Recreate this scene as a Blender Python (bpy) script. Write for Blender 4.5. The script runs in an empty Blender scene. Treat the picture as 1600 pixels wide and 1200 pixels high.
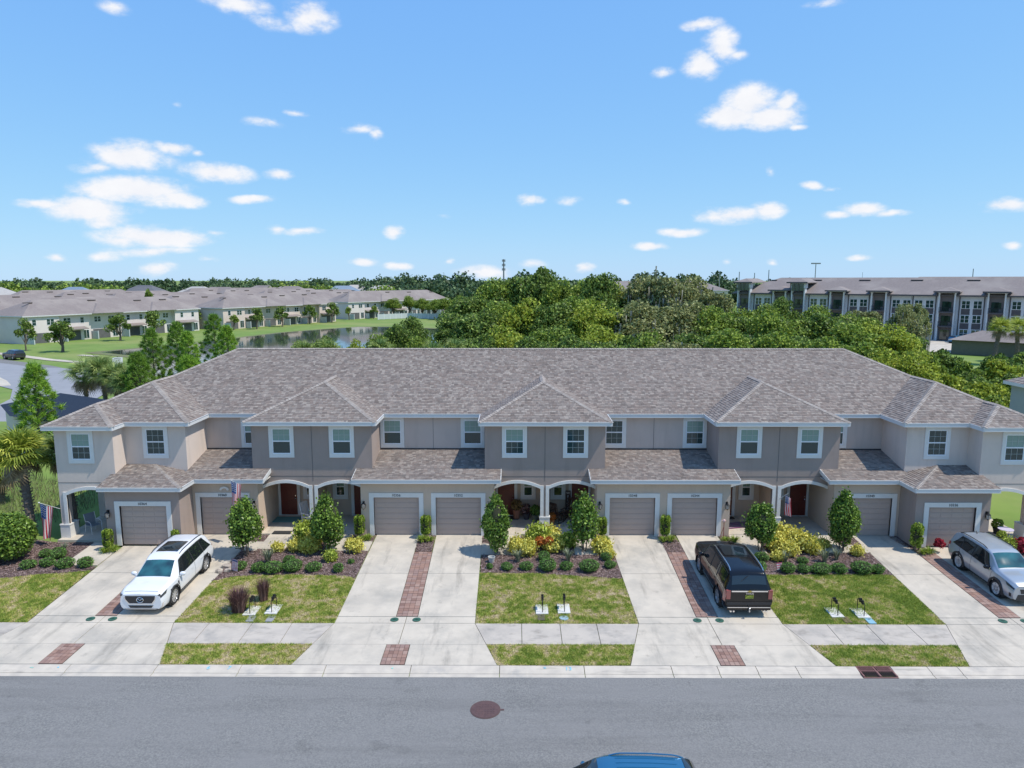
import bpy, math, random
import numpy as np
from mathutils import Vector, Matrix
random.seed(7); RNG = np.random.default_rng(7)
scene = bpy.context.scene
col = scene.collection
R = math.radians

# ---------------------------------------------------------------- camera
cd = bpy.data.cameras.new('camera'); cam = bpy.data.objects.new('camera', cd); col.objects.link(cam)
cam.location = (-1.56, 0, 13.4)
cam.rotation_euler = (R(90-8.36), 0, R(0.3))
cd.sensor_width = 36; cd.lens = 1109/1600*36; cd.clip_start = 0.5; cd.clip_end = 9000
scene.camera = cam

# ---------------------------------------------------------------- light and exposure
SUN = Vector((0.57, -0.16, 1.0)).normalized()
el = math.asin(SUN.z); az = math.atan2(SUN.x, SUN.y)
sd = bpy.data.lights.new('sun', 'SUN'); sd.energy = 3.7; sd.angle = R(0.5); sd.color = (1.0, 0.935, 0.84)
so = bpy.data.objects.new('sun', sd); col.objects.link(so)
so.rotation_euler = SUN.to_track_quat('Z', 'Y').to_euler(); so.location = (30, -10, 60)
vs = scene.view_settings
vs.view_transform = 'Standard'; vs.look = 'None'; vs.exposure = 0.25; vs.gamma = 1; vs.use_curve_mapping = False
scene.render.engine = 'CYCLES'
scene.cycles.max_bounces = 6; scene.cycles.diffuse_bounces = 3; scene.cycles.glossy_bounces = 3
scene.cycles.transparent_max_bounces = 8

world = bpy.data.worlds.new('World'); scene.world = world; world.use_nodes = True
wn = world.node_tree.nodes; wl = world.node_tree.links; wn.clear()
def W(t, **k):
    n = wn.new(t)
    for a, b in k.items(): setattr(n, a, b)
    return n
def wmath(op, a, b=None, clamp=False):
    n = W('ShaderNodeMath', operation=op); n.use_clamp = clamp
    for i, v in enumerate((a, b)):
        if v is None: continue
        if isinstance(v, (int, float)): n.inputs[i].default_value = v
        else: wl.new(v, n.inputs[i])
    return n.outputs[0]
sky = W('ShaderNodeTexSky', sky_type='NISHITA'); sky.sun_disc = False
sky.sun_elevation = el; sky.sun_rotation = az; sky.altitude = 0; sky.air_density = 1.0; sky.dust_density = 0.1; sky.ozone_density = 1.6
tc = W('ShaderNodeTexCoord'); sp = W('ShaderNodeSeparateXYZ'); wl.new(tc.outputs['Generated'], sp.inputs[0])
A = wmath('ARCTAN2', sp.outputs[0], sp.outputs[1]); E_ = wmath('ARCSINE', sp.outputs[2])
cb = W('ShaderNodeCombineXYZ'); wl.new(A, cb.inputs[0]); wl.new(E_, cb.inputs[1])
# cloud edges broken up by noise
sc = W('ShaderNodeVectorMath', operation='MULTIPLY'); sc.inputs[1].default_value = (1, 1.7, 1); wl.new(cb.outputs[0], sc.inputs[0])
n1 = W('ShaderNodeTexNoise'); n1.inputs['Scale'].default_value = 24; n1.inputs['Detail'].default_value = 7; n1.inputs['Roughness'].default_value = 0.62; wl.new(sc.outputs[0], n1.inputs['Vector'])
n2 = W('ShaderNodeTexNoise'); n2.inputs['Scale'].default_value = 9; n2.inputs['Detail'].default_value = 5; wl.new(sc.outputs[0], n2.inputs['Vector'])
dsp = W('ShaderNodeVectorMath', operation='MULTIPLY_ADD'); wl.new(n2.outputs['Color'], dsp.inputs[0]); dsp.inputs[1].default_value = (.045, .022, 0); wl.new(cb.outputs[0], dsp.inputs[2])
dof = W('ShaderNodeVectorMath', operation='SUBTRACT'); wl.new(dsp.outputs[0], dof.inputs[0]); dof.inputs[1].default_value = (.0225, .011, 0)
# clouds: azimuth, elevation (degrees), half width, half height (degrees), density
def px2dir(x, y):
    v = Vector(((x-800)/1109, 1, -(y-600)/1109)); v.normalize()
    v = cam.rotation_euler.to_matrix() @ Vector((v.x, v.z, -v.y))
    return math.atan2(v.x, v.y), math.asin(v.z)
CL = [(-33.8,22.5,1.3,.9,.5)]
CLP = [(180,12,26,10,.55),(375,12,48,14,.8),(485,28,36,20,.8),(420,35,50,10,.4),(278,163,9,5,.4),(410,194,32,7,.55),(460,176,16,5,.6),(560,196,30,9,.55),(588,208,12,10,.6),
 (205,243,62,22,.95),(268,232,28,11,.85),(150,260,35,9,.6),(305,238,10,5,.6),(340,268,52,14,.9),(438,270,22,9,.85),(210,298,78,20,1),(275,310,42,12,.9),(60,317,40,8,.8),(135,325,66,18,.95),(165,342,40,14,.7),(398,310,36,6,.65),
 (250,370,80,16,1),(190,375,30,8,.7),(235,392,60,7,.7),(165,398,30,7,.6),(240,418,32,9,.7),(92,402,16,7,.7),(430,359,14,6,.65),(465,362,32,5,.65),(340,362,16,4,.5),(325,407,14,5,.5),(617,362,15,9,.85),(572,410,20,6,.8),(622,416,22,6,.8),(760,424,40,9,.65),(708,407,9,5,.6),(830,412,20,7,.55),(910,417,16,8,.8),
 (1100,36,32,10,.75),(1130,70,26,26,.8),(1095,98,26,20,.85),(1148,82,18,9,.6),(1040,112,16,8,.6),(1165,160,44,30,1),(1200,180,52,20,1),(1140,180,46,20,1),(1225,160,17,15,.95),(1120,178,26,14,.9),(1245,197,16,6,.6),
 (1205,272,8,7,.4),(1268,293,18,7,.85),(1298,297,14,4,.5),(1150,338,58,12,.85),(1195,330,30,13,.9),(1345,328,32,10,.85),(1385,334,26,6,.7),(1305,338,18,6,.65),(1065,362,34,7,.85),(1010,386,24,7,.85),(1575,322,42,10,.75),(1590,384,12,6,.7),(1340,404,20,5,.6),(1135,405,8,4,.4),(1205,408,10,5,.5),(830,312,18,8,.7),(885,312,18,7,.45),(970,316,12,5,.45),(1290,5,34,6,.4),(690,340,14,4,.3)]
mx = None
ells = []
for x, y, rx, ry, d in CLP:
    a, e = px2dir(x, y); a2, e2 = px2dir(x+rx, y); a3, e3 = px2dir(x, y-ry)
    ells.append((a, e, abs(a2-a), max(abs(e3-e), .002), d))
rr = random.Random(3)
for i in range(30):           # the same scattered cumulus goes on all round
    a = rr.uniform(.75, 2*math.pi-.75); a = a if a < math.pi else a-2*math.pi
    e = rr.uniform(.02, .75); w = rr.uniform(.02, .07)*(1+e)
    ells.append((a, e, w, w*rr.uniform(.22, .5), rr.uniform(.6, 1)))
for a, e, ra, re, d in ells:
    s = W('ShaderNodeVectorMath', operation='SUBTRACT'); wl.new(dof.outputs[0], s.inputs[0]); s.inputs[1].default_value = (a, e, 0)
    m = W('ShaderNodeVectorMath', operation='MULTIPLY'); wl.new(s.outputs[0], m.inputs[0]); m.inputs[1].default_value = (.66/ra, .64/re, 0)
    l = W('ShaderNodeVectorMath', operation='LENGTH'); wl.new(m.outputs[0], l.inputs[0])
    v = wmath('MULTIPLY', wmath('SUBTRACT', 1.0, l.outputs['Value'], True), d*1.25)
    mx = v if mx is None else wmath('MAXIMUM', mx, v)
nz = wmath('MULTIPLY', wmath('SUBTRACT', n1.outputs['Fac'], .52), 2.6)
dens = wmath('ADD', wmath('MULTIPLY', mx, 1.15), wmath('MULTIPLY', nz, wmath('MINIMUM', wmath('MULTIPLY', mx, 2.2), .75)))
mr = W('ShaderNodeMapRange'); mr.interpolation_type = 'SMOOTHSTEP'; mr.inputs['From Min'].default_value = .06; mr.inputs['From Max'].default_value = .95; wl.new(dens, mr.inputs['Value'])
mixc = W('ShaderNodeMix', data_type='RGBA'); wl.new(mr.outputs[0], mixc.inputs['Factor'])
# the camera's colour response: the sky's own gradient, compressed per channel
ss = W('ShaderNodeSeparateColor'); wl.new(sky.outputs[0], ss.inputs[0]); sc2 = W('ShaderNodeCombineColor')
for ch, (pw_, k_) in enumerate(((.54, .93), (.40, 1.84), (.10, 4.55))):
    wl.new(wmath('MULTIPLY', wmath('POWER', ss.outputs[ch], pw_), k_), sc2.inputs[ch])
wl.new(sc2.outputs[0], mixc.inputs['A'])
shade = W('ShaderNodeMix', data_type='RGBA'); wl.new(n1.outputs['Fac'], shade.inputs['Factor']); shade.inputs['A'].default_value = (4.6, 4.75, 5.2, 1); shade.inputs['B'].default_value = (5.7, 5.7, 5.75, 1)
wl.new(shade.outputs['Result'], mixc.inputs['B'])
bg = W('ShaderNodeBackground'); bg.inputs['Strength'].default_value = 0.15; wl.new(mixc.outputs['Result'], bg.inputs['Color'])
wo = W('ShaderNodeOutputWorld'); wl.new(bg.outputs[0], wo.inputs[0])
world.cycles.sampling_method = 'MANUAL'; world.cycles.sample_map_resolution = 512

# ---------------------------------------------------------------- materials
MATS = {}
def mat(name, c1, c2=None, scale=4, rough=.8, bump=0, bscale=None, island=0, metal=0, spec=.5, trans=0, detail=6, c3=None, scale3=.3, coat=0, stretch=None, isl_cols=None, c3lo=.45, c3hi=.62):
    if name in MATS: return MATS[name]
    m = bpy.data.materials.new(name); m.use_nodes = True
    N = m.node_tree.nodes; L = m.node_tree.links
    b = N['Principled BSDF']; b.inputs['Roughness'].default_value = rough; b.inputs['Metallic'].default_value = metal
    b.inputs['Specular IOR Level'].default_value = spec
    if coat: b.inputs['Coat Weight'].default_value = coat; b.inputs['Coat Roughness'].default_value = .05
    t = N.new('ShaderNodeTexCoord'); vec = t.outputs['Object']
    if stretch:
        mp = N.new('ShaderNodeMapping'); mp.inputs['Scale'].default_value = stretch; L.new(vec, mp.inputs[0]); vec = mp.outputs[0]
    c = None
    if isl_cols:
        g = N.new('ShaderNodeNewGeometry'); r = N.new('ShaderNodeValToRGB'); L.new(g.outputs['Random Per Island'], r.inputs[0])
        el_ = r.color_ramp.elements
        while len(el_) < len(isl_cols): el_.new(.5)
        for i, cc in enumerate(isl_cols): el_[i].position = i/(len(isl_cols)-1); el_[i].color = (*cc, 1)
        c = r.outputs[0]
    if c2 is not None:
        n = N.new('ShaderNodeTexNoise'); n.inputs['Scale'].default_value = scale; n.inputs['Detail'].default_value = detail; L.new(vec, n.inputs['Vector'])
        mr = N.new('ShaderNodeMapRange'); mr.inputs['From Min'].default_value = .32; mr.inputs['From Max'].default_value = .68; L.new(n.outputs['Fac'], mr.inputs[0])
        x = N.new('ShaderNodeMix'); x.data_type = 'RGBA'; x.inputs['A'].default_value = (*c1, 1); x.inputs['B'].default_value = (*c2, 1); L.new(mr.outputs[0], x.inputs['Factor'])
        if c is None: c = x.outputs['Result']
        else:
            y = N.new('ShaderNodeMix'); y.data_type = 'RGBA'; y.inputs['Factor'].default_value = .45; L.new(c, y.inputs['A']); L.new(x.outputs['Result'], y.inputs['B']); c = y.outputs['Result']
    if c3 is not None:
        n3 = N.new('ShaderNodeTexNoise'); n3.inputs['Scale'].default_value = scale3; n3.inputs['Detail'].default_value = 5; n3.inputs['Roughness'].default_value = .65; L.new(vec, n3.inputs['Vector'])
        m3 = N.new('ShaderNodeMapRange'); m3.inputs['From Min'].default_value = c3lo; m3.inputs['From Max'].default_value = c3hi; L.new(n3.outputs['Fac'], m3.inputs[0])
        x3 = N.new('ShaderNodeMix'); x3.data_type = 'RGBA'; L.new(m3.outputs[0], x3.inputs['Factor'])
        if c is None: x3.inputs['A'].default_value = (*c1, 1)
        else: L.new(c, x3.inputs['A'])
        x3.inputs['B'].default_value = (*c3, 1); c = x3.outputs['Result']
    if island:
        g = N.new('ShaderNodeNewGeometry'); ml = N.new('ShaderNodeMapRange'); ml.inputs['To Min'].default_value = 1-island; ml.inputs['To Max'].default_value = 1+island
        L.new(g.outputs['Random Per Island'], ml.inputs[0])
        h = N.new('ShaderNodeVectorMath'); h.operation = 'SCALE'
        if c is None: h.inputs[0].default_value = c1
        else: L.new(c, h.inputs[0])
        L.new(ml.outputs[0], h.inputs['Scale']); c = h.outputs[0]
    if c is None: b.inputs['Base Color'].default_value = (*c1, 1)
    else: L.new(c, b.inputs['Base Color'])
    if bump:
        nb = N.new('ShaderNodeTexNoise'); nb.inputs['Scale'].default_value = bscale or scale*6; nb.inputs['Detail'].default_value = 4; L.new(vec, nb.inputs['Vector'])
        bp = N.new('ShaderNodeBump'); bp.inputs['Strength'].default_value = bump; bp.inputs['Distance'].default_value = .02; L.new(nb.outputs['Fac'], bp.inputs['Height']); L.new(bp.outputs[0], b.inputs['Normal'])
    if trans:
        tr = N.new('ShaderNodeBsdfTranslucent'); ms = N.new('ShaderNodeMixShader'); ms.inputs[0].default_value = trans
        if c is None: tr.inputs[0].default_value = (*c1, 1)
        else:
            L.new(c, tr.inputs[0])
        out = N['Material Output']; L.new(b.outputs[0], ms.inputs[1]); L.new(tr.outputs[0], ms.inputs[2]); L.new(ms.outputs[0], out.inputs[0])
    MATS[name] = m
    return m
def leafmat(name, c, v=.45, trans=.3, c2=None, rough=.55):
    k = [tuple(x*(1-v) for x in c), c, tuple(min(1, x*(1+v)) for x in (c2 or c))]
    return mat(name, c, isl_cols=k, rough=rough, trans=trans, spec=.35)

M_conc = mat('concrete', (.57,.505,.41), (.49,.435,.355), 1.3, .85, .15, 60, c3=(.34,.315,.27), scale3=.6, c3lo=.47, c3hi=.80)
M_conc2 = mat('weathered concrete', (.50,.445,.375), (.43,.385,.33), 1.6, .88, .15, 60, c3=(.30,.28,.25), scale3=.9, c3lo=.5, c3hi=.75)
M_curb = mat('curb concrete', (.57,.505,.415), (.46,.41,.345), 2.2, .85, .15, 60, c3=(.30,.29,.27), scale3=.7, c3lo=.58, c3hi=.8)
M_joint = mat('joint dirt', (.07,.06,.05))
M_asph = mat('asphalt', (.245,.24,.222), (.13,.13,.128), 20, .9, .4, 60, c3=(.205,.20,.192), scale3=.45, c3lo=.3, c3hi=.8, detail=3)
M_paver = mat('clay paver', (.3,.19,.15), rough=.85, isl_cols=[(.20,.115,.09),(.31,.185,.14),(.26,.17,.145),(.36,.24,.19)], bump=.2, bscale=80)
M_dirt = mat('mulch soil', (.10,.065,.05), (.16,.11,.09), 6, .95, .5, 40)
M_mulch = mat('mulch chips', (.2,.14,.12), rough=.9, isl_cols=[(.07,.04,.035),(.17,.11,.10),(.26,.18,.17),(.40,.30,.27)])
M_soilgrass = mat('lawn ground', (.25,.26,.065), (.34,.30,.13), 3.5, .95, .5, 60, c3=(.46,.36,.23), scale3=1.6, c3lo=.5, c3hi=.66)
M_lawnf = mat('meadow', (.17,.255,.045), (.13,.205,.035), .25, .95, .4, 20, c3=(.22,.26,.07), scale3=.05)
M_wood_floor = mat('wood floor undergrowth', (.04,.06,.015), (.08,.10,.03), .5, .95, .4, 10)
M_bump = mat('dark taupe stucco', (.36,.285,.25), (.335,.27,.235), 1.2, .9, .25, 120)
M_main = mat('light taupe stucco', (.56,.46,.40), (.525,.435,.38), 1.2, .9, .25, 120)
M_tan = mat('tan stucco', (.60,.47,.36), (.56,.44,.34), 1.2, .9, .25, 120)
M_end = mat('end stucco', (.67,.565,.49), (.635,.54,.47), 1.2, .9, .25, 120)
M_trim = mat('white stucco trim', (.74,.72,.68), (.69,.675,.64), 3, .8, .1, 100)
M_fascia = mat('white fascia', (.66,.66,.65), rough=.45)
M_soffit = mat('soffit', (.72,.70,.67), rough=.7)
M_shing = mat('roof shingle', (.2,.17,.16), rough=.92, isl_cols=[(.145,.119,.104),(.228,.181,.154),(.17,.144,.128),(.29,.25,.218),(.208,.177,.158),(.245,.198,.170),(.325,.283,.246)], bump=.3, bscale=70)
M_deck = mat('roof underlay', (.10,.09,.09), rough=.95)
M_cap = mat('sunlit ridge cap shingle', (.3,.26,.23), rough=.92, isl_cols=[(.25,.215,.19),(.31,.27,.24),(.36,.32,.285)])  # lighter than the roof shingles: sunlight on the hips put into the colour
M_munt = mat('muntin bars behind glass', (.42,.46,.44), rough=.5)
M_vinyl = mat('white vinyl frame', (.80,.81,.82), rough=.4)
M_gdoor = mat('garage door paint', (.46,.355,.30), (.44,.34,.29), 2, .55)
M_door = mat('red brown door paint', (.16,.030,.020), (.13,.025,.018), 3, .4)
M_iron = mat('black metal', (.02,.02,.022), rough=.45, metal=.3)
M_wht = mat('white metal', (.75,.75,.74), rough=.4)
def glassmat(name, c, rough=.08):
    return mat(name, c, rough=rough, spec=.8, metal=0, coat=.6)
M_glass = glassmat('window glass', (.015,.045,.042))
M_blind = mat('blinds behind glass', (.22,.33,.28), rough=.15, spec=.7, stretch=(1,1,1), coat=.5)
M_dkglass = glassmat('car glass', (.012,.016,.018), .03)
M_windsh = mat('windshield glass', (.012,.035,.04), (.03,.13,.135), 1.6, .03, spec=.8, coat=.7, detail=2)
M_tyre = mat('tyre rubber', (.022,.022,.023), rough=.8)
M_rim = mat('alloy rim', (.62,.63,.65), rough=.28, metal=.85)
M_plast = mat('black plastic', (.028,.028,.03), rough=.55)
M_chrome = mat('chrome', (.8,.8,.82), rough=.12, metal=1)
M_red = mat('tail lamp red', (.35,.01,.01), rough=.15, coat=.8)
M_lampclear = mat('head lamp lens', (.06,.065,.075), rough=.08, coat=1)
M_bark = mat('bark', (.11,.085,.065), (.17,.14,.11), 6, .95, .6, 25)
M_palmtrunk = mat('palm trunk', (.20,.165,.135), (.12,.095,.08), 9, .95, .8, 25)
M_water = mat('pond water', (.025,.04,.038), (.035,.052,.045), .05, .06, .12, 1.5, spec=.6)
M_roofdk = mat('far roof shingles', (.235,.20,.185), (.20,.17,.16), 2.5, .95, 0, c3=(.27,.235,.215), scale3=.15)
M_white = mat('far white siding', (.70,.63,.60), (.65,.585,.56), .6, .8)
M_greyw = mat('far grey siding', (.38,.375,.37), (.35,.35,.35), .6, .8)
M_cream = mat('far beige siding', (.68,.57,.50), (.62,.52,.46), .6, .8)

def stains(m, stretch, lo, hi, amt, seed=0, scale=1.0):
    """dark wear: rubber and water marks drawn out along the direction of travel"""
    N = m.node_tree.nodes; L = m.node_tree.links; b = N['Principled BSDF']; src = b.inputs['Base Color'].links[0].from_socket
    t = N.new('ShaderNodeTexCoord'); mp = N.new('ShaderNodeMapping'); mp.inputs['Scale'].default_value = stretch; mp.inputs['Location'].default_value = (seed, seed*2, 0); L.new(t.outputs['Object'], mp.inputs[0])
    n = N.new('ShaderNodeTexNoise'); n.inputs['Scale'].default_value = scale; n.inputs['Detail'].default_value = 7; n.inputs['Roughness'].default_value = .68; L.new(mp.outputs[0], n.inputs['Vector'])
    r = N.new('ShaderNodeMapRange'); r.inputs['From Min'].default_value = lo; r.inputs['From Max'].default_value = hi; r.inputs['To Min'].default_value = 1; r.inputs['To Max'].default_value = 1-amt; L.new(n.outputs['Fac'], r.inputs[0])
    v = N.new('ShaderNodeVectorMath'); v.operation = 'SCALE'; L.new(src, v.inputs[0]); L.new(r.outputs[0], v.inputs['Scale']); L.new(v.outputs[0], b.inputs['Base Color'])
stains(M_conc, (1.6, .22, 1), .54, .74, .42, 3); stains(M_conc, (2.2, 2.2, 1), .60, .72, .25, 9)
stains(M_conc2, (1.2, 2.5, 1), .52, .75, .40, 5); stains(M_curb, (.5, 5, 1), .56, .72, .45, 7)
stains(M_asph, (.12, 1.3, 1), .48, .75, .22, 2); stains(M_asph, (.5, .5, 1), .60, .66, .16, 11); stains(M_asph, (1.5, 1.5, 1), .66, .70, .22, 4)
for m_ in (M_bump, M_main, M_tan, M_end): stains(m_, (1.8, 1.8, .25), .50, .80, .16, 6)
# ---------------------------------------------------------------- mesh helpers
class MB:
    def __init__(s): s.v = []; s.f = []; s.mi = []; s.m = 0
    def add(s, vs_, fs, m=None):
        o = len(s.v); s.v += [tuple(p) for p in vs_]
        for f in fs: s.f.append([o+i for i in f]); s.mi.append(s.m if m is None else m)
    def box(s, x0, x1, y0, y1, z0, z1, m=None):
        s.add([(x0,y0,z0),(x1,y0,z0),(x1,y1,z0),(x0,y1,z0),(x0,y0,z1),(x1,y0,z1),(x1,y1,z1),(x0,y1,z1)],
              [(0,3,2,1),(4,5,6,7),(0,1,5,4),(1,2,6,5),(2,3,7,6),(3,0,4,7)], m); return s
    def obox(s, c, ax, ay, az_, hx, hy, hz, m=None):      # oriented box
        c = Vector(c); ps = []
        for sx, sy, sz in ((-1,-1,-1),(1,-1,-1),(1,1,-1),(-1,1,-1),(-1,-1,1),(1,-1,1),(1,1,1),(-1,1,1)):
            ps.append(c + Vector(ax)*hx*sx + Vector(ay)*hy*sy + Vector(az_)*hz*sz)
        s.add(ps, [(0,3,2,1),(4,5,6,7),(0,1,5,4),(1,2,6,5),(2,3,7,6),(3,0,4,7)], m); return s
    def prism_y(s, poly, y0, y1, m=None):                  # polygon in x,z extruded along y
        n = len(poly); vs_ = [(p[0],y0,p[1]) for p in poly] + [(p[0],y1,p[1]) for p in poly]
        a = sum(poly[i][0]*poly[(i+1)%n][1]-poly[(i+1)%n][0]*poly[i][1] for i in range(n))
        fs = [list(range(n)), list(range(2*n-1, n-1, -1))] + [(i, i+n, (i+1)%n+n, (i+1)%n) for i in range(n)]
        if a < 0: fs = [f[::-1] for f in fs]
        s.add(vs_, fs, m); return s
    def prism_z(s, poly, z0, z1, m=None):                  # polygon in x,y; z0,z1 numbers or functions
        n = len(poly); f0 = z0 if callable(z0) else (lambda x, y: z0); f1 = z1 if callable(z1) else (lambda x, y: z1)
        a = sum(poly[i][0]*poly[(i+1)%n][1]-poly[(i+1)%n][0]*poly[i][1] for i in range(n))
        if a < 0: poly = poly[::-1]
        vs_ = [(p[0],p[1],f0(*p)) for p in poly] + [(p[0],p[1],f1(*p)) for p in poly]
        s.add(vs_, [list(range(n))[::-1], list(range(n, 2*n))] + [(i, (i+1)%n, (i+1)%n+n, i+n) for i in range(n)], m); return s
    def tube(s, pts, r, n=8, m=None, cap=True):
        pts = [Vector(p) for p in pts]; rs = r if isinstance(r, (list, tuple)) else [r]*len(pts)
        o = len(s.v); rings = []
        for i, p in enumerate(pts):
            d = (pts[min(i+1, len(pts)-1)] - pts[max(i-1, 0)]).normalized()
            a = d.cross(Vector((0,0,1)) if abs(d.z) < .9 else Vector((1,0,0))).normalized(); b = d.cross(a)
            for k in range(n):
                t = 2*math.pi*k/n; s.v.append(tuple(p + (a*math.cos(t)+b*math.sin(t))*rs[i]))
        mm = s.m if m is None else m
        for i in range(len(pts)-1):
            for k in range(n):
                s.f.append([o+i*n+k, o+i*n+(k+1)%n, o+(i+1)*n+(k+1)%n, o+(i+1)*n+k]); s.mi.append(mm)
        if cap:
            s.f.append([o+k for k in range(n)][::-1]); s.mi.append(mm)
            s.f.append([o+(len(pts)-1)*n+k for k in range(n)]); s.mi.append(mm)
        return s
    def disc(s, c, r, n=20, z=None, m=None, sx=1):
        s.add([(c[0]+r*sx*math.cos(2*math.pi*k/n), c[1]+r*math.sin(2*math.pi*k/n), c[2]) for k in range(n)], [list(range(n))], m); return s
    def ell(s, c, r, nu=12, nv=8, m=None):
        o = len(s.v); mm = s.m if m is None else m
        for j in range(nv+1):
            t = math.pi*j/nv
            for i in range(nu):
                p = 2*math.pi*i/nu; s.v.append((c[0]+r[0]*math.sin(t)*math.cos(p), c[1]+r[1]*math.sin(t)*math.sin(p), c[2]+r[2]*math.cos(t)))
        for j in range(nv):
            for i in range(nu):
                s.f.append([o+j*nu+i, o+(j+1)*nu+i, o+(j+1)*nu+(i+1)%nu, o+j*nu+(i+1)%nu]); s.mi.append(mm)
        return s
    def build(s, name, mats, parent=None, smooth=False, **tags):
        me = bpy.data.meshes.new(name); me.from_pydata(s.v, [], s.f); 
        if not isinstance(mats, (list, tuple)): mats = [mats]
        for m_ in mats: me.materials.append(m_)
        if len(mats) > 1: me.polygons.foreach_set('material_index', s.mi)
        if smooth: me.polygons.foreach_set('use_smooth', [True]*len(me.polygons))
        me.update()
        return link(me, name, parent, **tags)
CH = {}
def link(me, name, parent=None, **tags):
    o = bpy.data.objects.new(name, me); col.objects.link(o)
    if parent is not None: o.parent = parent; CH.setdefault(parent.name, []).append(o)
    return tag(o, **tags)
def tag(o, label=None, cat=None, group=None, kind=None):
    if label: o['label'] = label
    if cat: o['category'] = cat
    if group: o['group'] = group
    if kind: o['kind'] = kind
    return o
def thing(name, loc, label=None, cat=None, group=None, rz=0, kind=None, parent=None):
    o = bpy.data.objects.new(name, None); o.empty_display_size = .2; col.objects.link(o)
    o.location = loc; o.rotation_euler = (0, 0, rz)
    if parent: o.parent = parent; CH.setdefault(parent.name, []).append(o)
    return tag(o, label, cat, group, kind)
def copy_tree(src, loc=None, rz=None, label=None, parent=None, scale=None):
    def cp(o, par):
        c = o.copy(); col.objects.link(c); c.parent = par
        if par is not None: CH.setdefault(par.name, []).append(c)
        for k in CH.get(o.name, []): cp(k, c)
        return c
    c = cp(src, parent)
    if loc is not None: c.location = loc
    if rz is not None: c.rotation_euler.z = rz
    if scale is not None: c.scale = scale if isinstance(scale, (tuple, list)) else (scale,)*3
    if label: c['label'] = label
    return c
GY = [-500,22.4,23.3,24.0,25.6,27.1,35.9,60,70,9000]
GZ = [-.62,-.62,-.54,-.48,-.45,-.42,0,0,-.5,-.5]
def g(y): return float(np.interp(y, GY, GZ))
ORD = ['first','second','third','fourth','fifth','sixth','seventh','eighth','ninth','tenth','eleventh','twelfth','thirteenth','fourteenth','fifteenth','sixteenth','seventeenth','eighteenth','nineteenth','twentieth','twenty-first','twenty-second','twenty-third','twenty-fourth']

def quads(name, P, U, V, mats, parent=None, tri=False, **tags):
    """many small leaf faces: centres P, half vectors U, V (N,3 arrays)"""
    n = len(P)
    if tri: pts = np.stack([P-U, P+U, P+V], 1); k = 3
    else: pts = np.stack([P-U*.55-V, P+U*.55-V*.6, P+U*.35+V, P-U*.75+V*.5], 1); k = 4
    me = bpy.data.meshes.new(name)
    me.vertices.add(n*k); me.vertices.foreach_set('co', pts.reshape(-1).astype(np.float32))
    me.loops.add(n*k); me.loops.foreach_set('vertex_index', np.arange(n*k, dtype=np.int32))
    me.polygons.add(n); me.polygons.foreach_set('loop_start', np.arange(0, n*k, k, dtype=np.int32))
    try: me.polygons.foreach_set('loop_total', np.full(n, k, dtype=np.int32))
    except Exception: pass
    me.materials.append(mats); me.update(); me.validate()
    return link(me, name, parent, **tags)
def rnd_dirs(n, up=0):
    d = RNG.normal(size=(n, 3)); d[:, 2] += up; return d/np.linalg.norm(d, axis=1)[:, None]
def leaf_frames(n, size, normal=None, flat=.0, var=.35):
    N = rnd_dirs(n)
    if normal is not None: N = N*(1-flat) + normal*flat; N /= np.linalg.norm(N, axis=1)[:, None]
    T = rnd_dirs(n); T -= N*(T*N).sum(1)[:, None]; T /= np.linalg.norm(T, axis=1)[:, None]+1e-9
    B = np.cross(N, T); s = size*(1+RNG.uniform(-var, var, n))[:, None]
    return T*s*.5, B*s*.5
# ================================================================ GROUND
mb = MB()
xs = [-6000,-600,-60,60,600,6000]; ys = [-900,-60,10,22.4,23.3,24,25.6,27.1,35.9,60,70,200,800,9000]
dz = .045
for j, y in enumerate(ys):
    for x in xs: mb.v.append((x, y, g(y)-dz))
nx = len(xs)
for j in range(len(ys)-1):
    for i in range(nx-1): mb.f.append([j*nx+i, j*nx+i+1, (j+1)*nx+i+1, (j+1)*nx+i]); mb.mi.append(0)
mb.build('ground', M_lawnf, kind='structure')
m = MB(); zr = -.62
m.add([(-90,-30,zr),(90,-30,zr),(90,22.2,zr),(90,23.385,-.548),(-90,23.385,-.548),(-90,22.2,zr)], [(0,1,2,5),(5,2,3,4)]); m.build('road', M_asph, kind='structure')

def slab(name, poly, parent, mat_, th=.0, lift=.012, kind=None, thick=.12):
    f1 = lambda x, y: g(y)+lift+th
    b = MB()
    # split at slope breaks is unnecessary: each slab lies within one slope
    b.prism_z(poly, lambda x, y: g(y)-thick, f1)
    return b.build(name, mat_, parent, **({'kind': kind} if kind else {}))
G_ = .012
# curb: sections with joints
curb = thing('curb', (0,0,0), kind='structure')
jb = [-36,-33,-30,-27,-24,-21,-19.61-1.2,-17.74,-14.55,-11.5,-8.43,-5.34,-2.13,.92,4.07,5.74,7.13,8.57,10.76]
jb2 = [12.0,13.32,14.41,17.5,20.5,23.5,26.5,29.5,33,36]
prof = [(23.37,-.70),(23.37,-.545),(23.565,-.537),(23.572,-.56),(23.588,-.56),(23.595,-.535),(23.68,-.50),(23.98,-.462),(24.03,-.47),(24.03,-.70)]
def curbsec(x0, x1):
    b = MB(); n = len(prof); x0 += G_; x1 -= G_
    b.add([(x0, y, z) for y, z in prof] + [(x1, y, z) for y, z in prof],
          [list(range(n)), list(range(2*n-1, n-1, -1))] + [(i, i+n, (i+1)%n+n, (i+1)%n) for i in range(n)])
    b.build('curb_section', M_curb, curb)
for a in (jb, jb2):
    for i in range(len(a)-1): curbsec(a[i], a[i+1])
b = MB()
b.box(-90,90,23.38,24.05,-.8,-.58); b.build('curb_bed', M_joint, curb)
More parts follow.
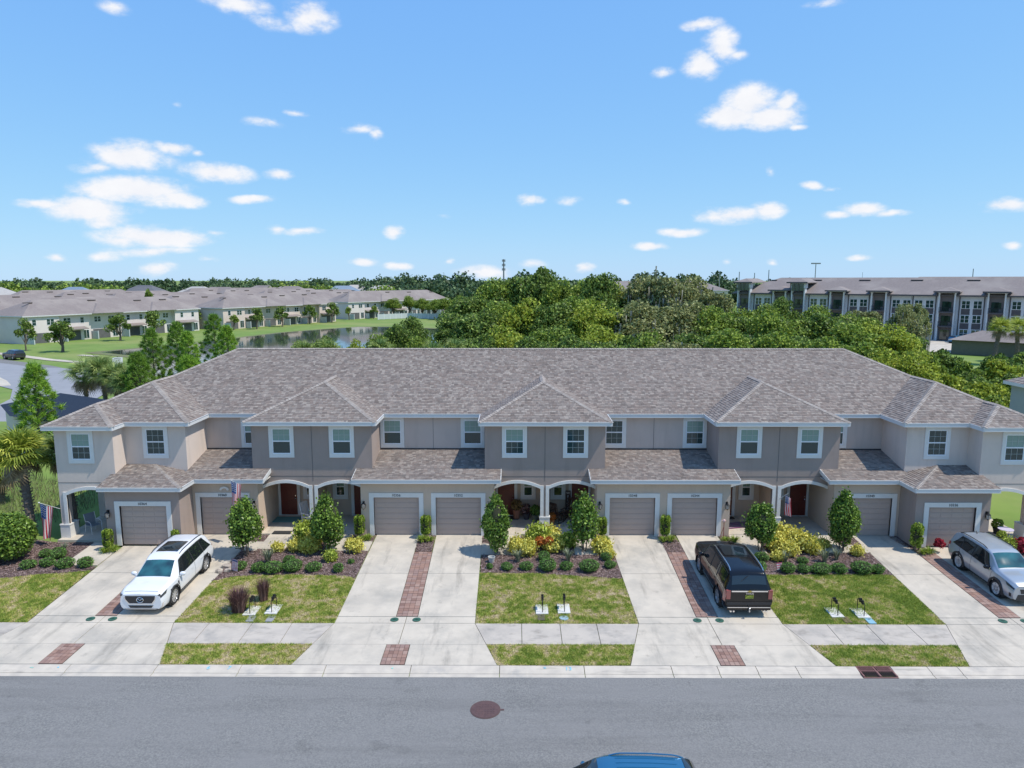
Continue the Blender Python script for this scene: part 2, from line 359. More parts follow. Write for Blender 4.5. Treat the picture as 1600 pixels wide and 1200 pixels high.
b = MB(); b.box(-90,90,24.045,27.12,-.9,-.50)
b.build('joint_bed', M_joint, curb)

# driveways
PITCH = 12.4
def driveway(c, xl, xr, fl, fr, xtl, xtr, ytop, pl=True, left_top=None):
    d = thing('driveway', (0,0,0), kind='structure')
    jy = 31.56; sp0, sp1 = c-.44, c+.44
    e = G_
    # two lanes each side of the paver strip, two slabs each
    def lane(x0b, x1b, x0t, x1t, ya, yb): slab('slab', [(x0b, ya+e), (x1b, ya+e), (x1t, yb-e), (x0t, yb-e)], d, M_conc)
    def ix(a, b_, y): return a+(b_-a)*(y-27.1)/(ytop-27.1)
    sk = c+.0; tk = c-.12 if c < 0 else c+.1
    cl = lambda y: c-.44 + (tk-c)*(y-27.66)/(33.9-27.66); cr = lambda y: cl(y)+.88
    for (ya, yb) in ((27.62, jy), (jy, ytop)):
        lane(ix(xl, xtl, ya)+e, cl(ya)-.02, ix(xl, xtl, yb)+e, cl(yb)-.02, ya, yb)
        lane(cr(ya)+.02, ix(xr, xtr, ya)-e, cr(yb)+.02, ix(xr, xtr, yb)-e, ya, yb)
    slab('slab', [(xl+e, 27.1+e), (c-e, 27.1+e), (c-e, 27.6), (xl+e, 27.6)], d, M_conc)
    slab('slab', [(c+e, 27.1+e), (xr-e, 27.1+e), (xr-e, 27.6), (c+e, 27.6)], d, M_conc)
    # apron
    x = lambda s, y: (xl if s < 0 else xr) + (fl if s < 0 else fr)*(27.1-y)/3.06
    slab('slab', [(x(-1,25.47)+e,25.47), (c-e,25.47), (c-e,27.1-e), (x(-1,27.1)+e,27.1-e)], d, M_conc)
    slab('slab', [(c+e,25.47), (x(1,25.47)-e,25.47), (x(1,27.1)-e,27.1-e), (c+e,27.1-e)], d, M_conc)
    slab('slab', [(x(-1,24.05)+e,24.05), (c-.46,24.05), (c-.46,25.46), (x(-1,25.46)+e,25.46)], d, M_conc)
    slab('slab', [(c+.46,24.05), (x(1,24.05)-e,24.05), (x(1,25.46)-e,25.46), (c+.46,25.46)], d, M_conc)
    # pavers: soldier-laid clay blocks, slightly uneven
    def pavers(ya, yb, xf, ncol):
        q = MB(); w = .88/ncol; h = .215; n = int((yb-ya)/h)
        h = (yb-ya)/n
        for r in range(n):
            for k in range(ncol):
                y0 = ya+r*h; x0 = xf(y0)+k*w; t = .022+random.uniform(-.004, .004); s_ = .007
                zz = lambda x_, y_: g(y_)+t
                q.prism_z([(x0+s_, y0+s_), (x0+w-s_, y0+s_), (x0+w-s_, y0+h-s_), (x0+s_, y0+h-s_)], lambda x_, y_: g(y_)-.05, zz)
        q.build('paver', M_paver, ps, kind='stuff')
        q = MB(); q.prism_z([(xf(ya), ya), (xf(ya)+.88, ya), (xf(yb)+.88, yb), (xf(yb), yb)], lambda x_, y_: g(y_)-.1, lambda x_, y_: g(y_)+.008)
        q.build('sand_bed', M_joint, ps)
    ps = thing('paver_strip', (0,0,0), kind='structure')
    pavers(27.64, 33.9, cl, 4)
    pavers(24.06, 25.45, lambda y: c-.44, 5)
    # cleanout caps
    for sx in (-.47, .44):
        o = thing('cleanout_cap', (c+sx, 27.36, g(27.36)+.014), 'x', 'cap', 'round green cleanout caps in the driveways')
        o.rotation_euler.x = -.0
        q = MB(); q.tube([(0,0,0),(0,0,.02)], .17, 18); q.build('lid', mat('green plastic', (.035,.11,.075), rough=.6), o)
        q = MB(); q.tube([(0,0,.019),(0,0,.03)], .05, 10); q.box(-.12,.12,-.008,.008,.018,.026); q.build('knob', mat('dark green plastic', (.015,.05,.035), rough=.6), o)
        CAPS.append((c+sx, o))
CAPS = []
dw = [(-18.55,-21.46,-15.47,-.89,.95,-21.6,-15.35), (-6.05,-8.92,-3.2,-.82,.98,-8.92,-3.3), (6.35,3.44,9.27,-.82,.81,3.3,9.1), (18.8,15.86,21.7,-.97,.9,16.2,21.6)]
d_ytop = [34.45, 35.95, 35.95, 35.9]
for (c, xl, xr, fl, fr, xtl, xtr) in dw:
    driveway(c, xl, xr, fl, fr, xtl, xtr, 34.6 if c < -10 else 36.12)
names = ['the white SUV driveway', 'the empty driveway', 'the black SUV driveway', 'the silver SUV driveway']
for i, (x, o) in enumerate(CAPS):
    o['label'] = 'green cleanout cap, %s one at the foot of %s' % (('left', 'right')[i % 2], names[i//2])
# extra paving beside the end garages
slab('garage_apron', [(-18.4,34.46),(-15.35,34.46),(-15.35,36.12),(-18.4,36.12)], None, M_conc, kind='structure')
slab('garage_apron', [(18.9,33.0),(21.9,33.0),(21.9,34.62),(18.9,34.62)], None, M_conc, kind='structure', lift=.016)

# sidewalk
walk = thing('sidewalk', (0,0,0), kind='structure')
def walkrun(x0, x1, fl, fr, js):
    X = [x0]+js+[x1]
    for i in range(len(X)-1):
        a0, a1 = X[i], X[i+1]; b0, b1 = a0, a1
        if i == 0: b0 = a0+fl
        if i == len(X)-2: b1 = a1+fr
        slab('slab', [(b0+G_, 25.5), (b1-G_, 25.5), (a1-G_, 27.09), (a0+G_, 27.09)], walk, M_conc2, lift=.010)
walkrun(-15.47, -8.92, .5, -.43, [-14.01,-12.25,-10.64])
walkrun(-3.2, 3.44, .51, -.43, [-1.31,.24,1.72])
walkrun(9.27, 15.86, .42, -.5, [11.04,12.63,14.25])
walkrun(-32, -21.46, 0, -.46, [-30.2,-28.5,-26.8,-25,-23.2])
walkrun(21.7, 30, .45, 0, [23.4,25,26.6,28.3])

# lawns, beds
def sheet(name, poly, mat_, lift, ysplit=(24.05,25.6,27.1,35.9), **tags):
    """flat sheet following the slope: cut polygon at slope breaks"""
    b = MB()
    def clip(P, y, keep_above):
        out = []
        for i in range(len(P)):
            a, c_ = P[i], P[(i+1) % len(P)]
            ia = (a[1] >= y) == keep_above; ic = (c_[1] >= y) == keep_above
            if ia: out.append(a)
            if ia != ic:
                t = (y-a[1])/(c_[1]-a[1]); out.append((a[0]+(c_[0]-a[0])*t, y))
        return out
    edges = [-1e9]+[y for y in GY[1:-1]]+[1e9]
    for i in range(len(edges)-1):
        P = clip(clip(poly, edges[i], True), edges[i+1], False)
        P = [p for k, p in enumerate(P) if abs(p[0]-P[k-1][0])+abs(p[1]-P[k-1][1]) > 1e-6]
        if len(P) > 2: b.add([(x, y, g(y)+lift) for x, y in P], [list(range(len(P)))])
    return b.build(name, mat_, **tags)
LAWNS = {
 'a': [(-40,27.1),(-21.48,27.1),(-21.6,31.75),(-22.3,31.55),(-24,31.3),(-25.3,30.9),(-28,30.5),(-31,30.9),(-40,31.5)],
 'b': [(-15.45,27.1),(-8.94,27.1),(-8.94,31.0),(-9.4,31.25),(-11.4,31.38),(-13.6,31.33),(-14.6,31.15),(-15.42,30.7)],
 'c': [(-3.18,27.1),(3.42,27.1),(3.36,31.0),(2.4,31.15),(1.25,31.3),(-.6,31.55),(-3.2,31.6)],
 'd': [(9.29,27.1),(15.84,27.1),(16.0,31.45),(14.4,31.5),(12,31.45),(9.2,31.45)],
 'e': [(21.8,27.1),(34,27.1),(34,33),(21.7,33)],
 'v1': [(-14.52,24.06),(-9.74,24.06),(-9.37,25.48),(-14.98,25.48)],
 'v2': [(-2.22,24.06),(2.6,24.06),(3.0,25.48),(-2.66,25.48)],
 'v3': [(10.1,24.06),(14.88,24.06),(15.33,25.48),(9.73,25.48)],
 'v4': [(22.7,24.06),(34,24.06),(34,25.48),(22.3,25.48)],
 'v0': [(-40,24.06),(-22.4,24.06),(-21.95,25.48),(-40,25.48)],
}
lawn = [sheet('lawn', P, M_soilgrass, .0, kind='structure') for P in LAWNS.values()]
BEDS = {
 'a': [(-21.6,31.77),(-21.6,32.2),(-23.3,32.25),(-23.3,35.0),(-25.3,35.0),(-30,36.2),(-31,30.92),(-28,30.52),(-25.3,30.92),(-24,31.32),(-22.3,31.57)],
 'b': [(-15.42,30.72),(-14.6,31.17),(-13.6,31.35),(-11.4,31.4),(-9.4,31.27),(-8.94,31.02),(-8.94,36),(-15.3,36)],
 'c': [(-3.2,31.62),(-.6,31.57),(1.25,31.32),(2.4,31.17),(3.36,31.02),(3.3,36),(-3.3,36)],
 'd': [(9.2,31.47),(12,31.47),(14.4,31.52),(16.0,31.47),(16.2,36),(9.15,36)],
 'p1': [(-6.6,33.92),(-5.74,33.92),(-5.8,36),(-6.65,36)],
 'p2': [(6.0,33.92),(6.9,33.92),(6.85,36),(5.9,36)],
 'p3': [(18.5,33.92),(19.3,33.92),(18.9,36),(18.55,36),(18.0,35.9)],
 'e': [(21.75,33.02),(34,33.02),(34,36.4),(21.75,36.4)],
}
bed = [sheet('mulch_bed', P, M_dirt, .0, kind='structure') for P in BEDS.values()]
def inside(P, x, y):
    c = np.zeros(len(x), bool); j = len(P)-1
    for i in range(len(P)):
        xi, yi = P[i]; xj, yj = P[j]
        if yi != yj:
            c ^= ((yi > y) != (yj > y)) & (x < (xj-xi)*(y-yi)/(yj-yi)+xi)
        j = i
    return c
def scatter(P, dens):
    a = np.array(P); x0, y0 = a.min(0); x1, y1 = a.max(0)
    n = int((x1-x0)*(y1-y0)*dens); x = RNG.uniform(x0, x1, n); y = RNG.uniform(y0, y1, n)
    k = inside(P, x, y); return x[k], y[k]
from mathutils import noise as MN
# grass blades: several greens, straw-coloured where the lawn is thin
M_bl = [leafmat('deep grass blades', (.25,.34,.055), .3, .38, (.34,.43,.08)), leafmat('grass blades', (.40,.46,.09), .3, .38, (.50,.54,.13)), leafmat('olive grass blades', (.54,.50,.18), .3, .32), leafmat('dry grass blades', (.58,.47,.30), .3, .2)]
def grass(P, dens, dry, name='grass', bright=0):
    x, y = scatter(P, dens); n = len(x)
    v = np.array([MN.noise(Vector((a*1.1, b*1.4, 3.3)))*.8+.8*MN.noise(Vector((a*3.6, b*3.9, 7.1)))+.4*MN.noise(Vector((a*9, b*9, 2.1))) for a, b in zip(x, y)])
    v += RNG.normal(0, .16, n)+dry
    bare = (v > .62) & (RNG.random(n) < .6)
    z = np.interp(y, GY, GZ); cuts = (-9, -.22, .12, .42, 9)
    for q_ in range(4):
        k = np.where((v > cuts[q_]) & (v <= cuts[q_+1]) & ~bare)[0]; m_ = len(k)
        if m_ == 0: continue
        a = RNG.uniform(0, 6.28, m_); w = .015; h = (.065,.055,.045,.032)[q_]
        P_ = np.stack([x[k], y[k], z[k]], 1)
        U = np.stack([np.cos(a)*w, np.sin(a)*w, np.zeros(m_)], 1)
        V = np.stack([RNG.normal(0, .04, m_), RNG.normal(0, .04, m_), h*RNG.uniform(.6, 1.5, m_)], 1)
        quads(name, P_, U, V, M_bl[q_], tri=True, kind='stuff')
for k, P in LAWNS.items():
    dry = {'a': -.02, 'b': .10, 'c': .17, 'd': -.12, 'v1': .18, 'v2': .14, 'v3': -.02, 'v0': 0, 'v4': -.1, 'e': -.2}[k]
    if k in 'a': P2 = [(max(x, -30), y) for x, y in P]
    elif k in ('e', 'v4', 'v0'): P2 = [(min(max(x, -27), 26), y) for x, y in P]
    else: P2 = P
    grass(P2, 2600, dry, bright=1 if k in ('d', 'v3') else 0)
# porch paths
paths = [[(-23.3,32.3),(-21.62,32.3),(-21.62,34.0),(-22.3,34.45),(-22.3,34.95),(-23.3,34.95)],
 [(-14.6,34.2),(-13.2,34.2),(-13.2,36.1),(-14.6,36.1)], [(-15.3,34.0),(-14.6,34.0),(-14.6,35.1),(-15.3,35.1)],
 [(-11.2,34.0),(-8.96,34.0),(-8.96,35.2),(-10.2,35.2),(-10.2,36.1),(-11.2,36.1)],
 [(-3.28,33.6),(-1.3,33.6),(-1.3,36.1),(-2.5,36.1),(-2.5,34.9),(-3.28,34.9)],
 [(1.4,33.6),(3.25,33.6),(3.25,34.9),(2.4,34.9),(2.4,36.1),(1.4,36.1)],
 [(9.2,33.7),(11,33.7),(11,36.1),(9.7,36.1),(9.7,34.8),(9.2,34.8)],
 [(13.5,33.9),(16.15,33.9),(16.15,34.8),(15,34.8),(15,36.1),(13.7,36.1)]]
# mulch chips
for k, P in BEDS.items():
    x, y = scatter(P, 520); kp = np.ones(len(x), bool)
    for Q in paths: kp &= ~inside(Q, x, y)
    x, y = x[kp], y[kp]; n = len(x)
    U, V = leaf_frames(n, .085, np.array([[0,0,1.]]), .72, .5); U *= .45; V *= 1.1
    quads('mulch', np.stack([x, y, np.interp(y, GY, GZ)+RNG.uniform(.012, .045, n)], 1), U, V, M_mulch, kind='stuff')

for P in paths: 
    b = MB(); b.prism_z(P, lambda x, y: g(y)-.1, lambda x, y: g(y)+.03); b.build('porch_path', M_conc, kind='structure')
# manhole and its frame in the road
mh = thing('manhole_cover', (-2.55,21.57,-.619), 'round rusty brown manhole cover set in the grey road', 'manhole cover')
b = MB(); b.tube([(0,0,0),(0,0,.012)], .50, 32); b.build('frame', mat('rusty frame', (.10,.06,.055), rough=.8), mh)
b = MB(); b.tube([(0,0,.0),(0,0,.02)], .46, 32)
for i in range(-4, 5):
    for j in range(-4, 5):
        if i*i+j*j < 17: b.box(i*.095-.03, i*.095+.03, j*.095-.03, j*.095+.03, .019, .026)
b.box(.5,.62,-.04,.04,0,.012)
b.build('lid', mat('rusty iron', (.115,.065,.062), (.085,.05,.05), 6, .8, .3, 40), mh)
# storm drain grate in the curb
gr = thing('storm_drain_grate', (11.38,23.72,-.53), 'rust red double storm drain grate let into the curb', 'drain')
mg = mat('rusted grate', (.23,.115,.10), (.17,.08,.075), 8, .85, .2, 60)
b = MB(); b.box(-.61,.61,-.34,-.30,-.02,.01); b.box(-.61,.61,.02,.05,0,.05); b.box(-.61,.61,.30,.34,.02,.062); b.box(-.61,-.56,-.30,.30,-.02,.045); b.box(.56,.61,-.30,.30,-.02,.045); b.box(-.03,.03,-.30,.30,-.02,.045); b.build('frame', mg, gr)
for sx in (-1, 1):
    for k in range(8):
        x = sx*(.085+k*.062); q = MB(); q.box(x-.012, x+.012, .05, .30, .0, .052); q.build('bar', mg, gr)
b = MB(); b.box(-.6,.6,-.34,-.33,-.2,-.02); b.box(-.6,.6,-.3,.3,-.25,-.2); 
for k in range(-9, 10): b.box(k*.06-.008, k*.06+.008, -.30, .02, -.02, .02)
b.build('sump', mat('drain pit', (.05,.03,.03)), gr)
# utility marks sprayed on the curb
def text(s, size, loc, rot, mt, name, parent=None, ext=.002, **tags):
    cu = bpy.data.curves.new(name, 'FONT'); cu.body = s; cu.size = size; cu.extrude = ext; cu.align_x = 'CENTER'; cu.align_y = 'CENTER'
    o = bpy.data.objects.new(name, cu); dg = bpy.context.evaluated_depsgraph_get()
    me = bpy.data.meshes.new_from_object(o); bpy.data.objects.remove(o); me.materials.clear(); me.materials.append(mt)
    o = link(me, name, parent, **tags); o.location = loc; o.rotation_euler = rot; return o
M_blue = mat('light blue spray paint', (.22,.55,.68), rough=.8); M_grn = mat('green spray paint', (.25,.60,.50), rough=.8)
for x, s_, mt, w in ((-19.05,'~',M_grn,'a'), (-18.1,'•',M_blue,'b'), (-12.65,'6',M_blue,'c'), (-11.9,'7',M_blue,'d'), (-6.0,'•',M_grn,'e'), (-.5,'*',M_blue,'f'), (.35,'13',M_blue,'g')):
    text(s_, .26, (x, 23.82, g(23.82)+.026), (.12,0,0), mt, 'curb_mark', label={'a':'green spray mark on the curb below the left paver patch','b':'light blue spray dot on the curb right of the left paver patch','c':'light blue sprayed numeral, left of the pair below the left verge','d':'light blue sprayed numeral, right of the pair below the left verge','e':'green spray dot on the curb below the central paver patch','f':'light blue spray star on the curb below the middle verge','g':'light blue sprayed 13 on the curb below the middle verge'}[w], cat='paint mark')
# ================================================================ THE TOWNHOUSE ROW
TH = thing('townhouse_row', (0,45,0), 'long taupe stucco row of eight townhouses with one big brown shingle hip roof', 'townhouses')
TH.location = (0,0,0)
EZ = 6.02; S1 = .475
def hip(x0, x1, y0, y1, z, s, faces='FLR', close_back=False):
    """hip roof solid: returns [(footprint polygon, plane(a,bx,by))]"""
    hw = min(x1-x0, y1-y0)/2
    out = []
    F = lambda: ([(x0,y0),(x1,y0),(x1-hw,y0+hw),(x0+hw,y0+hw)], (z-s*y0, 0, s))
    if (x1-x0) <= (y1-y0):
        out.append(([(x0,y0),(x1,y0),((x0+x1)/2,y0+hw)], (z-s*y0, 0, s), 'F'))
        out.append(([(x0,y0),((x0+x1)/2,y0+hw),((x0+x1)/2,y1),(x0,y1)], (z-s*x0, s, 0), 'L'))
        out.append(([(x1,y0),(x1,y1),((x0+x1)/2,y1),((x0+x1)/2,y0+hw)], (z+s*x1, -s, 0), 'R'))
    else:
        out.append(([(x0,y0),(x1,y0),(x1-hw,y0+hw),(x0+hw,y0+hw)], (z-s*y0, 0, s), 'F'))
        out.append(([(x0,y0),(x0+hw,y0+hw),(x0,y1)], (z-s*x0, s, 0), 'L'))
        out.append(([(x1,y0),(x1,y1),(x1-hw,y0+hw)], (z+s*x1, -s, 0), 'R'))
        out.append(([(x0,y1),(x0+hw,y1-hw),(x1-hw,y1-hw),(x1,y1)], (z+s*y1, 0, -s), 'B'))
    return out
def clip_half(P, nx_, ny_, c):
    out = []
    for i in range(len(P)):
        a, b_ = P[i], P[(i+1) % len(P)]
        da = nx_*a[0]+ny_*a[1]-c; db = nx_*b_[0]+ny_*b_[1]-c
        if da <= 0: out.append(a)
        if (da < 0 < db) or (db < 0 < da):
            t = da/(da-db); out.append((a[0]+(b_[0]-a[0])*t, a[1]+(b_[1]-a[1])*t))
    return out
def clip_poly(P, Q):
    n = len(Q); area = sum(Q[i][0]*Q[(i+1)%n][1]-Q[(i+1)%n][0]*Q[i][1] for i in range(n))
    if area < 0: Q = Q[::-1]
    for i in range(n):
        a, b_ = Q[i], Q[(i+1) % n]; ex, ey = b_[0]-a[0], b_[1]-a[1]
        l = math.hypot(ex, ey)
        if l < 1e-6: continue
        nx_, ny_ = ey/l, -ex/l
        P = clip_half(P, nx_, ny_, nx_*a[0]+ny_*a[1])
        if len(P) < 3: return []
    return P
def shingles(mbx, foot, plane, others=(), expo=.15):
    a0, bx_, by_ = plane; gl = math.hypot(bx_, by_); ux, uy = bx_/gl, by_/gl        # up-slope direction in plan
    tx, ty = -uy, ux; k = math.sqrt(1+gl*gl); dv = expo/k
    us = [tx*p[0]+ty*p[1] for p in foot]; vs_ = [ux*p[0]+uy*p[1] for p in foot]
    u0, u1, v0, v1 = min(us), max(us), min(vs_), max(vs_)
    zf = lambda x, y: a0+bx_*x+by_*y
    v = v0; row = 0
    while v < v1:
        u = u0-random.uniform(0, .5)
        while u < u1:
            w = random.choice((.10,.14,.17,.2,.24)); th = random.choice((.012,.018,.024))
            c = [(tx*a+ux*b_, ty*a+uy*b_) for a, b_ in ((u+.003, v), (u+w-.003, v), (u+w-.003, v+dv+.004), (u+.003, v+dv+.004))]
            P = c if all(u0_ in (0,) for u0_ in ()) and False else clip_poly(c, foot)
            u += w
            if len(P) < 3: continue
            cx, cy = sum(p[0] for p in P)/len(P), sum(p[1] for p in P)/len(P)
            zc = zf(cx, cy)
            if any(o(cx, cy) > zc+.12 for o in others): continue
            top = []; low = []
            for i, (x, y) in enumerate(P):
                vv = ux*x+uy*y; f = max(0, min(1, (v+dv-vv)/dv)); top.append((x, y, zf(x, y)+.004+th*f)); 
            n = len(top); fs = [list(range(n))]
            vv = [ux*p[0]+uy*p[1] for p in P]; pts = list(top)
            for i in range(n):
                j = (i+1) % n
                if abs(vv[i]-v) < 1e-4 and abs(vv[j]-v) < 1e-4:
                    b0 = len(pts); pts += [(P[i][0], P[i][1], zf(*P[i])-.004), (P[j][0], P[j][1], zf(*P[j])-.004)]
                    fs.append([i, b0, b0+1, j])
            ar = sum(P[i][0]*P[(i+1)%n][1]-P[(i+1)%n][0]*P[i][1] for i in range(n))
            if ar < 0: fs = [f[::-1] for f in fs]
            mbx.add(pts, fs)
        v += dv; row += 1
def caps(mbx, p, q, w=.15, step=.16):
    p, q = Vector(p), Vector(q); d = q-p; L_ = d.length; d.normalize(); sd_ = d.cross(Vector((0,0,1))).normalized()
    n = max(1, int(L_/step))
    for i in range(n):
        a = p+d*(i*L_/n); e = p+d*((i+1.15)*L_/n); j = random.uniform(-.008, .008)
        dr = -.42*w
        mbx.add([a+sd_*(w+j)+Vector((0,0,dr+.05)), a+Vector((0,0,.055)), a-sd_*(w+j)+Vector((0,0,dr+.05)),
                 e+sd_*(w+j)+Vector((0,0,dr+.03)), e+Vector((0,0,.035)), e-sd_*(w+j)+Vector((0,0,dr+.03))],
                [(0,3,4,1),(1,4,5,2),(0,1,2)])
solids = [(-25.65,25.65,38.75,51.45)] + [(c-3.5,c+3.5,36.42,44) for c in (-12.4,0,12.4)] + [(-25.65,-18.65,36.27,45),(18.65,25.65,36.27,45),(-25.65,-22.02,35.15,42),(22.02,25.65,35.15,42)]
def zsolid(s):
    x0, x1, y0, y1 = s
    def f(x, y):
        if x < x0-.01 or x > x1+.01 or y < y0-.01 or y > y1+.01: return -9
        r = min(x-x0, x1-x, y-y0)
        if s is solids[0]: r = min(r, y1-y)
        return EZ+S1*r
    return f
ZS = [zsolid(s) for s in solids]
for i, s in enumerate(solids):
    rf = MB(); sh = MB(); cp = MB()
    faces = hip(*s, EZ, S1) if (s[1]-s[0]) > (s[3]-s[2]) else hip(*s, EZ, S1)
    for foot, pl, tg in faces:
        zf = lambda x, y, pl=pl: pl[0]+pl[1]*x+pl[2]*y
        a = sum(foot[k][0]*foot[(k+1)%len(foot)][1]-foot[(k+1)%len(foot)][0]*foot[k][1] for k in range(len(foot)))
        rf.add([(x, y, zf(x, y)) for x, y in foot], [list(range(len(foot))) if a > 0 else list(range(len(foot)))[::-1]])
        if tg in 'FLR' and not (i == 0 and tg == 'B'):
            oth = [z for k, z in enumerate(ZS) if k != i]
            outer = (tg == 'L' and s[0] < -25) or (tg == 'R' and s[1] > 25)
            shingles(sh, foot, pl, oth,   .15 if not outer else .33)
    x0, x1, y0, y1 = s; hw = min(x1-x0, y1-y0)/2
    e = .0
    if i == 0:
        r1 = (x0+hw, y0+hw, EZ+S1*hw); r2 = (x1-hw, y0+hw, EZ+S1*hw)
        caps(cp, r1, r2); 
        caps(cp, (x0+2.9, y0+2.9, EZ+S1*2.9), r1); caps(cp, (x1-2.9, y0+2.9, EZ+S1*2.9), r2)
        caps(cp, (x0, y1, EZ), r1); caps(cp, (x1, y1, EZ), r2)
    else:
        ap = ((x0+x1)/2, y0+hw, EZ+S1*hw); yb = 38.75+hw
        yb = {3.5: 38.75+3.5, 1.815: 36.27+1.815}.get(round(hw, 3), yb)
        lo = -1 if x0 < -25 else 0; hi = 1 if x1 > 25 else 0
        st = 1.1 if hw > 2 else 0
        L0 = (x0, y0, EZ) if not (lo and hw > 2) else (x0+1.1, y0+1.1, EZ+S1*1.1)
        R0 = (x1, y0, EZ) if not (hi and hw > 2) else (x1-1.1, y0+1.1, EZ+S1*1.1)
        caps(cp, L0, ap); caps(cp, R0, ap)
        caps(cp, (ap[0], yb, ap[2]), ap)
    r = rf.build('roof', M_deck, TH)
    sh.build('shingles', M_shing, r, kind='stuff'); cp.build('ridge_cap', M_cap, r, kind='stuff')
# fascia boards and soffits
fa = MB()
def fascia(pts, z0=5.815, z1=6.005, t=.03, name='fascia'):
    for i in range(len(pts)-1):
        (xa, ya), (xb, yb) = pts[i], pts[i+1]; d = Vector((xb-xa, yb-ya, 0)); L_ = d.length; d.normalize(); n_ = Vector((d.y, -d.x, 0))
        q = MB(); c = Vector(((xa+xb)/2, (ya+yb)/2, (z0+z1)/2)) + n_*(-t/2+.02)
        q.obox(c, d, n_, (0,0,1), L_/2+.0, t/2, (z1-z0)/2)
        # drip edge
        q.obox(c+Vector((0,0,(z1-z0)/2+.01))+n_*.012, d, n_, (0,0,1), L_/2+.01, t/2+.012, .012)
        q.build(name, M_fascia, TH)
top = [(-25.65,51.4),(-25.65,35.15),(-22.02,35.15),(-22.02,36.27),(-18.65,36.27),(-18.65,38.75)]
for c in (-12.4,0,12.4): top += [(c-3.5,38.75),(c-3.5,36.42),(c+3.5,36.42),(c+3.5,38.75)]
top += [(18.65,38.75),(18.65,36.27),(22.02,36.27),(22.02,35.15),(25.65,35.15),(25.65,51.4)]
fascia(top)
q = MB()
for s in [(-25.62,25.62,38.78,51.4,5.80)] + [(c-3.47,c+3.47,36.45,38.77,5.80) for c in (-12.4,0,12.4)] + [(-25.62,-22.02,35.18,36.3,5.80),(-25.62,-18.68,36.3,38.77,5.80),(22.02,25.62,35.18,36.3,5.80),(18.68,25.62,36.3,38.77,5.80)]:
    q.box(s[0], s[1], s[2], s[3], s[4], s[4]+.02)
q.build('soffit', M_soffit, TH)

# walls ------------------------------------------------------------
def arc(xa, xb, zs, rise, n=14):
    return [(xa+(xb-xa)*i/n, zs+rise*(1-(2*i/n-1)**2)) for i in range(n+1)]
def wall(mt, *boxes, polys=()):
    q = MB()
    for b_ in boxes:
        q = MB(); q.box(*b_); q.build('wall', mt, TH)
for c in (-12.4, 0, 12.4):
    P = [(-3.2,5.8),(3.2,5.8),(3.2,3.28),(2.7,3.28)] + arc(2.7,.235,2.33,.30) + [(.235,.02),(-.235,.02)] + arc(-.235,-2.7,2.33,.30) + [(-2.7,3.28),(-3.2,3.28)]
    P = [(c+x, z) for x, z in P]
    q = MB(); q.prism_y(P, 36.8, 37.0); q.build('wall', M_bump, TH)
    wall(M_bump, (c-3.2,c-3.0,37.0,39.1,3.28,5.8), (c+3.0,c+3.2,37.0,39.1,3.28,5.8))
    wall(M_tan, (c-.08,c+.08,37.0,39.15,.02,2.7), (c-2.7,c-.08,37.0,39.15,2.66,2.7), (c+.08,c+2.7,37.0,39.15,2.66,2.7))
    # control joints
    q = MB(); q.box(c-.012,c+.012,36.79,36.8,2.75,5.78); q.box(c-2.9,c-.015,36.79,36.8,3.0,3.02); q.box(c+.015,c+2.9,36.79,36.8,3.0,3.02); q.build('control_joint', mat('stucco joint', (.15,.135,.13), rough=.9), TH)
    # arches: band and legs proud of the wall, pillar base
    for s in (-1, 1):
        A_ = arc(.235, 2.7, 2.33, .30); B_ = arc(.235, 2.7, 2.33+.17, .30)
        P = [(c+s*x, z) for x, z in A_] + [(c+s*x, z) for x, z in B_[::-1]]
        q = MB(); q.prism_y(P, 36.755, 36.86)
        xx = sorted((c+s*.055, c+s*.235)); q.box(xx[0], xx[1], 36.755, 36.9, .76, 2.5)
        q.build('arch_trim', M_trim, TH)
    q = MB(); q.box(c-.27,c+.27,36.73,37.06,0,.72); q.box(c-.29,c+.29,36.71,37.08,.72,.78); q.build('pillar_base', M_trim, TH)
    q = MB(); q.box(c-2.7,c+2.7,36.1,39.2,-.2,.05); q.build('porch_floor', mat('teal painted concrete', (.16,.27,.27), rough=.6) if False else M_conc, TH)
    # door and ground-floor window either side of the divider
for a, b_, mt in ((-19.0,-15.6,M_main),(-9.2,-3.2,M_main),(3.2,9.2,M_main),(15.6,19.0,M_main)):
    wall(mt, (a,b_,39.1,39.3,3.3,5.8))
q = MB()
for c in (-6.2, 6.2):
    q = MB(); q.box(c-.01,c+.01,39.092,39.1,3.9,5.78); q.build('control_joint', MATS['stucco joint'], TH)
wall(M_tan, (-25.1,25.1,39.16,39.3,0,3.3))
wall(M_end, (-25.25,-25.05,38.8,51.1,0,5.8), (25.05,25.25,38.8,51.1,0,5.8), (-25.25,25.25,51.1,51.2,0,5.8))
DW = 1.19
def garage_wall(x0, x1, y, doors, mt, zt=3.0, yb=39.1, sides=(1,1)):
    P = [(x0,.0)]
    for d in sorted(doors): P += [(d-DW,.0),(d-DW,2.09),(d+DW,2.09),(d+DW,.0)]
    P += [(x1,.0),(x1,zt),(x0,zt)]
    q = MB(); q.prism_y(P, y, y+.2)
    q.build('wall', mt, TH)
    if sides[0]: wall(mt, (x0,x0+.18,y+.2,yb,0,zt))
    if sides[1]: wall(mt, (x1-.18,x1,y+.2,yb,0,zt))
garage_wall(-9.7,-2.7,36.0,[-7.83,-4.57],M_tan); garage_wall(2.7,9.7,36.0,[4.57,7.83],M_tan)
garage_wall(-18.55,-15.1,36.0,[-16.97],M_tan, sides=(0,1)); garage_wall(15.1,18.55,36.0,[16.97],M_tan, sides=(1,0))
garage_wall(-22.3,-18.55,34.5,[-20.4],M_bump, yb=36.0, sides=(1,1)); garage_wall(18.55,22.3,34.5,[20.4],M_bump, yb=36.0, sides=(1,1))
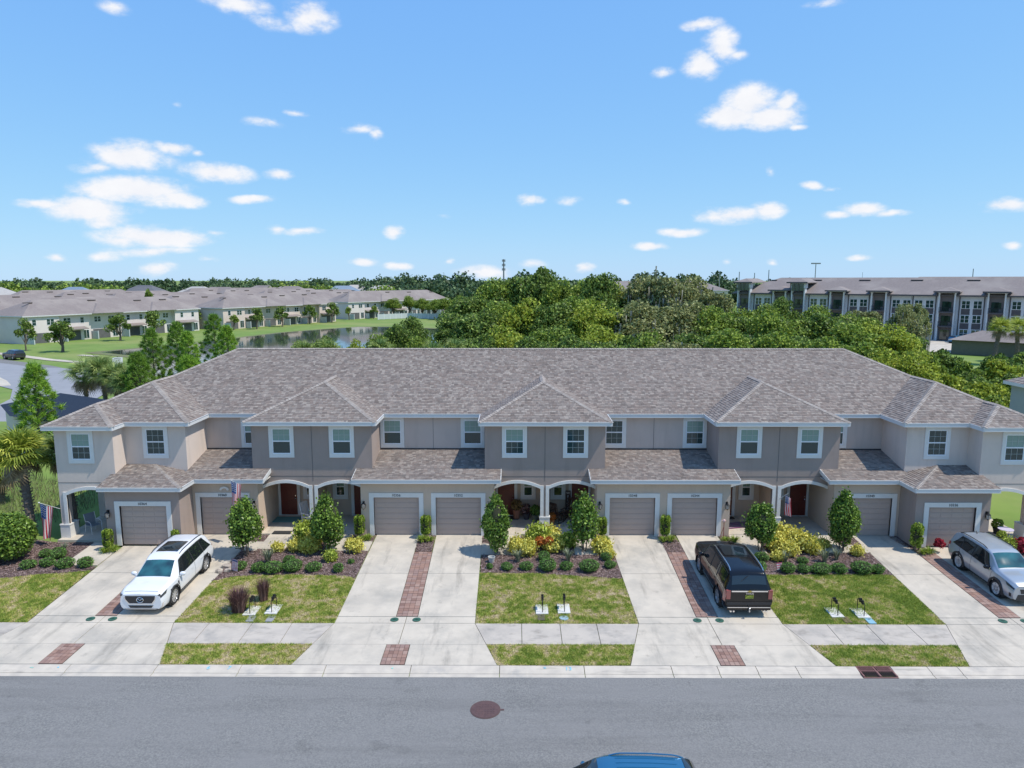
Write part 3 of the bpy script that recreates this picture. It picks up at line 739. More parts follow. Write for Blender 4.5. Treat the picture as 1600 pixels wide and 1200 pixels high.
wall(M_end, (-22.3,-22.12,36.0,39.1,0,3.0)); wall(M_end, (22.12,22.3,36.0,39.1,0,3.0))
for s in (-1, 1):
    def sx(a, b_): return (min(s*a, s*b_), max(s*a, s*b_))
    # end unit: upper front walls
    P = [(22.24,5.8),(25.25,5.8),(25.25,.02),(24.86,.02)] + arc(24.86,22.3,2.33,.30) + [(22.24,2.33)]
    q = MB(); q.prism_y([(s*x, z) for x, z in P], 35.5, 35.7); q.build('wall', M_end, TH)
    wall(M_end, (*sx(22.24,22.44),35.7,36.6,3.0,5.8))
    P = [(19.0,5.8),(22.24,5.8),(22.24,3.3),(19.0,3.3)]
    q = MB(); q.prism_y([(s*x, z) for x, z in P], 36.6, 36.8); q.build('wall', M_end, TH)
    wall(M_end, (*sx(19.0,19.2),36.8,39.1,3.3,5.8))
    wall(M_end, (*sx(25.05,25.25),35.7,38.8,2.55,5.8), (*sx(25.05,25.25),35.7,36.15,.02,2.55))
    wall(M_end, (*sx(22.3,25.05),38.8,38.95,.02,2.66))
    wall(M_soffit, (*sx(22.3,25.05),35.7,38.8,2.66,2.70))
    A_ = arc(24.86,22.3,2.33,.30); B_ = arc(24.86,22.3,2.50,.30)
    q = MB(); q.prism_y([(s*x, z) for x, z in A_] + [(s*x, z) for x, z in B_[::-1]], 35.455, 35.55)
    q.box(*sx(24.86,25.04),35.455,35.6,.76,2.5); q.build('arch_trim', M_trim, TH)
    q = MB(); q.box(*sx(24.80,25.31),35.43,36.18,0,.72); q.box(*sx(24.78,25.33),35.41,36.2,.72,.78); q.build('pillar_base', M_trim, TH)
    q = MB(); q.box(*sx(22.3,25.3),35.1,38.9,-.2,.05); q.build('porch_floor', M_conc, TH)
    # horizontal paint break above the arch
    q = MB(); q.box(*sx(22.3,25.25),35.49,35.5,3.0,3.02); q.build('control_joint', MATS['stucco joint'], TH)

# windows ------------------------------------------------------------
def make_window(w, h, gx=3, gy=2, blind=True, lower_grid=True):
    """window at its outer trim centre-bottom, facing -y; trim, frame, panes, muntins"""
    t = .17
    win = thing('window', (0,0,0), parent=TH)
    q = MB(); q.box(-w/2,-w/2+t,-.05,.02,0,h); q.box(w/2-t,w/2,-.05,.02,0,h); q.box(-w/2+t,w/2-t,-.05,.02,h-t,h); q.box(-w/2+t,w/2-t,-.05,.02,0,t+.03); q.build('trim', M_trim, win)
    a, b_ = w/2-t, h-t; z0 = t+.03; f = .05; zm = (z0+b_)/2
    q = MB(); q.box(-a,-a+f,-.035,.01,z0,b_); q.box(a-f,a,-.035,.01,z0,b_); q.box(-a+f,a-f,-.035,.01,b_-f,b_); q.box(-a+f,a-f,-.035,.01,z0,z0+f); q.box(-a+f,a-f,-.04,.01,zm-.03,zm+.03); q.build('frame', M_vinyl, win)
    q = MB()
    for zz0, zz1, doit in ((z0+f, zm-.03, lower_grid), (zm+.03, b_-f, True)):
        if not doit: continue
        for i in range(1, gx): x = -a+f+(2*a-2*f)*i/gx; q.box(x-.007,x+.007,-.018,.0,zz0,zz1)
        for j in range(1, gy): z = zz0+(zz1-zz0)*j/gy; q.box(-a+f,a-f,-.017,.0,z-.007,z+.007)
    q.build('muntin', M_munt, win)
    q = MB(); q.box(-a+f,a-f,-.006,.0,z0+f,zm-.03); q.build('pane', M_glass, win)
    q = MB(); q.box(-a+f,a-f,-.008,.0,zm+.03,b_-f); q.build('pane', M_blind if blind else M_glass, win)
    return win
w_b = make_window(1.33, 1.75, 3, 2, True, False); w_g = make_window(1.33, 1.75, 3, 2, False, True); w_p = make_window(.86, 1.45, 2, 2, True, False)
w_h = make_window(1.33, 1.75, 3, 2, True, True)
ups = [(-23.9,35.5,'h'),(-20.6,36.6,'g'),(-14.0,36.8,'b'),(-10.8,36.8,'b'),(-1.62,36.8,'h'),(1.62,36.8,'g'),(10.8,36.8,'b'),(14.0,36.8,'b'),(20.6,36.6,'g'),(23.9,35.5,'h'),
       (-16.35,39.1,'b'),(-8.5,39.1,'b'),(-3.98,39.1,'b'),(3.98,39.1,'g'),(8.5,39.1,'h'),(16.35,39.1,'b')]
used = set()
def put(src, loc, key):
    if key in used: return copy_tree(src, loc=loc, parent=TH)
    used.add(key); src.location = loc; return src
for x, y, k in ups: put({'b':w_b,'g':w_g,'h':w_h}[k], (x, y, 4.03 if y < 39 else 4.03), k)
pw = [(-.85,39.14),(.85,39.14),(-13.25,39.14),(-11.55,39.14),(11.55,39.14),(13.25,39.14),(-23.0,38.79),(23.0,38.79)]
for x, y in pw: put(w_p, (x, y, 1.0), 'p')

# garage doors ------------------------------------------------------------
def make_garage(door_h=2.06):
    t = thing('garage_door', (0,0,0), parent=TH)
    n = 7
    for i in range(n):
        z0 = .02+i*door_h/n; q = MB(); q.box(-DW+.01,DW-.01,.10,.14,z0+.004,z0+door_h/n-.004)
        for k in range(4):      # raised fields of each section
            a = -DW+.08+k*(2*DW-.16)/4; q.box(a+.05,a+(2*DW-.16)/4-.05,.09,.10,z0+.06,z0+door_h/n-.06)
        q.build('panel', M_gdoor, t)
    q = MB(); q.box(-DW,DW,.14,.19,0,2.09); q.build('backing', M_gdoor, t)
    q = MB(); q.box(-DW-.24,-DW,-.045,.10,0,2.33); q.box(DW,DW+.24,-.045,.10,0,2.33); q.box(-DW,DW,-.045,.10,2.09,2.33); q.build('trim', M_trim, t)
    return t
gd = make_garage()
gx = [(-20.4,34.5,'10364'),(-16.97,36,'10360'),(-7.83,36,'10356'),(-4.57,36,'10352'),(4.57,36,'10348'),(7.83,36,'10344'),(16.97,36,'10340'),(20.4,34.5,'10336')]
M_num = mat('house number paint', (.03,.03,.03), rough=.6)
for i, (x, y, n_) in enumerate(gx):
    t = put(gd, (x, y, 0), 'gd')
    text(n_, .19, (x, y-.052, 2.205), (R(90),0,0), M_num, 'house_number', TH, .006)
# lanterns
def make_lantern():
    t = thing('wall_lantern', (0,0,0), parent=TH)
    q = MB(); q.box(-.05,.05,-.02,0,-.16,.16); q.box(-.02,.02,-.14,-.02,.12,.15); q.tube([(0,-.15,.13),(0,-.15,.2)], .015, 6)
    q.tube([(0,-.15,.02),(0,-.15,.12)], [.13,.03], 6); q.tube([(0,-.15,-.22),(0,-.15,-.19)], [.05,.085], 6); q.tube([(0,-.15,-.26),(0,-.15,-.22)], .02, 6)
    for k in range(6):
        a = math.pi*k/3; q.tube([(.09*math.cos(a),-.15+.09*math.sin(a),-.19),(.12*math.cos(a),-.15+.12*math.sin(a),.02)], .009, 4)
    q.build('bracket', M_iron, t)
    q = MB(); q.tube([(0,-.15,-.185),(0,-.15,.015)], [.08,.108], 6); q.build('lamp_glass', mat('lantern glass', (.45,.42,.38), rough=.15, spec=.7), t)
    return t
ln = make_lantern()
for x, y in ((-22.16,34.5),(-15.32,36),(-9.55,36),(-2.86,36),(2.86,36),(9.52,36),(15.3,36),(22.12,34.5)): put(ln, (x, y, 1.72), 'ln')
# front doors
def make_door():
    t = thing('front_door', (0,0,0), parent=TH)
    q = MB(); q.box(-.47,.47,-.03,0,.02,2.08); q.build('leaf', M_door, t)
    q = MB()
    for x in (-.22, .22):
        for z0, z1 in ((.22,.85),(1.0,1.55),(1.68,1.95)):
            q.box(x-.14,x+.14,-.045,-.03,z0,z1)
    q.build('raised_panel', M_door, t)
    q = MB(); q.box(-.64,-.47,-.06,0,0,2.25); q.box(.47,.64,-.06,0,0,2.25); q.box(-.47,.47,-.06,0,2.08,2.25); q.box(-.6,.6,-.1,0,-.0,.03); q.build('trim', M_trim, t)
    q = MB(); q.ell((.38,-.08,1.0),(.035,.035,.035),8,6); q.tube([(.38,-.03,1.0),(.38,-.07,1.0)],.015,6); q.tube([(.38,-.03,1.15),(.38,-.05,1.15)],.03,8); q.build('handle', M_chrome, t)
    return t
fd = make_door()
for x in (-2.1,2.1,-14.5,-10.3,10.3,14.5): put(fd, (x, 39.15, .05), 'fd')

# lower roofs ------------------------------------------------------------
S2 = .22; LZ = 3.15
def lower(foot_list, fas, mt=M_shing):
    rf = MB(); sh = MB()
    for foot, pl in foot_list:
        zf = lambda x, y, pl=pl: pl[0]+pl[1]*x+pl[2]*y
        rf.prism_z(foot, lambda x, y: zf(x, y)-.16, zf)
        shingles(sh, foot, pl)
    r = rf.build('lower_roof', M_deck, TH); sh.build('shingles', M_shing, r, kind='stuff')
    return r
for c in (-6.2, 6.2):
    lower([([(c-3.87,35.6),(c+3.87,35.6),(c+3.87,36.8),(c+3.0,36.8),(c+3.0,39.1),(c-3.0,39.1),(c-3.0,36.8),(c-3.87,36.8)], (LZ-S2*35.6, 0, S2))], None) if False else None
    pl = (LZ-S2*35.6, 0, S2)
    lower([([(c-3.87,35.6),(c+3.87,35.6),(c+3.87,36.8),(c-3.87,36.8)], pl), ([(c-3.0,36.8),(c+3.0,36.8),(c+3.0,39.1),(c-3.0,39.1)], pl)], None)
    fascia([(c-3.87,35.6),(c+3.87,35.6)], 2.94, 3.13)
    for s in (-1, 1):      # raking board at the open end
        x = c+s*3.87; q = MB(); zz = lambda y: LZ+S2*(y-35.6)
        q.prism_z([(x-.02,35.6),(x+.02,35.6),(x+.02,36.8),(x-.02,36.8)], lambda x_, y: zz(y)-.21, lambda x_, y: zz(y)+.01); q.build('fascia', M_fascia, TH)
    q = MB(); q.box(c-3.85,c+3.85,35.62,36.0,2.96,2.98); q.box(c-3.85,c-3.5,36.0,36.8,2.96,2.98); q.box(c+3.5,c+3.85,36.0,36.8,2.96,2.98); q.build('soffit', M_soffit, TH)
    q = MB(); q.box(c-3.0,c+3.0,39.06,39.1,LZ+S2*3.5-.02,LZ+S2*3.5+.07); q.build('flashing', mat('dark flashing', (.03,.03,.035), rough=.5), TH)
for s in (-1, 1):
    def F(P): return [(s*x, y) for x, y in P]
    plf = (LZ-S2*35.6, 0, S2); ple = (LZ-S2*34.1, 0, S2); pls = (LZ-S2*18.25, s*S2, 0)
    lower([(F([(14.65,35.6),(18.28,35.6),(18.28,36.8),(14.65,36.8)]), plf), (F([(15.6,36.8),(19.0,36.8),(19.0,39.1),(15.6,39.1)]), plf), (F([(18.28,35.6),(19.06,36.38),(19.0,36.8),(18.28,36.8)]), plf),
           (F([(18.25,34.1),(22.45,34.1),(22.45,35.5),(19.65,35.5)]), ple), (F([(19.65,35.5),(22.24,35.5),(22.24,36.6),(20.75,36.6)]), ple),
           (F([(18.25,34.1),(20.75,36.6),(19.24,36.6),(18.25,35.6)]), pls)], None)
    cp = MB(); caps(cp, (s*18.25,34.1,LZ), (s*20.75,36.6,LZ+S2*2.5), .13); cp.build('ridge_cap', M_cap, TH, kind='stuff')
    fp = F([(14.65,36.8),(14.65,35.6),(18.25,35.6),(18.25,34.1),(22.45,34.1),(22.45,35.5)])
    if s < 0: fp = fp[::-1]
    fascia(fp[1:] if s > 0 else fp[:-1], 2.94, 3.13)
    q = MB(); zz = lambda y: LZ+S2*(y-35.6); x = s*14.65
    q.prism_z([(x-.02,35.6),(x+.02,35.6),(x+.02,36.8),(x-.02,36.8)], lambda x_, y: zz(y)-.21, lambda x_, y: zz(y)+.01); q.build('fascia', M_fascia, TH)
    def sx(a, b_): return (min(s*a, s*b_), max(s*a, s*b_))
    q = MB(); q.box(*sx(14.67,18.55),35.62,36.0,2.96,2.98); q.box(*sx(18.27,22.43),34.12,34.5,2.96,2.98); q.box(*sx(14.67,15.1),36.0,36.8,2.96,2.98); q.box(*sx(22.3,22.43),34.5,35.5,2.96,2.98); q.box(*sx(18.27,18.55),34.5,35.62,2.96,2.98); q.build('soffit', M_soffit, TH)
    q = MB(); q.box(*sx(15.6,19.0),39.06,39.1,LZ+S2*3.5-.02,LZ+S2*3.5+.07); q.build('flashing', MATS['dark flashing'], TH)
for y0, y1, c in ((36.04,36.1,0),): pass
# ================================================================ FRONT PLANTING
M_lig = leafmat('glossy shrub leaf', (.12,.22,.035), .6, .35, (.24,.34,.06), rough=.35)
M_litop = leafmat('clipped hedge leaf', (.20,.30,.035), .5, .3, (.30,.38,.05))
M_mound = leafmat('mound shrub leaf', (.11,.22,.045), .5, .3, (.18,.31,.075))
M_crot = leafmat('yellow variegated leaf', (.66,.60,.10), .4, .3, (.72,.68,.20))
M_crotg = leafmat('lime green leaf', (.33,.42,.05), .45, .3, (.50,.55,.10))
M_orange = leafmat('orange leaf', (.5,.16,.03), .35, .2)
M_redleaf = leafmat('crimson leaf', (.40,.03,.05), .45, .2)
M_grassy = leafmat('grey green strap leaf', (.20,.24,.15), .4, .2, (.32,.34,.22))
M_lir = leafmat('strap leaf green', (.22,.32,.04), .4, .3, (.34,.40,.07))
M_purple = leafmat('purple fountain grass', (.15,.075,.07), .5, .2, (.28,.17,.14))
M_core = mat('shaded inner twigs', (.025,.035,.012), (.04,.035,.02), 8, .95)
M_stem = mat('grey brown stem', (.16,.13,.10), (.10,.08,.06), 10, .9)

def shell(n, r, c, size, bump=.12, flat=.45, base=None, clumps=26, boxy=1):
    """leaf quads over a lumpy ellipsoid"""
    d = rnd_dirs(n, .15); cd_ = rnd_dirs(clumps, .1)
    if boxy != 1: d = np.sign(d)*np.abs(d)**boxy; d *= .86
    k = (d @ cd_.T).max(1); rad = 1-bump+bump*1.6*np.clip(k-.80, 0, .20)/.20*.7 + RNG.normal(0, .055, n)
    rad *= np.where(RNG.random(n) < .35, RNG.uniform(.75, 1, n), 1)
    P = d*rad[:, None]*np.array(r)+np.array(c); nrm = d/np.array(r); nrm /= np.linalg.norm(nrm, axis=1)[:, None]
    U, V = leaf_frames(n, size, nrm, flat); return P, U, V
def shrub_proto(name, r, n, size, mt, stem=0, cone=0, core=.8, bump=.12, loose=0, boxy=1):
    t = thing(name, (0,0,0))
    z = stem+r[2]*.93
    P, U, V = shell(n, r, (0,0,z), size, bump, boxy=boxy)
    if cone:      # taper towards the top
        f = 1-cone*np.clip((P[:,2]-z)/r[2]+.1, 0, 1); P[:,0] *= f; P[:,1] *= f
        f2 = 1+.22*np.clip(-(P[:,2]-z)/r[2]-.1, 0, 1); P[:,0] *= f2; P[:,1] *= f2
    if loose:
        k = RNG.random(n) < loose; P[k] += RNG.normal(0, .12, (k.sum(), 3))
    quads('foliage', P, U, V, mt, t)
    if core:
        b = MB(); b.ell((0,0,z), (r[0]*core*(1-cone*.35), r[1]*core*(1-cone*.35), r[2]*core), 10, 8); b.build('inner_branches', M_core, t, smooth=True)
    if stem:
        b = MB()
        for k in range(3):
            a = k*2.1; b.tube([(.08*math.cos(a), .08*math.sin(a), 0), (.12*math.cos(a), .12*math.sin(a), stem*.6), (.2*math.cos(a), .2*math.sin(a), stem+r[2]*.6)], [.035,.03,.015], 6)
        b.build('stem', M_stem, t)
    return t
def place(src, first, loc, label, cat, group, rz=None, scale=1):
    """first use moves the prototype, later uses copy it"""
    rz = random.uniform(0, 6.28) if rz is None else rz
    if first not in FIRST:
        FIRST.add(first); o = src; o.location = loc; o.rotation_euler.z = rz; o.scale = scale if isinstance(scale, tuple) else (scale,)*3
    else: o = copy_tree(src, loc=loc, rz=rz, scale=scale)
    o['label'] = label; o['category'] = cat
    if group: o['group'] = group
    return o
FIRST = set()
# six upright trees in the beds
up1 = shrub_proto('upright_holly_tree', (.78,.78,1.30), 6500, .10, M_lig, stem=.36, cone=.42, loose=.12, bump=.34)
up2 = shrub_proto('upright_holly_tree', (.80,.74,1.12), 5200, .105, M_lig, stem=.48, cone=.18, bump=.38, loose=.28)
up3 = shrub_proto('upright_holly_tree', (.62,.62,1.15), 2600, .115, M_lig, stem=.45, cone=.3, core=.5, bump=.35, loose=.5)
T6 = [(-14.89,33.48,up2,'A','rounded glossy tree with bushy top right behind the white SUV driveway',(1,1,1.08)),
      (-10.96,33.87,up1,'B','dense pointed glossy tree between the yellow shrubs left of the empty driveway',(1,1,1.02)),
      (-2.53,33.76,up1,'B','dense pointed glossy tree right beside the empty driveway, casting shadow on it',(.92,.92,1.03)),
      (1.86,34.0,up3,'C','thin ragged glossy tree with gaps in its crown, left of the 10348 garage',(1.05,1.05,1.12)),
      (10.71,34.04,up2,'A','broad glossy tree just right of the black SUV',(.95,.95,.93)),
      (14.78,34.06,up1,'B','tall dense glossy tree in the right bed beside the 10340 garage',(1.0,1.0,1.08))]
for x, y, src, f, lab, sc_ in T6: place(src, f, (x, y, g(y)), lab, 'tree', 'upright glossy trees in the front beds', scale=sc_)
big = shrub_proto('round_holly_bush', (1.15,1.1,1.05), 7500, .115, M_lig, stem=.25, cone=.1)
place(big, 'big', (-26.3,33.0,g(33)), 'big round glossy bush at the left edge of the photo in the mulch', 'bush', None)
# clipped columns by the garages
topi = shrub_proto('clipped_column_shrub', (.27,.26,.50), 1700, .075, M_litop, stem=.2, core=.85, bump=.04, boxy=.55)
def blades(n, h, spread, w, mt, name, parent=None, droop=.5, base=.08, **tags):
    """arching strap leaves from a common base"""
    a = RNG.uniform(0, 6.28, n); k = 5; V_ = []; F_ = []
    for i in range(n):
        L_ = h*RNG.uniform(.65, 1.1); s_ = spread*RNG.uniform(.3, 1); b0 = np.array([math.cos(a[i])*base*RNG.random(), math.sin(a[i])*base*RNG.random(), 0])
        dr_ = np.array([math.cos(a[i]), math.sin(a[i]), 0]); sdv = np.array([-dr_[1], dr_[0], 0]); o = len(V_)
        for j in range(k):
            t = j/(k-1); p = b0+dr_*s_*(t**1.6)+np.array([0,0,L_*(t-droop*t**3*s_/max(spread,1e-3))]); ww = w*(1-t**2*.92)
            V_ += [tuple(p-sdv*ww), tuple(p+sdv*ww)]
        for j in range(k-1): F_.append((o+2*j, o+2*j+1, o+2*j+3, o+2*j+2))
    me = bpy.data.meshes.new(name); me.from_pydata(V_, [], F_); me.materials.append(mt); me.update()
    return link(me, name, parent, **tags)
TP = [(-22.02,34.0,.9,'clipped column shrub left of the leftmost garage door'),(-18.72,34.2,.8,'clipped column shrub half hidden behind the roof of the white SUV'),(-9.72,35.6,1,'clipped column shrub left of the 10356 garage door, beside the porch path'),
      (-6.25,35.6,1,'clipped column shrub between the two garage doors of the empty driveway'),(2.98,35.65,.92,'clipped column shrub half behind the thin ragged tree'),(6.26,35.6,1.02,'clipped column shrub between the garage doors left of the black SUV'),(18.5,34.1,1.15,'stout clipped column shrub left of the rightmost garage door')]
for x, y, s_, lab in TP: place(topi, 'topi', (x, y, g(y)), lab, 'shrub', 'clipped column shrubs by the garage doors', scale=(s_,s_,s_*1.12))
lir = thing('strap_leaf_clump', (0,0,0)); blades(130, .42, .34, .016, M_lir, 'leaves', lir, .7)
LIR = [(-22.05,33.72,'strap leaf clump at the foot of the 10364 column shrub'),(-21.7,33.85,'strap leaf clump between column shrub and the left driveway'),(-9.6,35.2,'strap leaf clump below the column shrub at the empty driveway corner'),(-9.25,35.35,'strap leaf clump right beside the 10356 garage trim'),
 (-6.4,35.15,'left strap leaf clump at the top of the central paver strip'),(-6.0,35.2,'right strap leaf clump at the top of the central paver strip'),(3.1,35.2,'strap leaf clump below the column shrub by the ragged tree'),(6.1,35.2,'left strap leaf clump at the top of the paver strip beside the black SUV'),(6.5,35.25,'right strap leaf clump at the top of the paver strip beside the black SUV'),
 (9.3,35.2,'strap leaf clump left of the 10344 porch path behind the black SUV'),(9.75,35.15,'second strap leaf clump behind the black SUV, nearer the glossy tree'),(18.7,33.75,'strap leaf clump below the stout shrub left of 10336'),(19.05,33.85,'strap leaf clump beside the red flowering plant'),(.95,35.5,'bright strap leaf clump by the porch right of the central pillar'),(-.9,35.3,'bright strap leaf clump by the porch left of the central pillar')]
for x, y, lab in LIR: place(lir, 'lir', (x, y, g(y)), lab, 'plant', 'strap leaf clumps by the house', scale=random.uniform(.9,1.25))
# low mounds
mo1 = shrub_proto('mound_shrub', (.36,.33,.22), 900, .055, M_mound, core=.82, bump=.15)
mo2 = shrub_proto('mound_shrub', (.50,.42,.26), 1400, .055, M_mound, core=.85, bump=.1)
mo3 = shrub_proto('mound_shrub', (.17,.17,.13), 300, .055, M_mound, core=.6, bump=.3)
MO = [(-26.84,32.2,1,'a','small mound shrub at the very left edge of the photo'),(-24.72,32.01,1,'a','mound shrub, second of the front row in the left bed'),(-24.75,33.28,.85,'a','mound shrub nearest the palm trunk in the left bed'),(-24.0,32.29,1,'a','mound shrub in front of the flag in the left bed'),(-24.0,33.14,1.1,'a','mound shrub below the left porch pillar'),(-23.02,32.09,1.15,'a','mound shrub just left of the end of the left porch path'),(-22.13,32.23,1.1,'a','mound shrub beside the driveway at the left porch path'),
 (-14.6,31.95,.9,'a','mound shrub behind the garden flag by the white SUV'),(-13.65,31.7,.95,'a','mound shrub left of the two wide ones below 10356'),(-12.95,31.65,1,'b','widest mound shrub in the bed right of the white SUV'),(-12.05,31.8,.95,'b','second wide mound shrub in the bed right of the white SUV'),(-11.1,31.81,1.05,'a','round mound shrub in the shade of the pointed tree'),(-12.5,32.62,.85,'a','mound shrub set back by the grey strap leaf clump'),(-9.9,31.75,.8,'a','mound shrub near the empty driveway in the left centre bed'),(-9.5,32.6,1,'c','tiny green seedling shrub near the empty driveway'),
 (-2.79,32.05,1,'c','tiny seedling shrub in the central bed beside the driveway'),(-1.97,31.98,.85,'a','mound shrub, leftmost round one of the central bed'),(-1.06,31.99,.9,'a','mound shrub in front of the blue-grey clump of the central bed'),(-.17,33.0,.95,'a','mound shrub set back in the middle of the central bed'),(-.05,31.95,1.0,'b','wide double mound shrub at the middle of the central bed'),(.85,32.0,.9,'a','mound shrub right of the wide one in the central bed'),(1.9,31.85,.98,'b','large smooth mound shrub at the right of the central bed'),(2.86,33.05,.8,'a','mound shrub behind the rightmost one of the central bed'),(2.95,32.2,.8,'a','rightmost mound shrub of the central bed by the driveway'),
 (9.95,31.9,1,'a','mound shrub touching the rear corner of the black SUV'),(10.4,33.0,.95,'a','mound shrub under the glossy tree right of the black SUV'),(11.2,31.75,1,'a','mound shrub right of the small pink flag'),(11.95,31.75,.85,'a','mound shrub third from the black SUV along the right bed'),(12.3,32.74,.75,'a','small mound shrub set back in the right bed'),(12.75,31.7,.98,'b','dense wide mound shrub at the middle of the right bed'),(13.6,31.75,1.05,'a','mound shrub in the shade of the tall tree in the right bed'),(14.65,31.7,1.02,'b','pale wide mound shrub near the right end of the right bed'),(15.4,31.7,.85,'a','last mound shrub of the right bed beside the driveway')]
for x, y, s_, k, lab in MO: place({'a':mo1,'b':mo2,'c':mo3}[k], 'mo'+k, (x, y, g(y)+.01), lab, 'shrub', 'low mound shrubs in the front beds', scale=(s_,s_*.95,s_*random.uniform(.9,1.15)))
# yellow variegated shrubs
cr1 = shrub_proto('yellow_shrub', (.52,.48,.36), 1300, .11, M_crot, core=.55, bump=.35, loose=.4)
cr2 = shrub_proto('lime_shrub', (.55,.5,.42), 1300, .105, M_crotg, core=.6, bump=.3, loose=.35)
CR = [(-13.5,33.95,.6,'y','sparse yellow shrub left of the grey strap leaf clump'),(-12.6,34.0,.7,'y','yellow shrub behind the wide mound shrubs'),(-11.85,33.9,.9,'y','bright yellow shrub left of the pointed tree'),(-12.5,35.3,1.05,'g','lime green shrub at the foot of the porch pillar of 10360'),(-11.9,34.9,.9,'y','yellow shrub in front of the left porch pillar'),(-11.3,35.5,.7,'y','pale yellow shrub behind the pointed tree'),(-9.55,33.9,.75,'y','yellow shrub right of the pointed tree by the driveway'),(-9.95,34.5,.6,'y','small yellow shrub on the path edge right of the pointed tree'),(-10.55,32.85,.6,'g','scrappy lime green shrub in the shade of the pointed tree'),
 (-1.5,33.9,.95,'y','yellow shrub right of the pointed tree in the central bed'),(-.95,33.6,.9,'y','yellow shrub behind the blue-grey clump'),(-.4,34.9,1.1,'g','lime green shrub in front of the central pillar'),(.15,35.3,1.1,'y','tall yellow shrub just in front of the central pillar'),(.35,34.1,1.0,'y','bright yellow shrub in the middle of the central bed'),(1.15,34.6,.8,'g','yellow green shrub right of the central pillar'),(2.7,33.9,.95,'y','yellow shrub right of the ragged tree'),(3.0,33.3,.6,'y','yellow shrub at the right corner of the central bed'),
 (11.2,33.0,.62,'y','yellow shrub in front of the broad glossy tree'),(11.6,34.2,.95,'y','yellow shrub right of the broad glossy tree'),(12.2,35.0,1.25,'y','tall yellow shrub in front of the right porch pillar'),(12.75,34.4,1.15,'y','big yellow shrub in the middle of the right bed'),(12.0,33.6,.85,'y','yellow shrub low in the middle of the right bed'),(13.3,33.9,.9,'y','dull yellow shrub at the path edge of the right bed'),(14.1,34.6,.6,'y','small yellow shrub left of the tall tree'),(15.35,33.6,.6,'y','small yellow shrub right of the tall tree by the driveway'),(23.2,34.2,.8,'g','lime green shrub in front of the right porch')]
for x, y, s_, k, lab in CR: place({'y':cr1,'g':cr2}[k], 'cr'+k, (x, y, g(y)), lab, 'shrub', 'yellow and lime shrubs in the front beds', scale=(s_,s_,s_*random.uniform(1.0,1.25)))
orp = shrub_proto('orange_shrub', (.26,.24,.22), 300, .11, M_orange, core=.4, bump=.3)
place(orp, 'or', (-.35,34.0,g(34)+.35), 'orange leaved shrub among yellow ones, left of the central pillar', 'shrub', 'orange shrubs')
place(orp, 'or', (.08,33.95,g(34)+.35), 'orange leaved shrub among yellow ones, right of its orange twin', 'shrub', 'orange shrubs')
rd = shrub_proto('crimson_shrub', (.30,.28,.26), 400, .11, M_redleaf, core=.4, bump=.35)
place(rd, 'rd', (19.6,34.0,g(34)+.25), 'crimson flowering plant right of the stout column shrub', 'shrub', 'crimson plants', scale=.9)
place(rd, 'rd', (23.7,34.0,g(34)), 'dark crimson shrub in front of the right porch table', 'shrub', 'crimson plants', scale=1.5)
place(rd, 'rd', (22.6,32.2,g(32)), 'crimson shrub at the right photo edge beside the silver SUV', 'shrub', 'crimson plants', scale=1.0)
gs = thing('strap_leaf_plant', (0,0,0)); blades(70, .78, .38, .022, M_grassy, 'leaves', gs, .35)
for x, y, s_, lab in ((-13.49,32.6,1.15,'tall grey strap leaf plant behind the wide mound shrubs'),(-1.42,32.8,1,'grey strap leaf plant in the left of the central bed'),(1.0,32.85,1,'thin strap leaf plant in front of the ragged tree'),(11.49,32.8,.9,'strap leaf plant left in the right bed'),(13.4,32.8,1.1,'grey strap leaf plant at the middle of the right bed'),(14.1,33.1,.9,'dark strap leaf plant left of the tall tree trunk'),(-24.2,33.9,.7,'small strap leaf plant below the left porch pillar')):
    place(gs, 'gs', (x, y, g(y)), lab, 'plant', 'tall strap leaf plants in the beds', scale=s_)
pg = thing('purple_fountain_grass', (0,0,0)); blades(650, 1.25, .42, .011, M_purple, 'blades', pg, .35, base=.25)
place(pg, 'pg', (-13.15,28.0,g(28)), 'larger purple fountain grass clump on the lawn beside the meter pad', 'ornamental grass', 'purple fountain grasses', scale=(1.15,1.1,1.0))
place(pg, 'pg', (-12.45,28.95,g(29)), 'smaller purple fountain grass clump, farther from the sidewalk', 'ornamental grass', 'purple fountain grasses', scale=(.75,.75,.95))

# ------------------------------------------------ palms and pines near the house
M_palm = leafmat('palm frond', (.30,.37,.05), .45, .35, (.50,.50,.10))
M_palmd = leafmat('dull palm frond', (.20,.28,.07), .5, .3, (.36,.42,.14))
M_dead = leafmat('dead frond', (.26,.19,.11), .35, .2)
def frond_mesh(L_=1.25, fan=.75, n=26):
    """costapalmate fan: petiole and radiating drooping leaflets"""
    V_ = []; F_ = []
    def seg(p, q, w0, w1):
        o = len(V_); d = Vector(q)-Vector(p); sdv = d.cross(Vector((0,0,1))); sdv = sdv.normalized() if sdv.length > 1e-4 else Vector((0,1,0))
        for P_, w in ((p,w0),(q,w1)): V_.extend([tuple(Vector(P_)-sdv*w), tuple(Vector(P_)+sdv*w)])
        F_.append((o,o+1,o+3,o+2))
    seg((0,0,0), (L_*.5,0,.12), .028, .02)
    for i in range(n):
        a = (i/(n-1)-.5)*3.9; b0 = Vector((L_*.5,0,.12)); ln_ = fan*(1-.22*abs(a)/1.95)*random.uniform(.9,1.08)
        d = Vector((math.cos(a), math.sin(a), .12)); m_ = b0+d*ln_*.6; t_ = b0+d*ln_; t_.z -= ln_*random.uniform(.18,.42)
        seg(tuple(b0), tuple(m_), .022, .036); seg(tuple(m_), tuple(t_), .036, .004)
    me = bpy.data.meshes.new('frond'); me.from_pydata(V_, [], F_); me.update(); return me
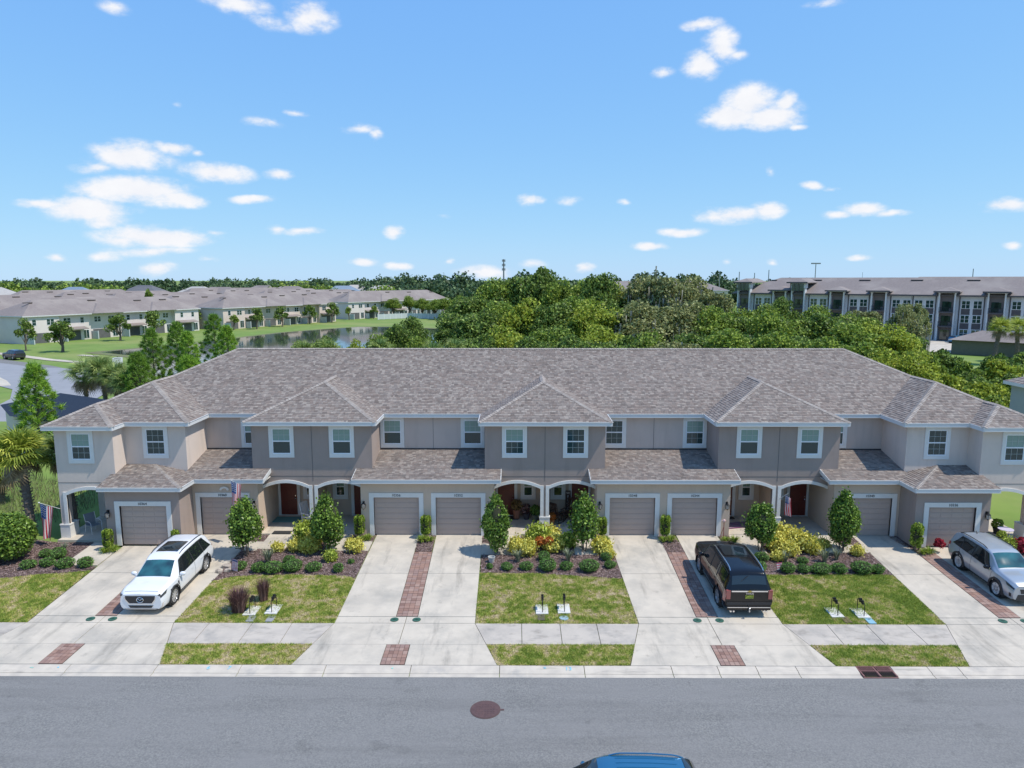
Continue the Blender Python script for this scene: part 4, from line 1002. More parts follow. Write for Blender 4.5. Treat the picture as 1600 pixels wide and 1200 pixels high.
def palm(loc, h, lean, label, cat='palm tree', group='cabbage palms', crown=34, sz=1.15, mt=None, dead=5, separate=True, tr=.2):
    t = thing('palm_tree', loc, label, cat, group); top_ = Vector((lean[0], lean[1], h)); b = MB(); n = 22
    pts = [(lean[0]*(k/n)**1.5, lean[1]*(k/n)**1.5, h*k/n) for k in range(n+1)]
    b.tube(pts, [tr*(1.18 if k < 2 else 1)*(1+.09*(k % 2)) for k in range(n+1)], 10)
    for k in range(int(h*26)):        # old leaf bases criss-crossing up the trunk
        f = (k+.5)/(h*26)*.98+.02; a = k*2.4; r_ = tr*.98
        if f < .25 and random.random() < .6: continue
        c = Vector((lean[0]*f**1.5, lean[1]*f**1.5, h*f)); d = Vector((math.cos(a), math.sin(a), .55)).normalized()
        b.obox(c+Vector((math.cos(a)*r_, math.sin(a)*r_, .0)), d, (-math.sin(a), math.cos(a), 0), d.cross(Vector((-math.sin(a), math.cos(a), 0))), .12, .05, .02)
    b.build('trunk', M_palmtrunk, t)
    me = frond_mesh(sz, sz*.68); me.materials.append(mt or M_palm); md = me.copy(); md.materials.clear(); md.materials.append(M_dead)
    for k in range(crown+dead):
        isd = k >= crown; el_ = (-.9+random.uniform(-.3,.1)) if isd else math.asin(min(.98, -.45+1.43*((k+.5)/crown)**.85)); a = k*2.39996+random.uniform(-.2,.2)
        o = link(md if isd else me, 'dead_frond' if isd else 'frond', t)
        o.matrix_local = Matrix.Translation(top_) @ Matrix.Rotation(a, 4, 'Z') @ Matrix.Rotation(-el_, 4, 'Y') @ Matrix.Rotation(random.uniform(-.3,.3), 4, 'X') @ Matrix.Scale(random.uniform(.85,1.1), 4)
    return t
palm((-27.2,36.0,0.0), 4.3, (-.35,.1), 'tall cabbage palm with golden fronds at the left edge of the photo', sz=1.5, crown=40)
palm((-25.95,37.6,0.0), 3.9, (-.55,.3), 'shaded cabbage palm with dark trunk against the left end wall', sz=1.25, mt=M_palmd)
PL = [(-48.3,76,2.6,'leftmost cabbage palm of the clump by the road junction',2.0),(-45.6,75,3.0,'cabbage palm in the middle of the clump by the road junction',2.0),(-43.2,73,2.7,'yellowing cabbage palm at the right of the clump by the road junction',1.9),(-40.8,71,2.4,'cabbage palm at the roof edge, last of the junction clump',1.8)]
for x, y, h, lab, sz in PL: palm((x, y, -.5), h+1, (random.uniform(-.4,.4), 0), lab, sz=sz, mt=M_palmd, crown=30, dead=9)
palm((-32.8,41.5,-.2), 2.2, (0,0), 'low cabbage palm behind the tall one at the left edge', sz=1.3, crown=26)
palm((-43.5,60.5,-.5), 2.6, (.1,0), 'palm with brown skirt beside the dark parked car', sz=1.4, mt=M_palmd, crown=24, dead=10)
palm((77.4,117,-.5), 6.0, (.6,0), 'bushy headed palm standing in front of the apartment block', sz=2.0, crown=30, tr=.3)
palm((84.0,121,-.5), 5.6, (-.4,0), 'palm beside the low brown roof at the right edge', sz=2.2, crown=26, tr=.3)
palm((88.3,124,-.5), 6.3, (.3,0), 'rightmost palm in front of the apartment block', sz=2.2, crown=26, tr=.3)

M_pine = leafmat('pine needles', (.20,.36,.04), .45, .35, (.32,.48,.06))
M_pined = leafmat('dark pine needles', (.14,.26,.035), .45, .35, (.23,.37,.05))
def pine(loc, h, r, label, mt, tufts=70, group='young pines beside the house'):
    t = thing('pine_tree', loc, label, 'pine', group); b = MB()
    b.tube([(0,0,0),(.05,.0,h*.5),(0,.05,h)], [.13,.09,.02], 8); b.build('trunk', M_bark, t); b = MB()
    C_ = []
    for k in range(tufts):
        f = .22+.78*(k+.5)/tufts; z = h*f; rr_ = r*(1-f)**.62*random.uniform(.45,1.12)+.12; a = k*2.39996
        p = (rr_*math.cos(a), rr_*math.sin(a), z+rr_*.35); C_.append(p); b.tube([(0,0,z-.1), p], [.03,.012], 4)
    b.build('branches', M_bark, t)
    C_ = np.array(C_); m_ = 110; P0 = np.repeat(C_, m_, 0); d = rnd_dirs(len(P0), .35); L_ = RNG.uniform(.16, .36, len(P0))*(1+r*.12)
    sdv = np.cross(d, rnd_dirs(len(P0))); sdv /= np.linalg.norm(sdv, axis=1)[:, None]
    quads('needles', P0+RNG.normal(0,.07,P0.shape), sdv*.016*(1+r*.3), d*L_[:, None], mt, t, tri=True, kind='stuff')
    return t
pine((-36.6,51,-.4), 7.6, 2.0, 'bright green young pine at the left edge beside the dark blue roof', M_pine, 110)
PN = [(-39.7,74,8.7,2.0),(-39.9,80,9.0,2.0),(-36.4,75,8.3,1.9),(-38.2,86,9.6,2.2),(-33.6,69,6.4,1.6),(-39.2,70,6.6,1.8),(-34.2,80,8.6,1.9)]
lb = ['pine left in the group above the left roof slope','slim pine at the back of the group above the left roof slope','tallest dense pine of the group above the left roof slope','pine farthest back near the pond','low pine at the roof edge near the pond','spreading low pine right of the palm clump','pine standing against the pond water']
for (x, y, h, r_), l_ in zip(PN, lb): pine((x, y, -.5), h, r_*1.15, l_, M_pine if x > -37 else M_pined, 95)
# ================================================================ BACKGROUND
def sheetz(name, poly, z, mt, **tags):
    b = MB(); a = sum(poly[i][0]*poly[(i+1)%len(poly)][1]-poly[(i+1)%len(poly)][0]*poly[i][1] for i in range(len(poly)))
    if a < 0: poly = poly[::-1]
    b.add([(x, y, z) for x, y in poly], [list(range(len(poly)))]); return b.build(name, mt, **tags)
sheetz('pond', [(-82.0,136.5),(-78.5,143.5),(-76.0,150.5),(-69.7,165.2),(-63.5,187.4),(-56,200),(-48.2,210.6),(-40,211),(-32.6,207.8),(-18.5,199.8),(-8,192),(-6,167.3),(-11,143.8),(-21.3,131.3),(-34,112),(-43.9,98),(-55,102),(-58.9,112),(-66,126)], -.487, M_water, kind='structure')
sheetz('pond_bank', [(-84.5,135.5),(-80,145),(-77.5,151),(-71.2,166),(-65,188.5),(-57,202),(-48.6,212.6),(-39.8,213.2),(-32,209.8),(-17,201.8),(-4,193),(-3,167.3),(-9,142.8),(-20,129.3),(-33,110),(-43.5,95),(-57,99),(-61,111),(-68,125)], -.494, mat('marshy bank', (.13,.17,.05), (.17,.15,.08), .5, .95), kind='structure')
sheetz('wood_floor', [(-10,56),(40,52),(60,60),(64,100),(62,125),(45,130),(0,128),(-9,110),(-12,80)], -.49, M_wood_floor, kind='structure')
M_road2 = mat('pale asphalt', (.28,.285,.30), (.25,.255,.27), .6, .9)
sheetz('side_street', [(-120,137.5),(-90,121),(-72,110.6),(-66,107.8),(-60.5,104),(-54,92),(-46,66),(-40,50),(-37,30),(-46,30),(-50,52),(-55,66),(-61,82),(-66,89.5),(-76,97),(-84,104),(-130,128)], -.480, M_road2, kind='structure')
sheetz('side_street', [(-150,44),(-46,62),(-44,52),(-150,30)], -.470, M_road2, kind='structure')
sheetz('parking_bay', [(-100,129.5),(-90,122.6),(-77,114.4),(-73.8,111.9),(-78,112.2),(-90,119.4),(-102,126)], -.472, M_asph, kind='structure')
sheetz('footpath', [(-108,139.5),(-94.7,132.1),(-83.2,124.3),(-75.5,120.5),(-72.6,117),(-67.5,108.6),(-69,107.9),(-74.2,116),(-76.5,119),(-84,122.9),(-95.5,130.4),(-109,137.6)], -.468, M_conc, kind='structure')
sheetz('footpath', [(-140,113),(-76.5,101.5),(-72,97.0),(-68.5,92.8),(-69.5,92),(-73.5,96),(-77,99.8),(-140,111)], -.466, M_conc, kind='structure')
sheetz('utility_pad', [(-83,130.5),(-78.5,128.5),(-78,129.6),(-82.5,131.7)], -.46, M_conc, kind='structure')
sheetz('parking_lot', [(66,150),(100,118),(150,110),(160,150),(122,192),(100,200),(84,196),(70,172)], -.482, M_conc, kind='structure')
sheetz('planted_island', [(92,143),(96,140),(101,147),(97,149)], -.45, mat('yellow ground cover', (.35,.32,.04), (.20,.24,.04), 2), kind='structure')
# low embankment grass right of the house
def box_building(name, o, d, L_, D_, he, hr, wallm, roofm, label, cat, nwin=6, group=None, z0=-.5, storeys=2, vents=4, patios=True, side=True, over=.5):
    """row building: facade starts at o, runs along d for L_; body lies on the side away from the viewer"""
    d = Vector((d[0], d[1], 0)).normalized(); nrm = Vector((-d.y, d.x, 0)); t = thing(name, (0,0,0), label, cat, group)
    O = Vector((o[0], o[1], 0))
    def P(u, v, z): p = O+d*u+nrm*v; return (p.x, p.y, z)
    def bx(q, u0, u1, v0, v1, z_0, z_1):
        q.add([P(u0,v0,z_0),P(u1,v0,z_0),P(u1,v1,z_0),P(u0,v1,z_0),P(u0,v0,z_1),P(u1,v0,z_1),P(u1,v1,z_1),P(u0,v1,z_1)], [(0,3,2,1),(4,5,6,7),(0,1,5,4),(1,2,6,5),(2,3,7,6),(3,0,4,7)])
    t.location = (0,0,0)
    n_units = max(2, int(round(L_/7.6))); uw = L_/n_units
    steps = [0 if (i//1) % 3 else 1.0 for i in range(n_units)]
    steps = [(1.1 if i in (0, n_units-1) else (.5 if i % 2 else 0)) for i in range(n_units)]
    for i in range(n_units):      # staggered fronts
        q = MB(); bx(q, i*uw, (i+1)*uw, 1.1-steps[i], D_, z0-.3, he); q.build('wall', wallm[0], t)
        if patios:
            v = 1.1-steps[i]
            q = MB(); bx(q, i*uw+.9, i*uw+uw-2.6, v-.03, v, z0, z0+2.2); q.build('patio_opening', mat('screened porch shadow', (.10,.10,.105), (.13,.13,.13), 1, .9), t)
            q = MB(); bx(q, i*uw+.3, i*uw+.42, v-2.4, v-.03, z0, z0+1.85); bx(q, i*uw+.25, i*uw+.47, v-2.5, v-2.4, z0, z0+1.95); q.build('privacy_fence', mat('grey vinyl fence', (.50,.54,.55), rough=.6), t)
            if i % 2: 
                q = MB(); q.add([P(i*uw+.3,v-1.6,z0+2.65),P(i*uw+uw-1.6,v-1.6,z0+2.65),P(i*uw+uw-1.6,v,z0+3.1),P(i*uw+.3,v,z0+3.1),P(i*uw+.3,v-1.6,z0+2.5),P(i*uw+uw-1.6,v-1.6,z0+2.5)], [(0,1,2,3),(4,5,1,0)]); q.build('porch_roof', roofm, t)
    # windows upstairs
    for i in range(n_units):
        v = 1.1-steps[i]-.04
        for u in ((i+.28)*uw, (i+.74)*uw):
            dbl = (i+int(u)) % 2
            w = thing('window', (0,0,0), parent=t); hw = .85 if dbl else .5
            q = MB(); bx(q, u-hw, u+hw, v, v+.05, he-2.1, he-.75); q.build('frame', M_vinyl, w)
            q = MB()
            for s_ in ((-1, 1) if dbl else (0,)):
                c = u+s_*hw*.5; hh = hw*.43 if dbl else hw*.82
                bx(q, c-hh, c+hh, v-.02, v, he-2.03, he-1.46); bx(q, c-hh, c+hh, v-.02, v, he-1.4, he-.82)
            q.build('pane', M_glass, w)
        w = thing('window', (0,0,0), parent=t); q = MB(); u = i*uw+uw-1.2; bx(q, u-.7, u+.7, v, v+.05, z0+.2, z0+2.3); q.build('frame', M_vinyl, w)
        q = MB(); bx(q, u-.62, u-.04, v-.02, v, z0+.28, z0+2.2); bx(q, u+.04, u+.62, v-.02, v, z0+.28, z0+2.2); q.build('pane', M_glass, w)
    # roof: hip with overhang
    a0, a1, b0, b1 = -over, L_+over, -over, D_+over; hw = (b1-b0)/2; s_ = (hr-he)/hw
    q = MB(); e = he+.05; rl = min(hw*1.0, (a1-a0)/2-.5)
    q.add([P(a0,b0,e),P(a1,b0,e),P(a1,b1,e),P(a0,b1,e),P(a0+rl,b0+hw,hr),P(a1-rl,b0+hw,hr)], [(0,1,5,4),(1,2,5),(2,3,4,5),(3,0,4)])
    for i in range(n_units):      # small cross hips over each second bay
        if i % 2 == 0 and i not in (0, n_units-1):
            u0, u1 = i*uw-.2, (i+1)*uw+.2; h2 = (u1-u0)/2
            q.add([P(u0,b0-.6,e),P(u1,b0-.6,e),P((u0+u1)/2,b0-.6+h2,e+h2*s_),P((u0+u1)/2,b0-.6+h2+h2,e+h2*s_),P(u0,b0+h2,e),P(u1,b0+h2,e)], [(0,1,2),(1,5,3,2),(4,0,2,3)])
    r = q.build('roof', roofm, t)
    q = MB(); bx(q, a0, a1, b0-.0, b0+.04, he-.15, he+.06); bx(q, a0, a0+.04, b0, b1, he-.15, he+.06); bx(q, a1-.04, a1, b0, b1, he-.15, he+.06); bx(q, a0, a1, b1-.04, b1, he-.15, he+.06); q.build('fascia', M_fascia, t)
    q = MB(); bx(q, a0, a1, b0, b1, he-.02, he); q.build('soffit', M_soffit, t)
    for k in range(vents):
        u = (k+.5+random.uniform(-.3,.3))*L_/vents; v = b0+hw*random.uniform(.72,.86); z = e+(v-b0)*s_
        q = MB(); c = O+d*u+nrm*v; q.obox((c.x, c.y, z+.12), d, nrm, (0,0,1), 1.0, .18, .10); q.build('ridge_vent', mat('dark roof vent', (.09,.075,.07)), r)
    return t
wm = (M_white, M_greyw); wc = (M_cream, M_white)
d1 = (18.7, 43.5); d2 = (21.4, 40.5); d3 = (31.1, 43.3)
def along(o, d, u, v):
    l = math.hypot(*d); dx, dy = d[0]/l, d[1]/l; return (o[0]+dx*u-dy*v, o[1]+dy*u+dx*v)
box_building('far_townhouses', (-108.1,153.4), d1, 47.3, 12, 5.5, 8.9, wm, M_roofdk, 'white two storey townhouse block nearest the pond lawn at the left edge', 'townhouses', group='townhouse blocks across the pond')
box_building('far_townhouses', (-83.7,199.5), d2, 45.8, 12, 5.5, 8.9, wc, M_roofdk, 'beige townhouse block in the middle across the pond', 'townhouses', group='townhouse blocks across the pond')
box_building('far_townhouses', (-60.7,251.8), d3, 53.3, 12, 5.5, 9.3, wm, M_roofdk, 'farthest white townhouse block at the pond head, by the wood', 'townhouses', group='townhouse blocks across the pond')
k = 0
for o, d, L_, nm in (((-108.1,153.4), d1, 47, 'the nearest white block'), ((-83.7,199.5), d2, 46, 'the beige block'), ((-60.7,251.8), d3, 53, 'the farthest white block')):
    for r_ in range(4):
        v = 15+r_*27 + (6 if r_ % 2 else 0)
        box_building('far_townhouses', along(o, d, -6+4*(r_%2), v), d, L_+4, 13, 5.5, 8.9+.25*r_, wm, M_roofdk, '%s townhouse roof row behind %s' % (ORD[r_], nm), 'townhouses', group='townhouse roof rows behind the pond blocks', patios=False, vents=5)
for i in range(4):
    box_building('far_townhouses', along((-108.1,153.4), d1, -62, 3+i*27), d1, 50, 13, 5.5, 8.8, wm, M_roofdk, '%s roof row running out of the photo at the left edge' % ORD[i], 'townhouses', group='townhouse roof rows behind the pond blocks', patios=False, vents=4)
# scattered houses toward the horizon
M_rblue = mat('blue grey metal roof', (.20,.26,.32), (.17,.22,.28), 1, .5); M_rdark = mat('charcoal roof', (.10,.105,.12), (.13,.13,.14), 1, .85); M_rpale = mat('pale roof', (.42,.40,.37), (.36,.34,.32), 1, .85)
def house(x, y, w, dp, he, hr, rm, label, rz=0, wallm=None, group='houses toward the horizon'):
    t = thing('far_house', (x, y, -.5), label, 'house', group, rz)
    q = MB(); q.box(-w/2,w/2,-dp/2,dp/2,-.3,he); q.build('wall', wallm or M_cream, t)
    a, b_ = w/2+.5, dp/2+.5; h_ = min(a, b_)
    q = MB(); q.add([(-a,-b_,he),(a,-b_,he),(a,b_,he),(-a,b_,he),(-a+h_,0,hr),(a-h_,0,hr)], [(0,1,5,4),(1,2,5),(2,3,4,5),(3,0,4),(0,3,2,1)])
    g2 = w*.22; q.add([(-g2,-b_-1,he),(g2,-b_-1,he),(0,-b_-1+g2,he+(hr-he)*.6),(0,0,he+(hr-he)*.6),(-g2,0,he),(g2,0,he)], [(0,1,2),(1,5,3,2),(4,0,2,3)])
    q.build('roof', rm, t)
    for s_ in (-.3,.0,.3): 
        q = MB(); q.box(s_*w-.7,s_*w+.7,-dp/2-.05,-dp/2,he-1.9,he-.6); q.build('window', M_glass, t)
    return t
hl = [(-262,330,22,14,M_rdark,'dark roofed house left on the skyline with pale gable'),(-236,318,24,15,M_rpale,'wide pale roofed house left on the skyline'),(-205,330,20,14,M_rblue,'blue grey metal roofed house on the left skyline'),(-182,345,20,13,M_rdark,'charcoal roofed house on the left skyline before the trees'),(-158,352,22,15,M_rpale,'pale roofed house before the skyline trees'),(-226,285,20,14,M_rblue,'large blue metal roof nearer on the left'),(-138,330,26,16,M_roofdk,'brown roofed house behind the roof rows'),(-120,375,24,15,M_roofdk,'brown roofed house far behind the beige block'),(-98,400,22,14,M_rblue,'small blue roofed house on the skyline'),(-80,420,22,14,M_rpale,'pale house beside the far wood'),(-150,420,24,14,M_roofdk,'brown house in the skyline trees'),(-190,430,22,14,M_rpale,'tiny pale house on the skyline'),(-230,440,24,14,M_rdark,'tiny dark house on the left skyline'),(-105,470,24,14,M_rpale,'tiny pale house in the middle of the skyline')]
for x, y, w, dp, rm, lab in hl: house(x, y, w, dp, 6.2, 10.6, rm, lab, random.uniform(-.5,.5))

# apartment block on the right
def apartment(label):
    t = thing('apartment_building', (0,0,0), label, 'apartments')
    p0 = Vector((58.5, 195, 0)); p1 = Vector((125, 142, 0)); d = (p1-p0).normalized(); L_ = (p1-p0).length; nrm = Vector((-d.y, d.x, 0)); z0 = -.6; he = 9.9
    def bx(q, u0, u1, v0, v1, z_0, z_1):
        c = p0+d*((u0+u1)/2)+nrm*((v0+v1)/2); q.obox((c.x, c.y, (z_0+z_1)/2), d, nrm, (0,0,1), (u1-u0)/2, (v1-v0)/2, (z_1-z_0)/2)
    def PP(u, v, z): c = p0+d*u+nrm*v; return (c.x, c.y, z)
    MW = mat('apartment white siding', (.56,.58,.60), (.52,.54,.56), .8, .8); MD = mat('apartment charcoal siding', (.075,.07,.075), (.095,.088,.09), .8, .8); MG = mat('apartment grey brown siding', (.17,.15,.15), rough=.85)
    q = MB(); bx(q, 0, L_, .6, 18, z0, he); q.build('wall', MW, t)
    bays = 18; bw = L_/bays
    for i in range(bays):
        u = i*bw; kind = ['tower','win','balc','tower','win','balc','win','balc','win','win','balc','win','balc','win','stair','win','tower','balc'][i]
        if kind == 'win':
            for k_ in (0.26, .74):
                c = u+bw*k_
                for f in range(3):
                    z = z0+1.0+f*3.25
                    w = thing('window', (0,0,0), parent=t); q = MB(); bx(q, c-.85, c+.85, .52, .6, z, z+1.75); q.build('frame', M_vinyl, w)
                    q = MB()
                    for s_ in (-.41, .41): bx(q, c+s_-.36, c+s_+.36, .50, .52, z+.07, z+.86); bx(q, c+s_-.36, c+s_+.36, .50, .52, z+.92, z+1.69)
                    q.build('pane', M_glass, w)
                    if f: q = MB(); bx(q, c-.85, c+.85, .55, .6, z-1.4, z-.05); q.build('siding_panel', MD, t)
        elif kind in ('balc','tower'):
            a, b_ = u+bw*.2, u+bw*.8; top_ = he+.7 if kind == 'balc' else he+1.6
            q = MB(); bx(q, a, b_, .2, .6, z0, he-.3); q.build('balcony_recess', MG, t)
            q = MB(); bx(q, a-.3, a, -1.0, .6, z0, top_); q.build('pier', MW, t); q = MB(); bx(q, b_, b_+.3, -1.0, .6, z0, top_); q.build('pier', MW, t)
            for f in range(3):
                z = z0+.25+f*3.25
                q = MB(); bx(q, a, b_, -1.3, .2, z-.3, z); q.build('balcony_slab', MD, t)
                q = MB(); bx(q, a+.4, a+1.8, .12, .2, z+.1, z+2.3); bx(q, b_-1.8, b_-.6, .12, .2, z+.8, z+2.2); q.build('pane', M_glass, t)
                if f:
                    q = MB(); bx(q, a, b_, -1.33, -1.28, z+.95, z+1.02)
                    for m_ in range(12): uu = a+(b_-a)*m_/11; bx(q, uu-.02, uu+.02, -1.32, -1.29, z, z+.95)
                    q.build('railing', M_iron, t)
            q = MB(); bx(q, a-.5, b_+.5, -1.4, .6, top_-.2, top_+(.2 if kind == 'balc' else 1.3))
            q.build('parapet_wall', MW, t)
            if kind == 'tower':
                for m_ in range(3):
                    c = a+(b_-a)*(m_+.5)/3; q = MB(); bx(q, c-.55, c+.55, -1.46, -1.4, top_-.9, top_+.9); q.build('window', M_glass, t)
                    q = MB(); bx(q, c-.9, c-.75, -1.5, -1.4, top_-1, top_+1.2); q.build('bracket', MD, t)
            tt = top_+(.2 if kind == 'balc' else 1.3); q = MB(); a2, b2 = a-1.2, b_+1.2; h2 = (b2-a2)/2
            q.add([PP(a2,-2.2,tt),PP(b2,-2.2,tt),PP(b2,9,tt),PP(a2,9,tt),PP((a2+b2)/2,-2.2+h2,tt+h2*.36),PP((a2+b2)/2,9,tt+h2*.36),PP(a2,-2.2,tt-.25),PP(b2,-2.2,tt-.25),PP(b2,9,tt-.25),PP(a2,9,tt-.25)], [(0,1,4),(1,2,5,4),(3,0,4,5),(6,7,1,0),(7,8,2,1),(9,6,0,3),(9,8,7,6)])
            q.build('roof', M_roofdk, t)
            q = MB(); bx(q, a2, b2, -2.25, -2.2, tt-.3, tt+.05); q.build('fascia', MD, t)
        else:
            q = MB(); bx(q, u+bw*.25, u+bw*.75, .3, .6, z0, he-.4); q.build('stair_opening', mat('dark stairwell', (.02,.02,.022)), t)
            for f in (1, 2): q = MB(); bx(q, u+bw*.25, u+bw*.75, .1, .3, z0+f*3.25-.2, z0+f*3.25+.1); q.build('landing', MW, t)
            q = MB(); bx(q, u+bw*.80, u+bw*.98, .5, .6, z0, he-.3); q.build('siding_panel', MD, t)
    for i in range(1, bays): q = MB(); bx(q, i*bw-.12, i*bw+.12, .5, .6, z0, he); q.build('corner_board', MD, t)
    hr = 13.95; q = MB(); a0, a1, b0, b1 = -1.2, L_+1.2, -.6, 19.2; hw = (b1-b0)/2
    q.add([PP(a0,b0,he),PP(a1,b0,he),PP(a1,b1,he),PP(a0,b1,he),PP(a0+hw,b0+hw,hr),PP(a1-hw,b0+hw,hr)], [(0,1,5,4),(1,2,5),(2,3,4,5),(3,0,4)])
    r = q.build('roof', M_roofdk, t)
    q = MB(); bx(q, a0, a1, b0-.05, b0, he-.3, he+.06); q.build('fascia', MD, t)
    for k_ in range(7): q = MB(); c = PP((k_+.6)*L_/7.3, b0+hw*.8, he+(hr-he)*.8); q.obox((c[0],c[1],c[2]+.15), d, nrm, (0,0,1), 1.3, .2, .1); q.build('ridge_vent', MATS['dark roof vent'], r)
apartment('three storey white and charcoal apartment block behind the wood at the right')
t = box_building('apartment_building', (24,262), (60,-14), 50, 18, 9.6, 12.9, wm, M_roofdk, 'second apartment roof half hidden behind the moss hung oaks', 'apartments', patios=False)
t = box_building('apartment_building', (118,232), (50,-30), 60, 18, 10.5, 14.35, wm, M_roofdk, 'apartment roof rising behind the right end of the apartment block', 'apartments', patios=False)
# carport with brown roof, right edge
t = thing('carport', (94,128,-.5), 'low brown roofed carport building in front of the apartments at the right edge', 'carport'); t.rotation_euler.z = R(-42)
q = MB(); q.box(-14,14,-4,4,0,2.7); q.build('wall', mat('olive brown siding', (.17,.155,.12), (.15,.135,.105), 2, .85), t)
q = MB(); q.add([(-14.6,-4.6,2.7),(14.6,-4.6,2.7),(14.6,4.6,2.7),(-14.6,4.6,2.7),(-10,0,4.4),(10,0,4.4)], [(0,1,5,4),(1,2,5),(2,3,4,5),(3,0,4),(0,3,2,1)]); q.build('roof', M_roofdk, t)
# neighbouring house, right edge
t = thing('neighbour_townhouse', (0,0,0), 'grey green stucco end wall of the next townhouse at the right edge', 'townhouses')
q = MB(); q.box(34.9,58,36,51.8,-.5,5.8); q.build('wall', mat('grey green stucco', (.33,.37,.35), (.31,.345,.33), 1.5, .9, .2, 80), t)
rf = MB(); sh = MB()
for foot, pl, tg in hip(34.55,58.4,35.2,52.2,6.02,.475):
    zf = lambda x, y, pl=pl: pl[0]+pl[1]*x+pl[2]*y
    rf.add([(x, y, zf(x, y)) for x, y in foot], [list(range(len(foot)))])
    if tg in 'FL': shingles(sh, foot, pl, (), .33)
r = rf.build('roof', M_deck, t); sh.build('shingles', M_shing, r, kind='stuff')
q = MB(); q.box(34.52,58.4,35.17,35.2,5.8,6.02); q.box(34.52,34.55,35.2,52.2,5.8,6.02); q.build('fascia', M_fascia, t)
q = MB(); q.box(34.55,58.4,35.2,52.2,5.79,5.8); q.build('soffit', M_soffit, t)
# dark blue roof left of the house
t = thing('blue_roof_building', (0,0,0), 'dark blue grey flat roof showing above the left end of the house', 'building')
q = MB(); q.add([(-43.6,64.5,3.05),(-37.6,61.1,3.05),(-30.5,57.8,3.05),(-34.6,50.6,3.0),(-40.6,53.6,3.0),(-44.8,58.4,3.02)], [(0,5,4,3,2,1)]); q.build('roof', mat('dark blue roofing felt', (.016,.026,.045), (.022,.032,.052), 3, .9, spec=.2), t)
q = MB(); q.prism_z([(-43.3,64.1),(-37.6,60.8),(-31,57.6),(-34.8,51.0),(-40.5,53.9),(-44.4,58.4)], -.5, 2.98); q.build('wall', M_end, t)

# fence behind the pond
t = thing('vinyl_fence', (0,0,0), 'long pale vinyl fence beyond the far pond bank', 'fence')
fp = [(-50,250),(-41,259),(-33,256),(-25,252),(-17,247)]
for i in range(len(fp)-1):
    a, b_ = Vector((*fp[i],0)), Vector((*fp[i+1],0)); n = int((b_-a).length/2.4)
    for j in range(n):
        p, q_ = a.lerp(b_, j/n), a.lerp(b_, (j+1)/n); d = (q_-p).normalized(); m_ = (p+q_)/2
        q = MB(); q.obox((m_.x,m_.y,.45), d, (-d.y,d.x,0), (0,0,1), (q_-p).length/2-.06, .03, .9); q.build('panel', MATS['grey vinyl fence'], t)
        q = MB(); q.obox((p.x,p.y,.5), d, (-d.y,d.x,0), (0,0,1), .07,.07,1.02); q.build('post', M_vinyl, t)

# ------------------------------------------------ trees
TM = {0: leafmat('dark oak leaf', (.115,.19,.035), .6, .38, (.25,.33,.07)), 1: leafmat('mid green leaf', (.17,.26,.035), .6, .4, (.33,.40,.075)),
      2: leafmat('yellow green leaf', (.29,.36,.04), .55, .42, (.46,.50,.08)), 3: leafmat('olive oak leaf', (.23,.26,.09), .55, .38, (.38,.38,.16)), 4: leafmat('haze tinted far leaf', (.075,.13,.055), .4, .2, (.12,.18,.07))}  # last one, for the far woods: bluish distance haze put into the leaf colour
M_moss = leafmat('hanging moss', (.36,.34,.27), .3, .2)
def crown_mesh(t, r, h, ztop, n, size, mt, ncl=26, seed=0, low=.0):
    """clumped crown: leaf faces on many small overlapping clumps"""
    g_ = np.random.default_rng(seed); d = g_.normal(size=(ncl, 3)); d /= np.linalg.norm(d, axis=1)[:, None]; d[:, 2] = np.abs(d[:, 2])*.9-.25+low
    C_ = d*np.array([r*.72, r*.72, h*.62])*g_.uniform(.55, 1.08, (ncl,1))+np.array([0,0,ztop-h*.62])
    cr = r*g_.uniform(.14, .40, ncl)
    i = g_.integers(0, ncl, n); dd = g_.normal(size=(n,3)); dd[:,2] += .25; dd /= np.linalg.norm(dd, axis=1)[:, None]
    P = C_[i]+dd*cr[i][:, None]*g_.uniform(.6, 1.08, (n,1))*np.array([1,1,.72])
    P[:, 2] = np.minimum(P[:, 2], ztop)
    U, V = leaf_frames(n, size, dd, .35); return quads('crown', P, U, V, mt, t), C_
def broad(name, r, h, H_, n, size, kind, moss=0, seed=1, ncl=26):
    t = thing(name, (0,0,0)); o, C_ = crown_mesh(t, r, h, H_, n, size, TM[kind], ncl, seed)
    b = MB(); zt = H_-h
    b.tube([(0,0,-.2),(.1,.05,zt*.6),(0,.1,zt+h*.3)], [r*.07+.06,r*.055+.05,r*.03+.03], 8)
    for k in range(0, len(C_), 2): p = Vector(C_[k]); b.tube([(0,.05,max(zt*.7,.5)), ((p.x)*.5, p.y*.5, (p.z+zt)/2+.2), tuple(p)], [r*.03+.02,.05,.02], 5)
    b.build('trunk', M_bark, t)
    if moss:
        m_ = 1100; i = RNG.integers(0, len(C_), m_//14).repeat(14)[:m_]; P = C_[i][:m_]+RNG.normal(0, r*.16, (len(i[:m_]),3)); P[:,2] -= r*.25
        a = RNG.uniform(0,6.28,len(P)); U = np.stack([np.cos(a)*.12, np.sin(a)*.12, 0*a], 1); V = np.stack([RNG.normal(0,.05,len(P)), RNG.normal(0,.05,len(P)), -RNG.uniform(.9,2.8,len(P))], 1)
        quads('hanging_moss', P, U, V, M_moss, t, tri=True, kind='stuff')
    return t
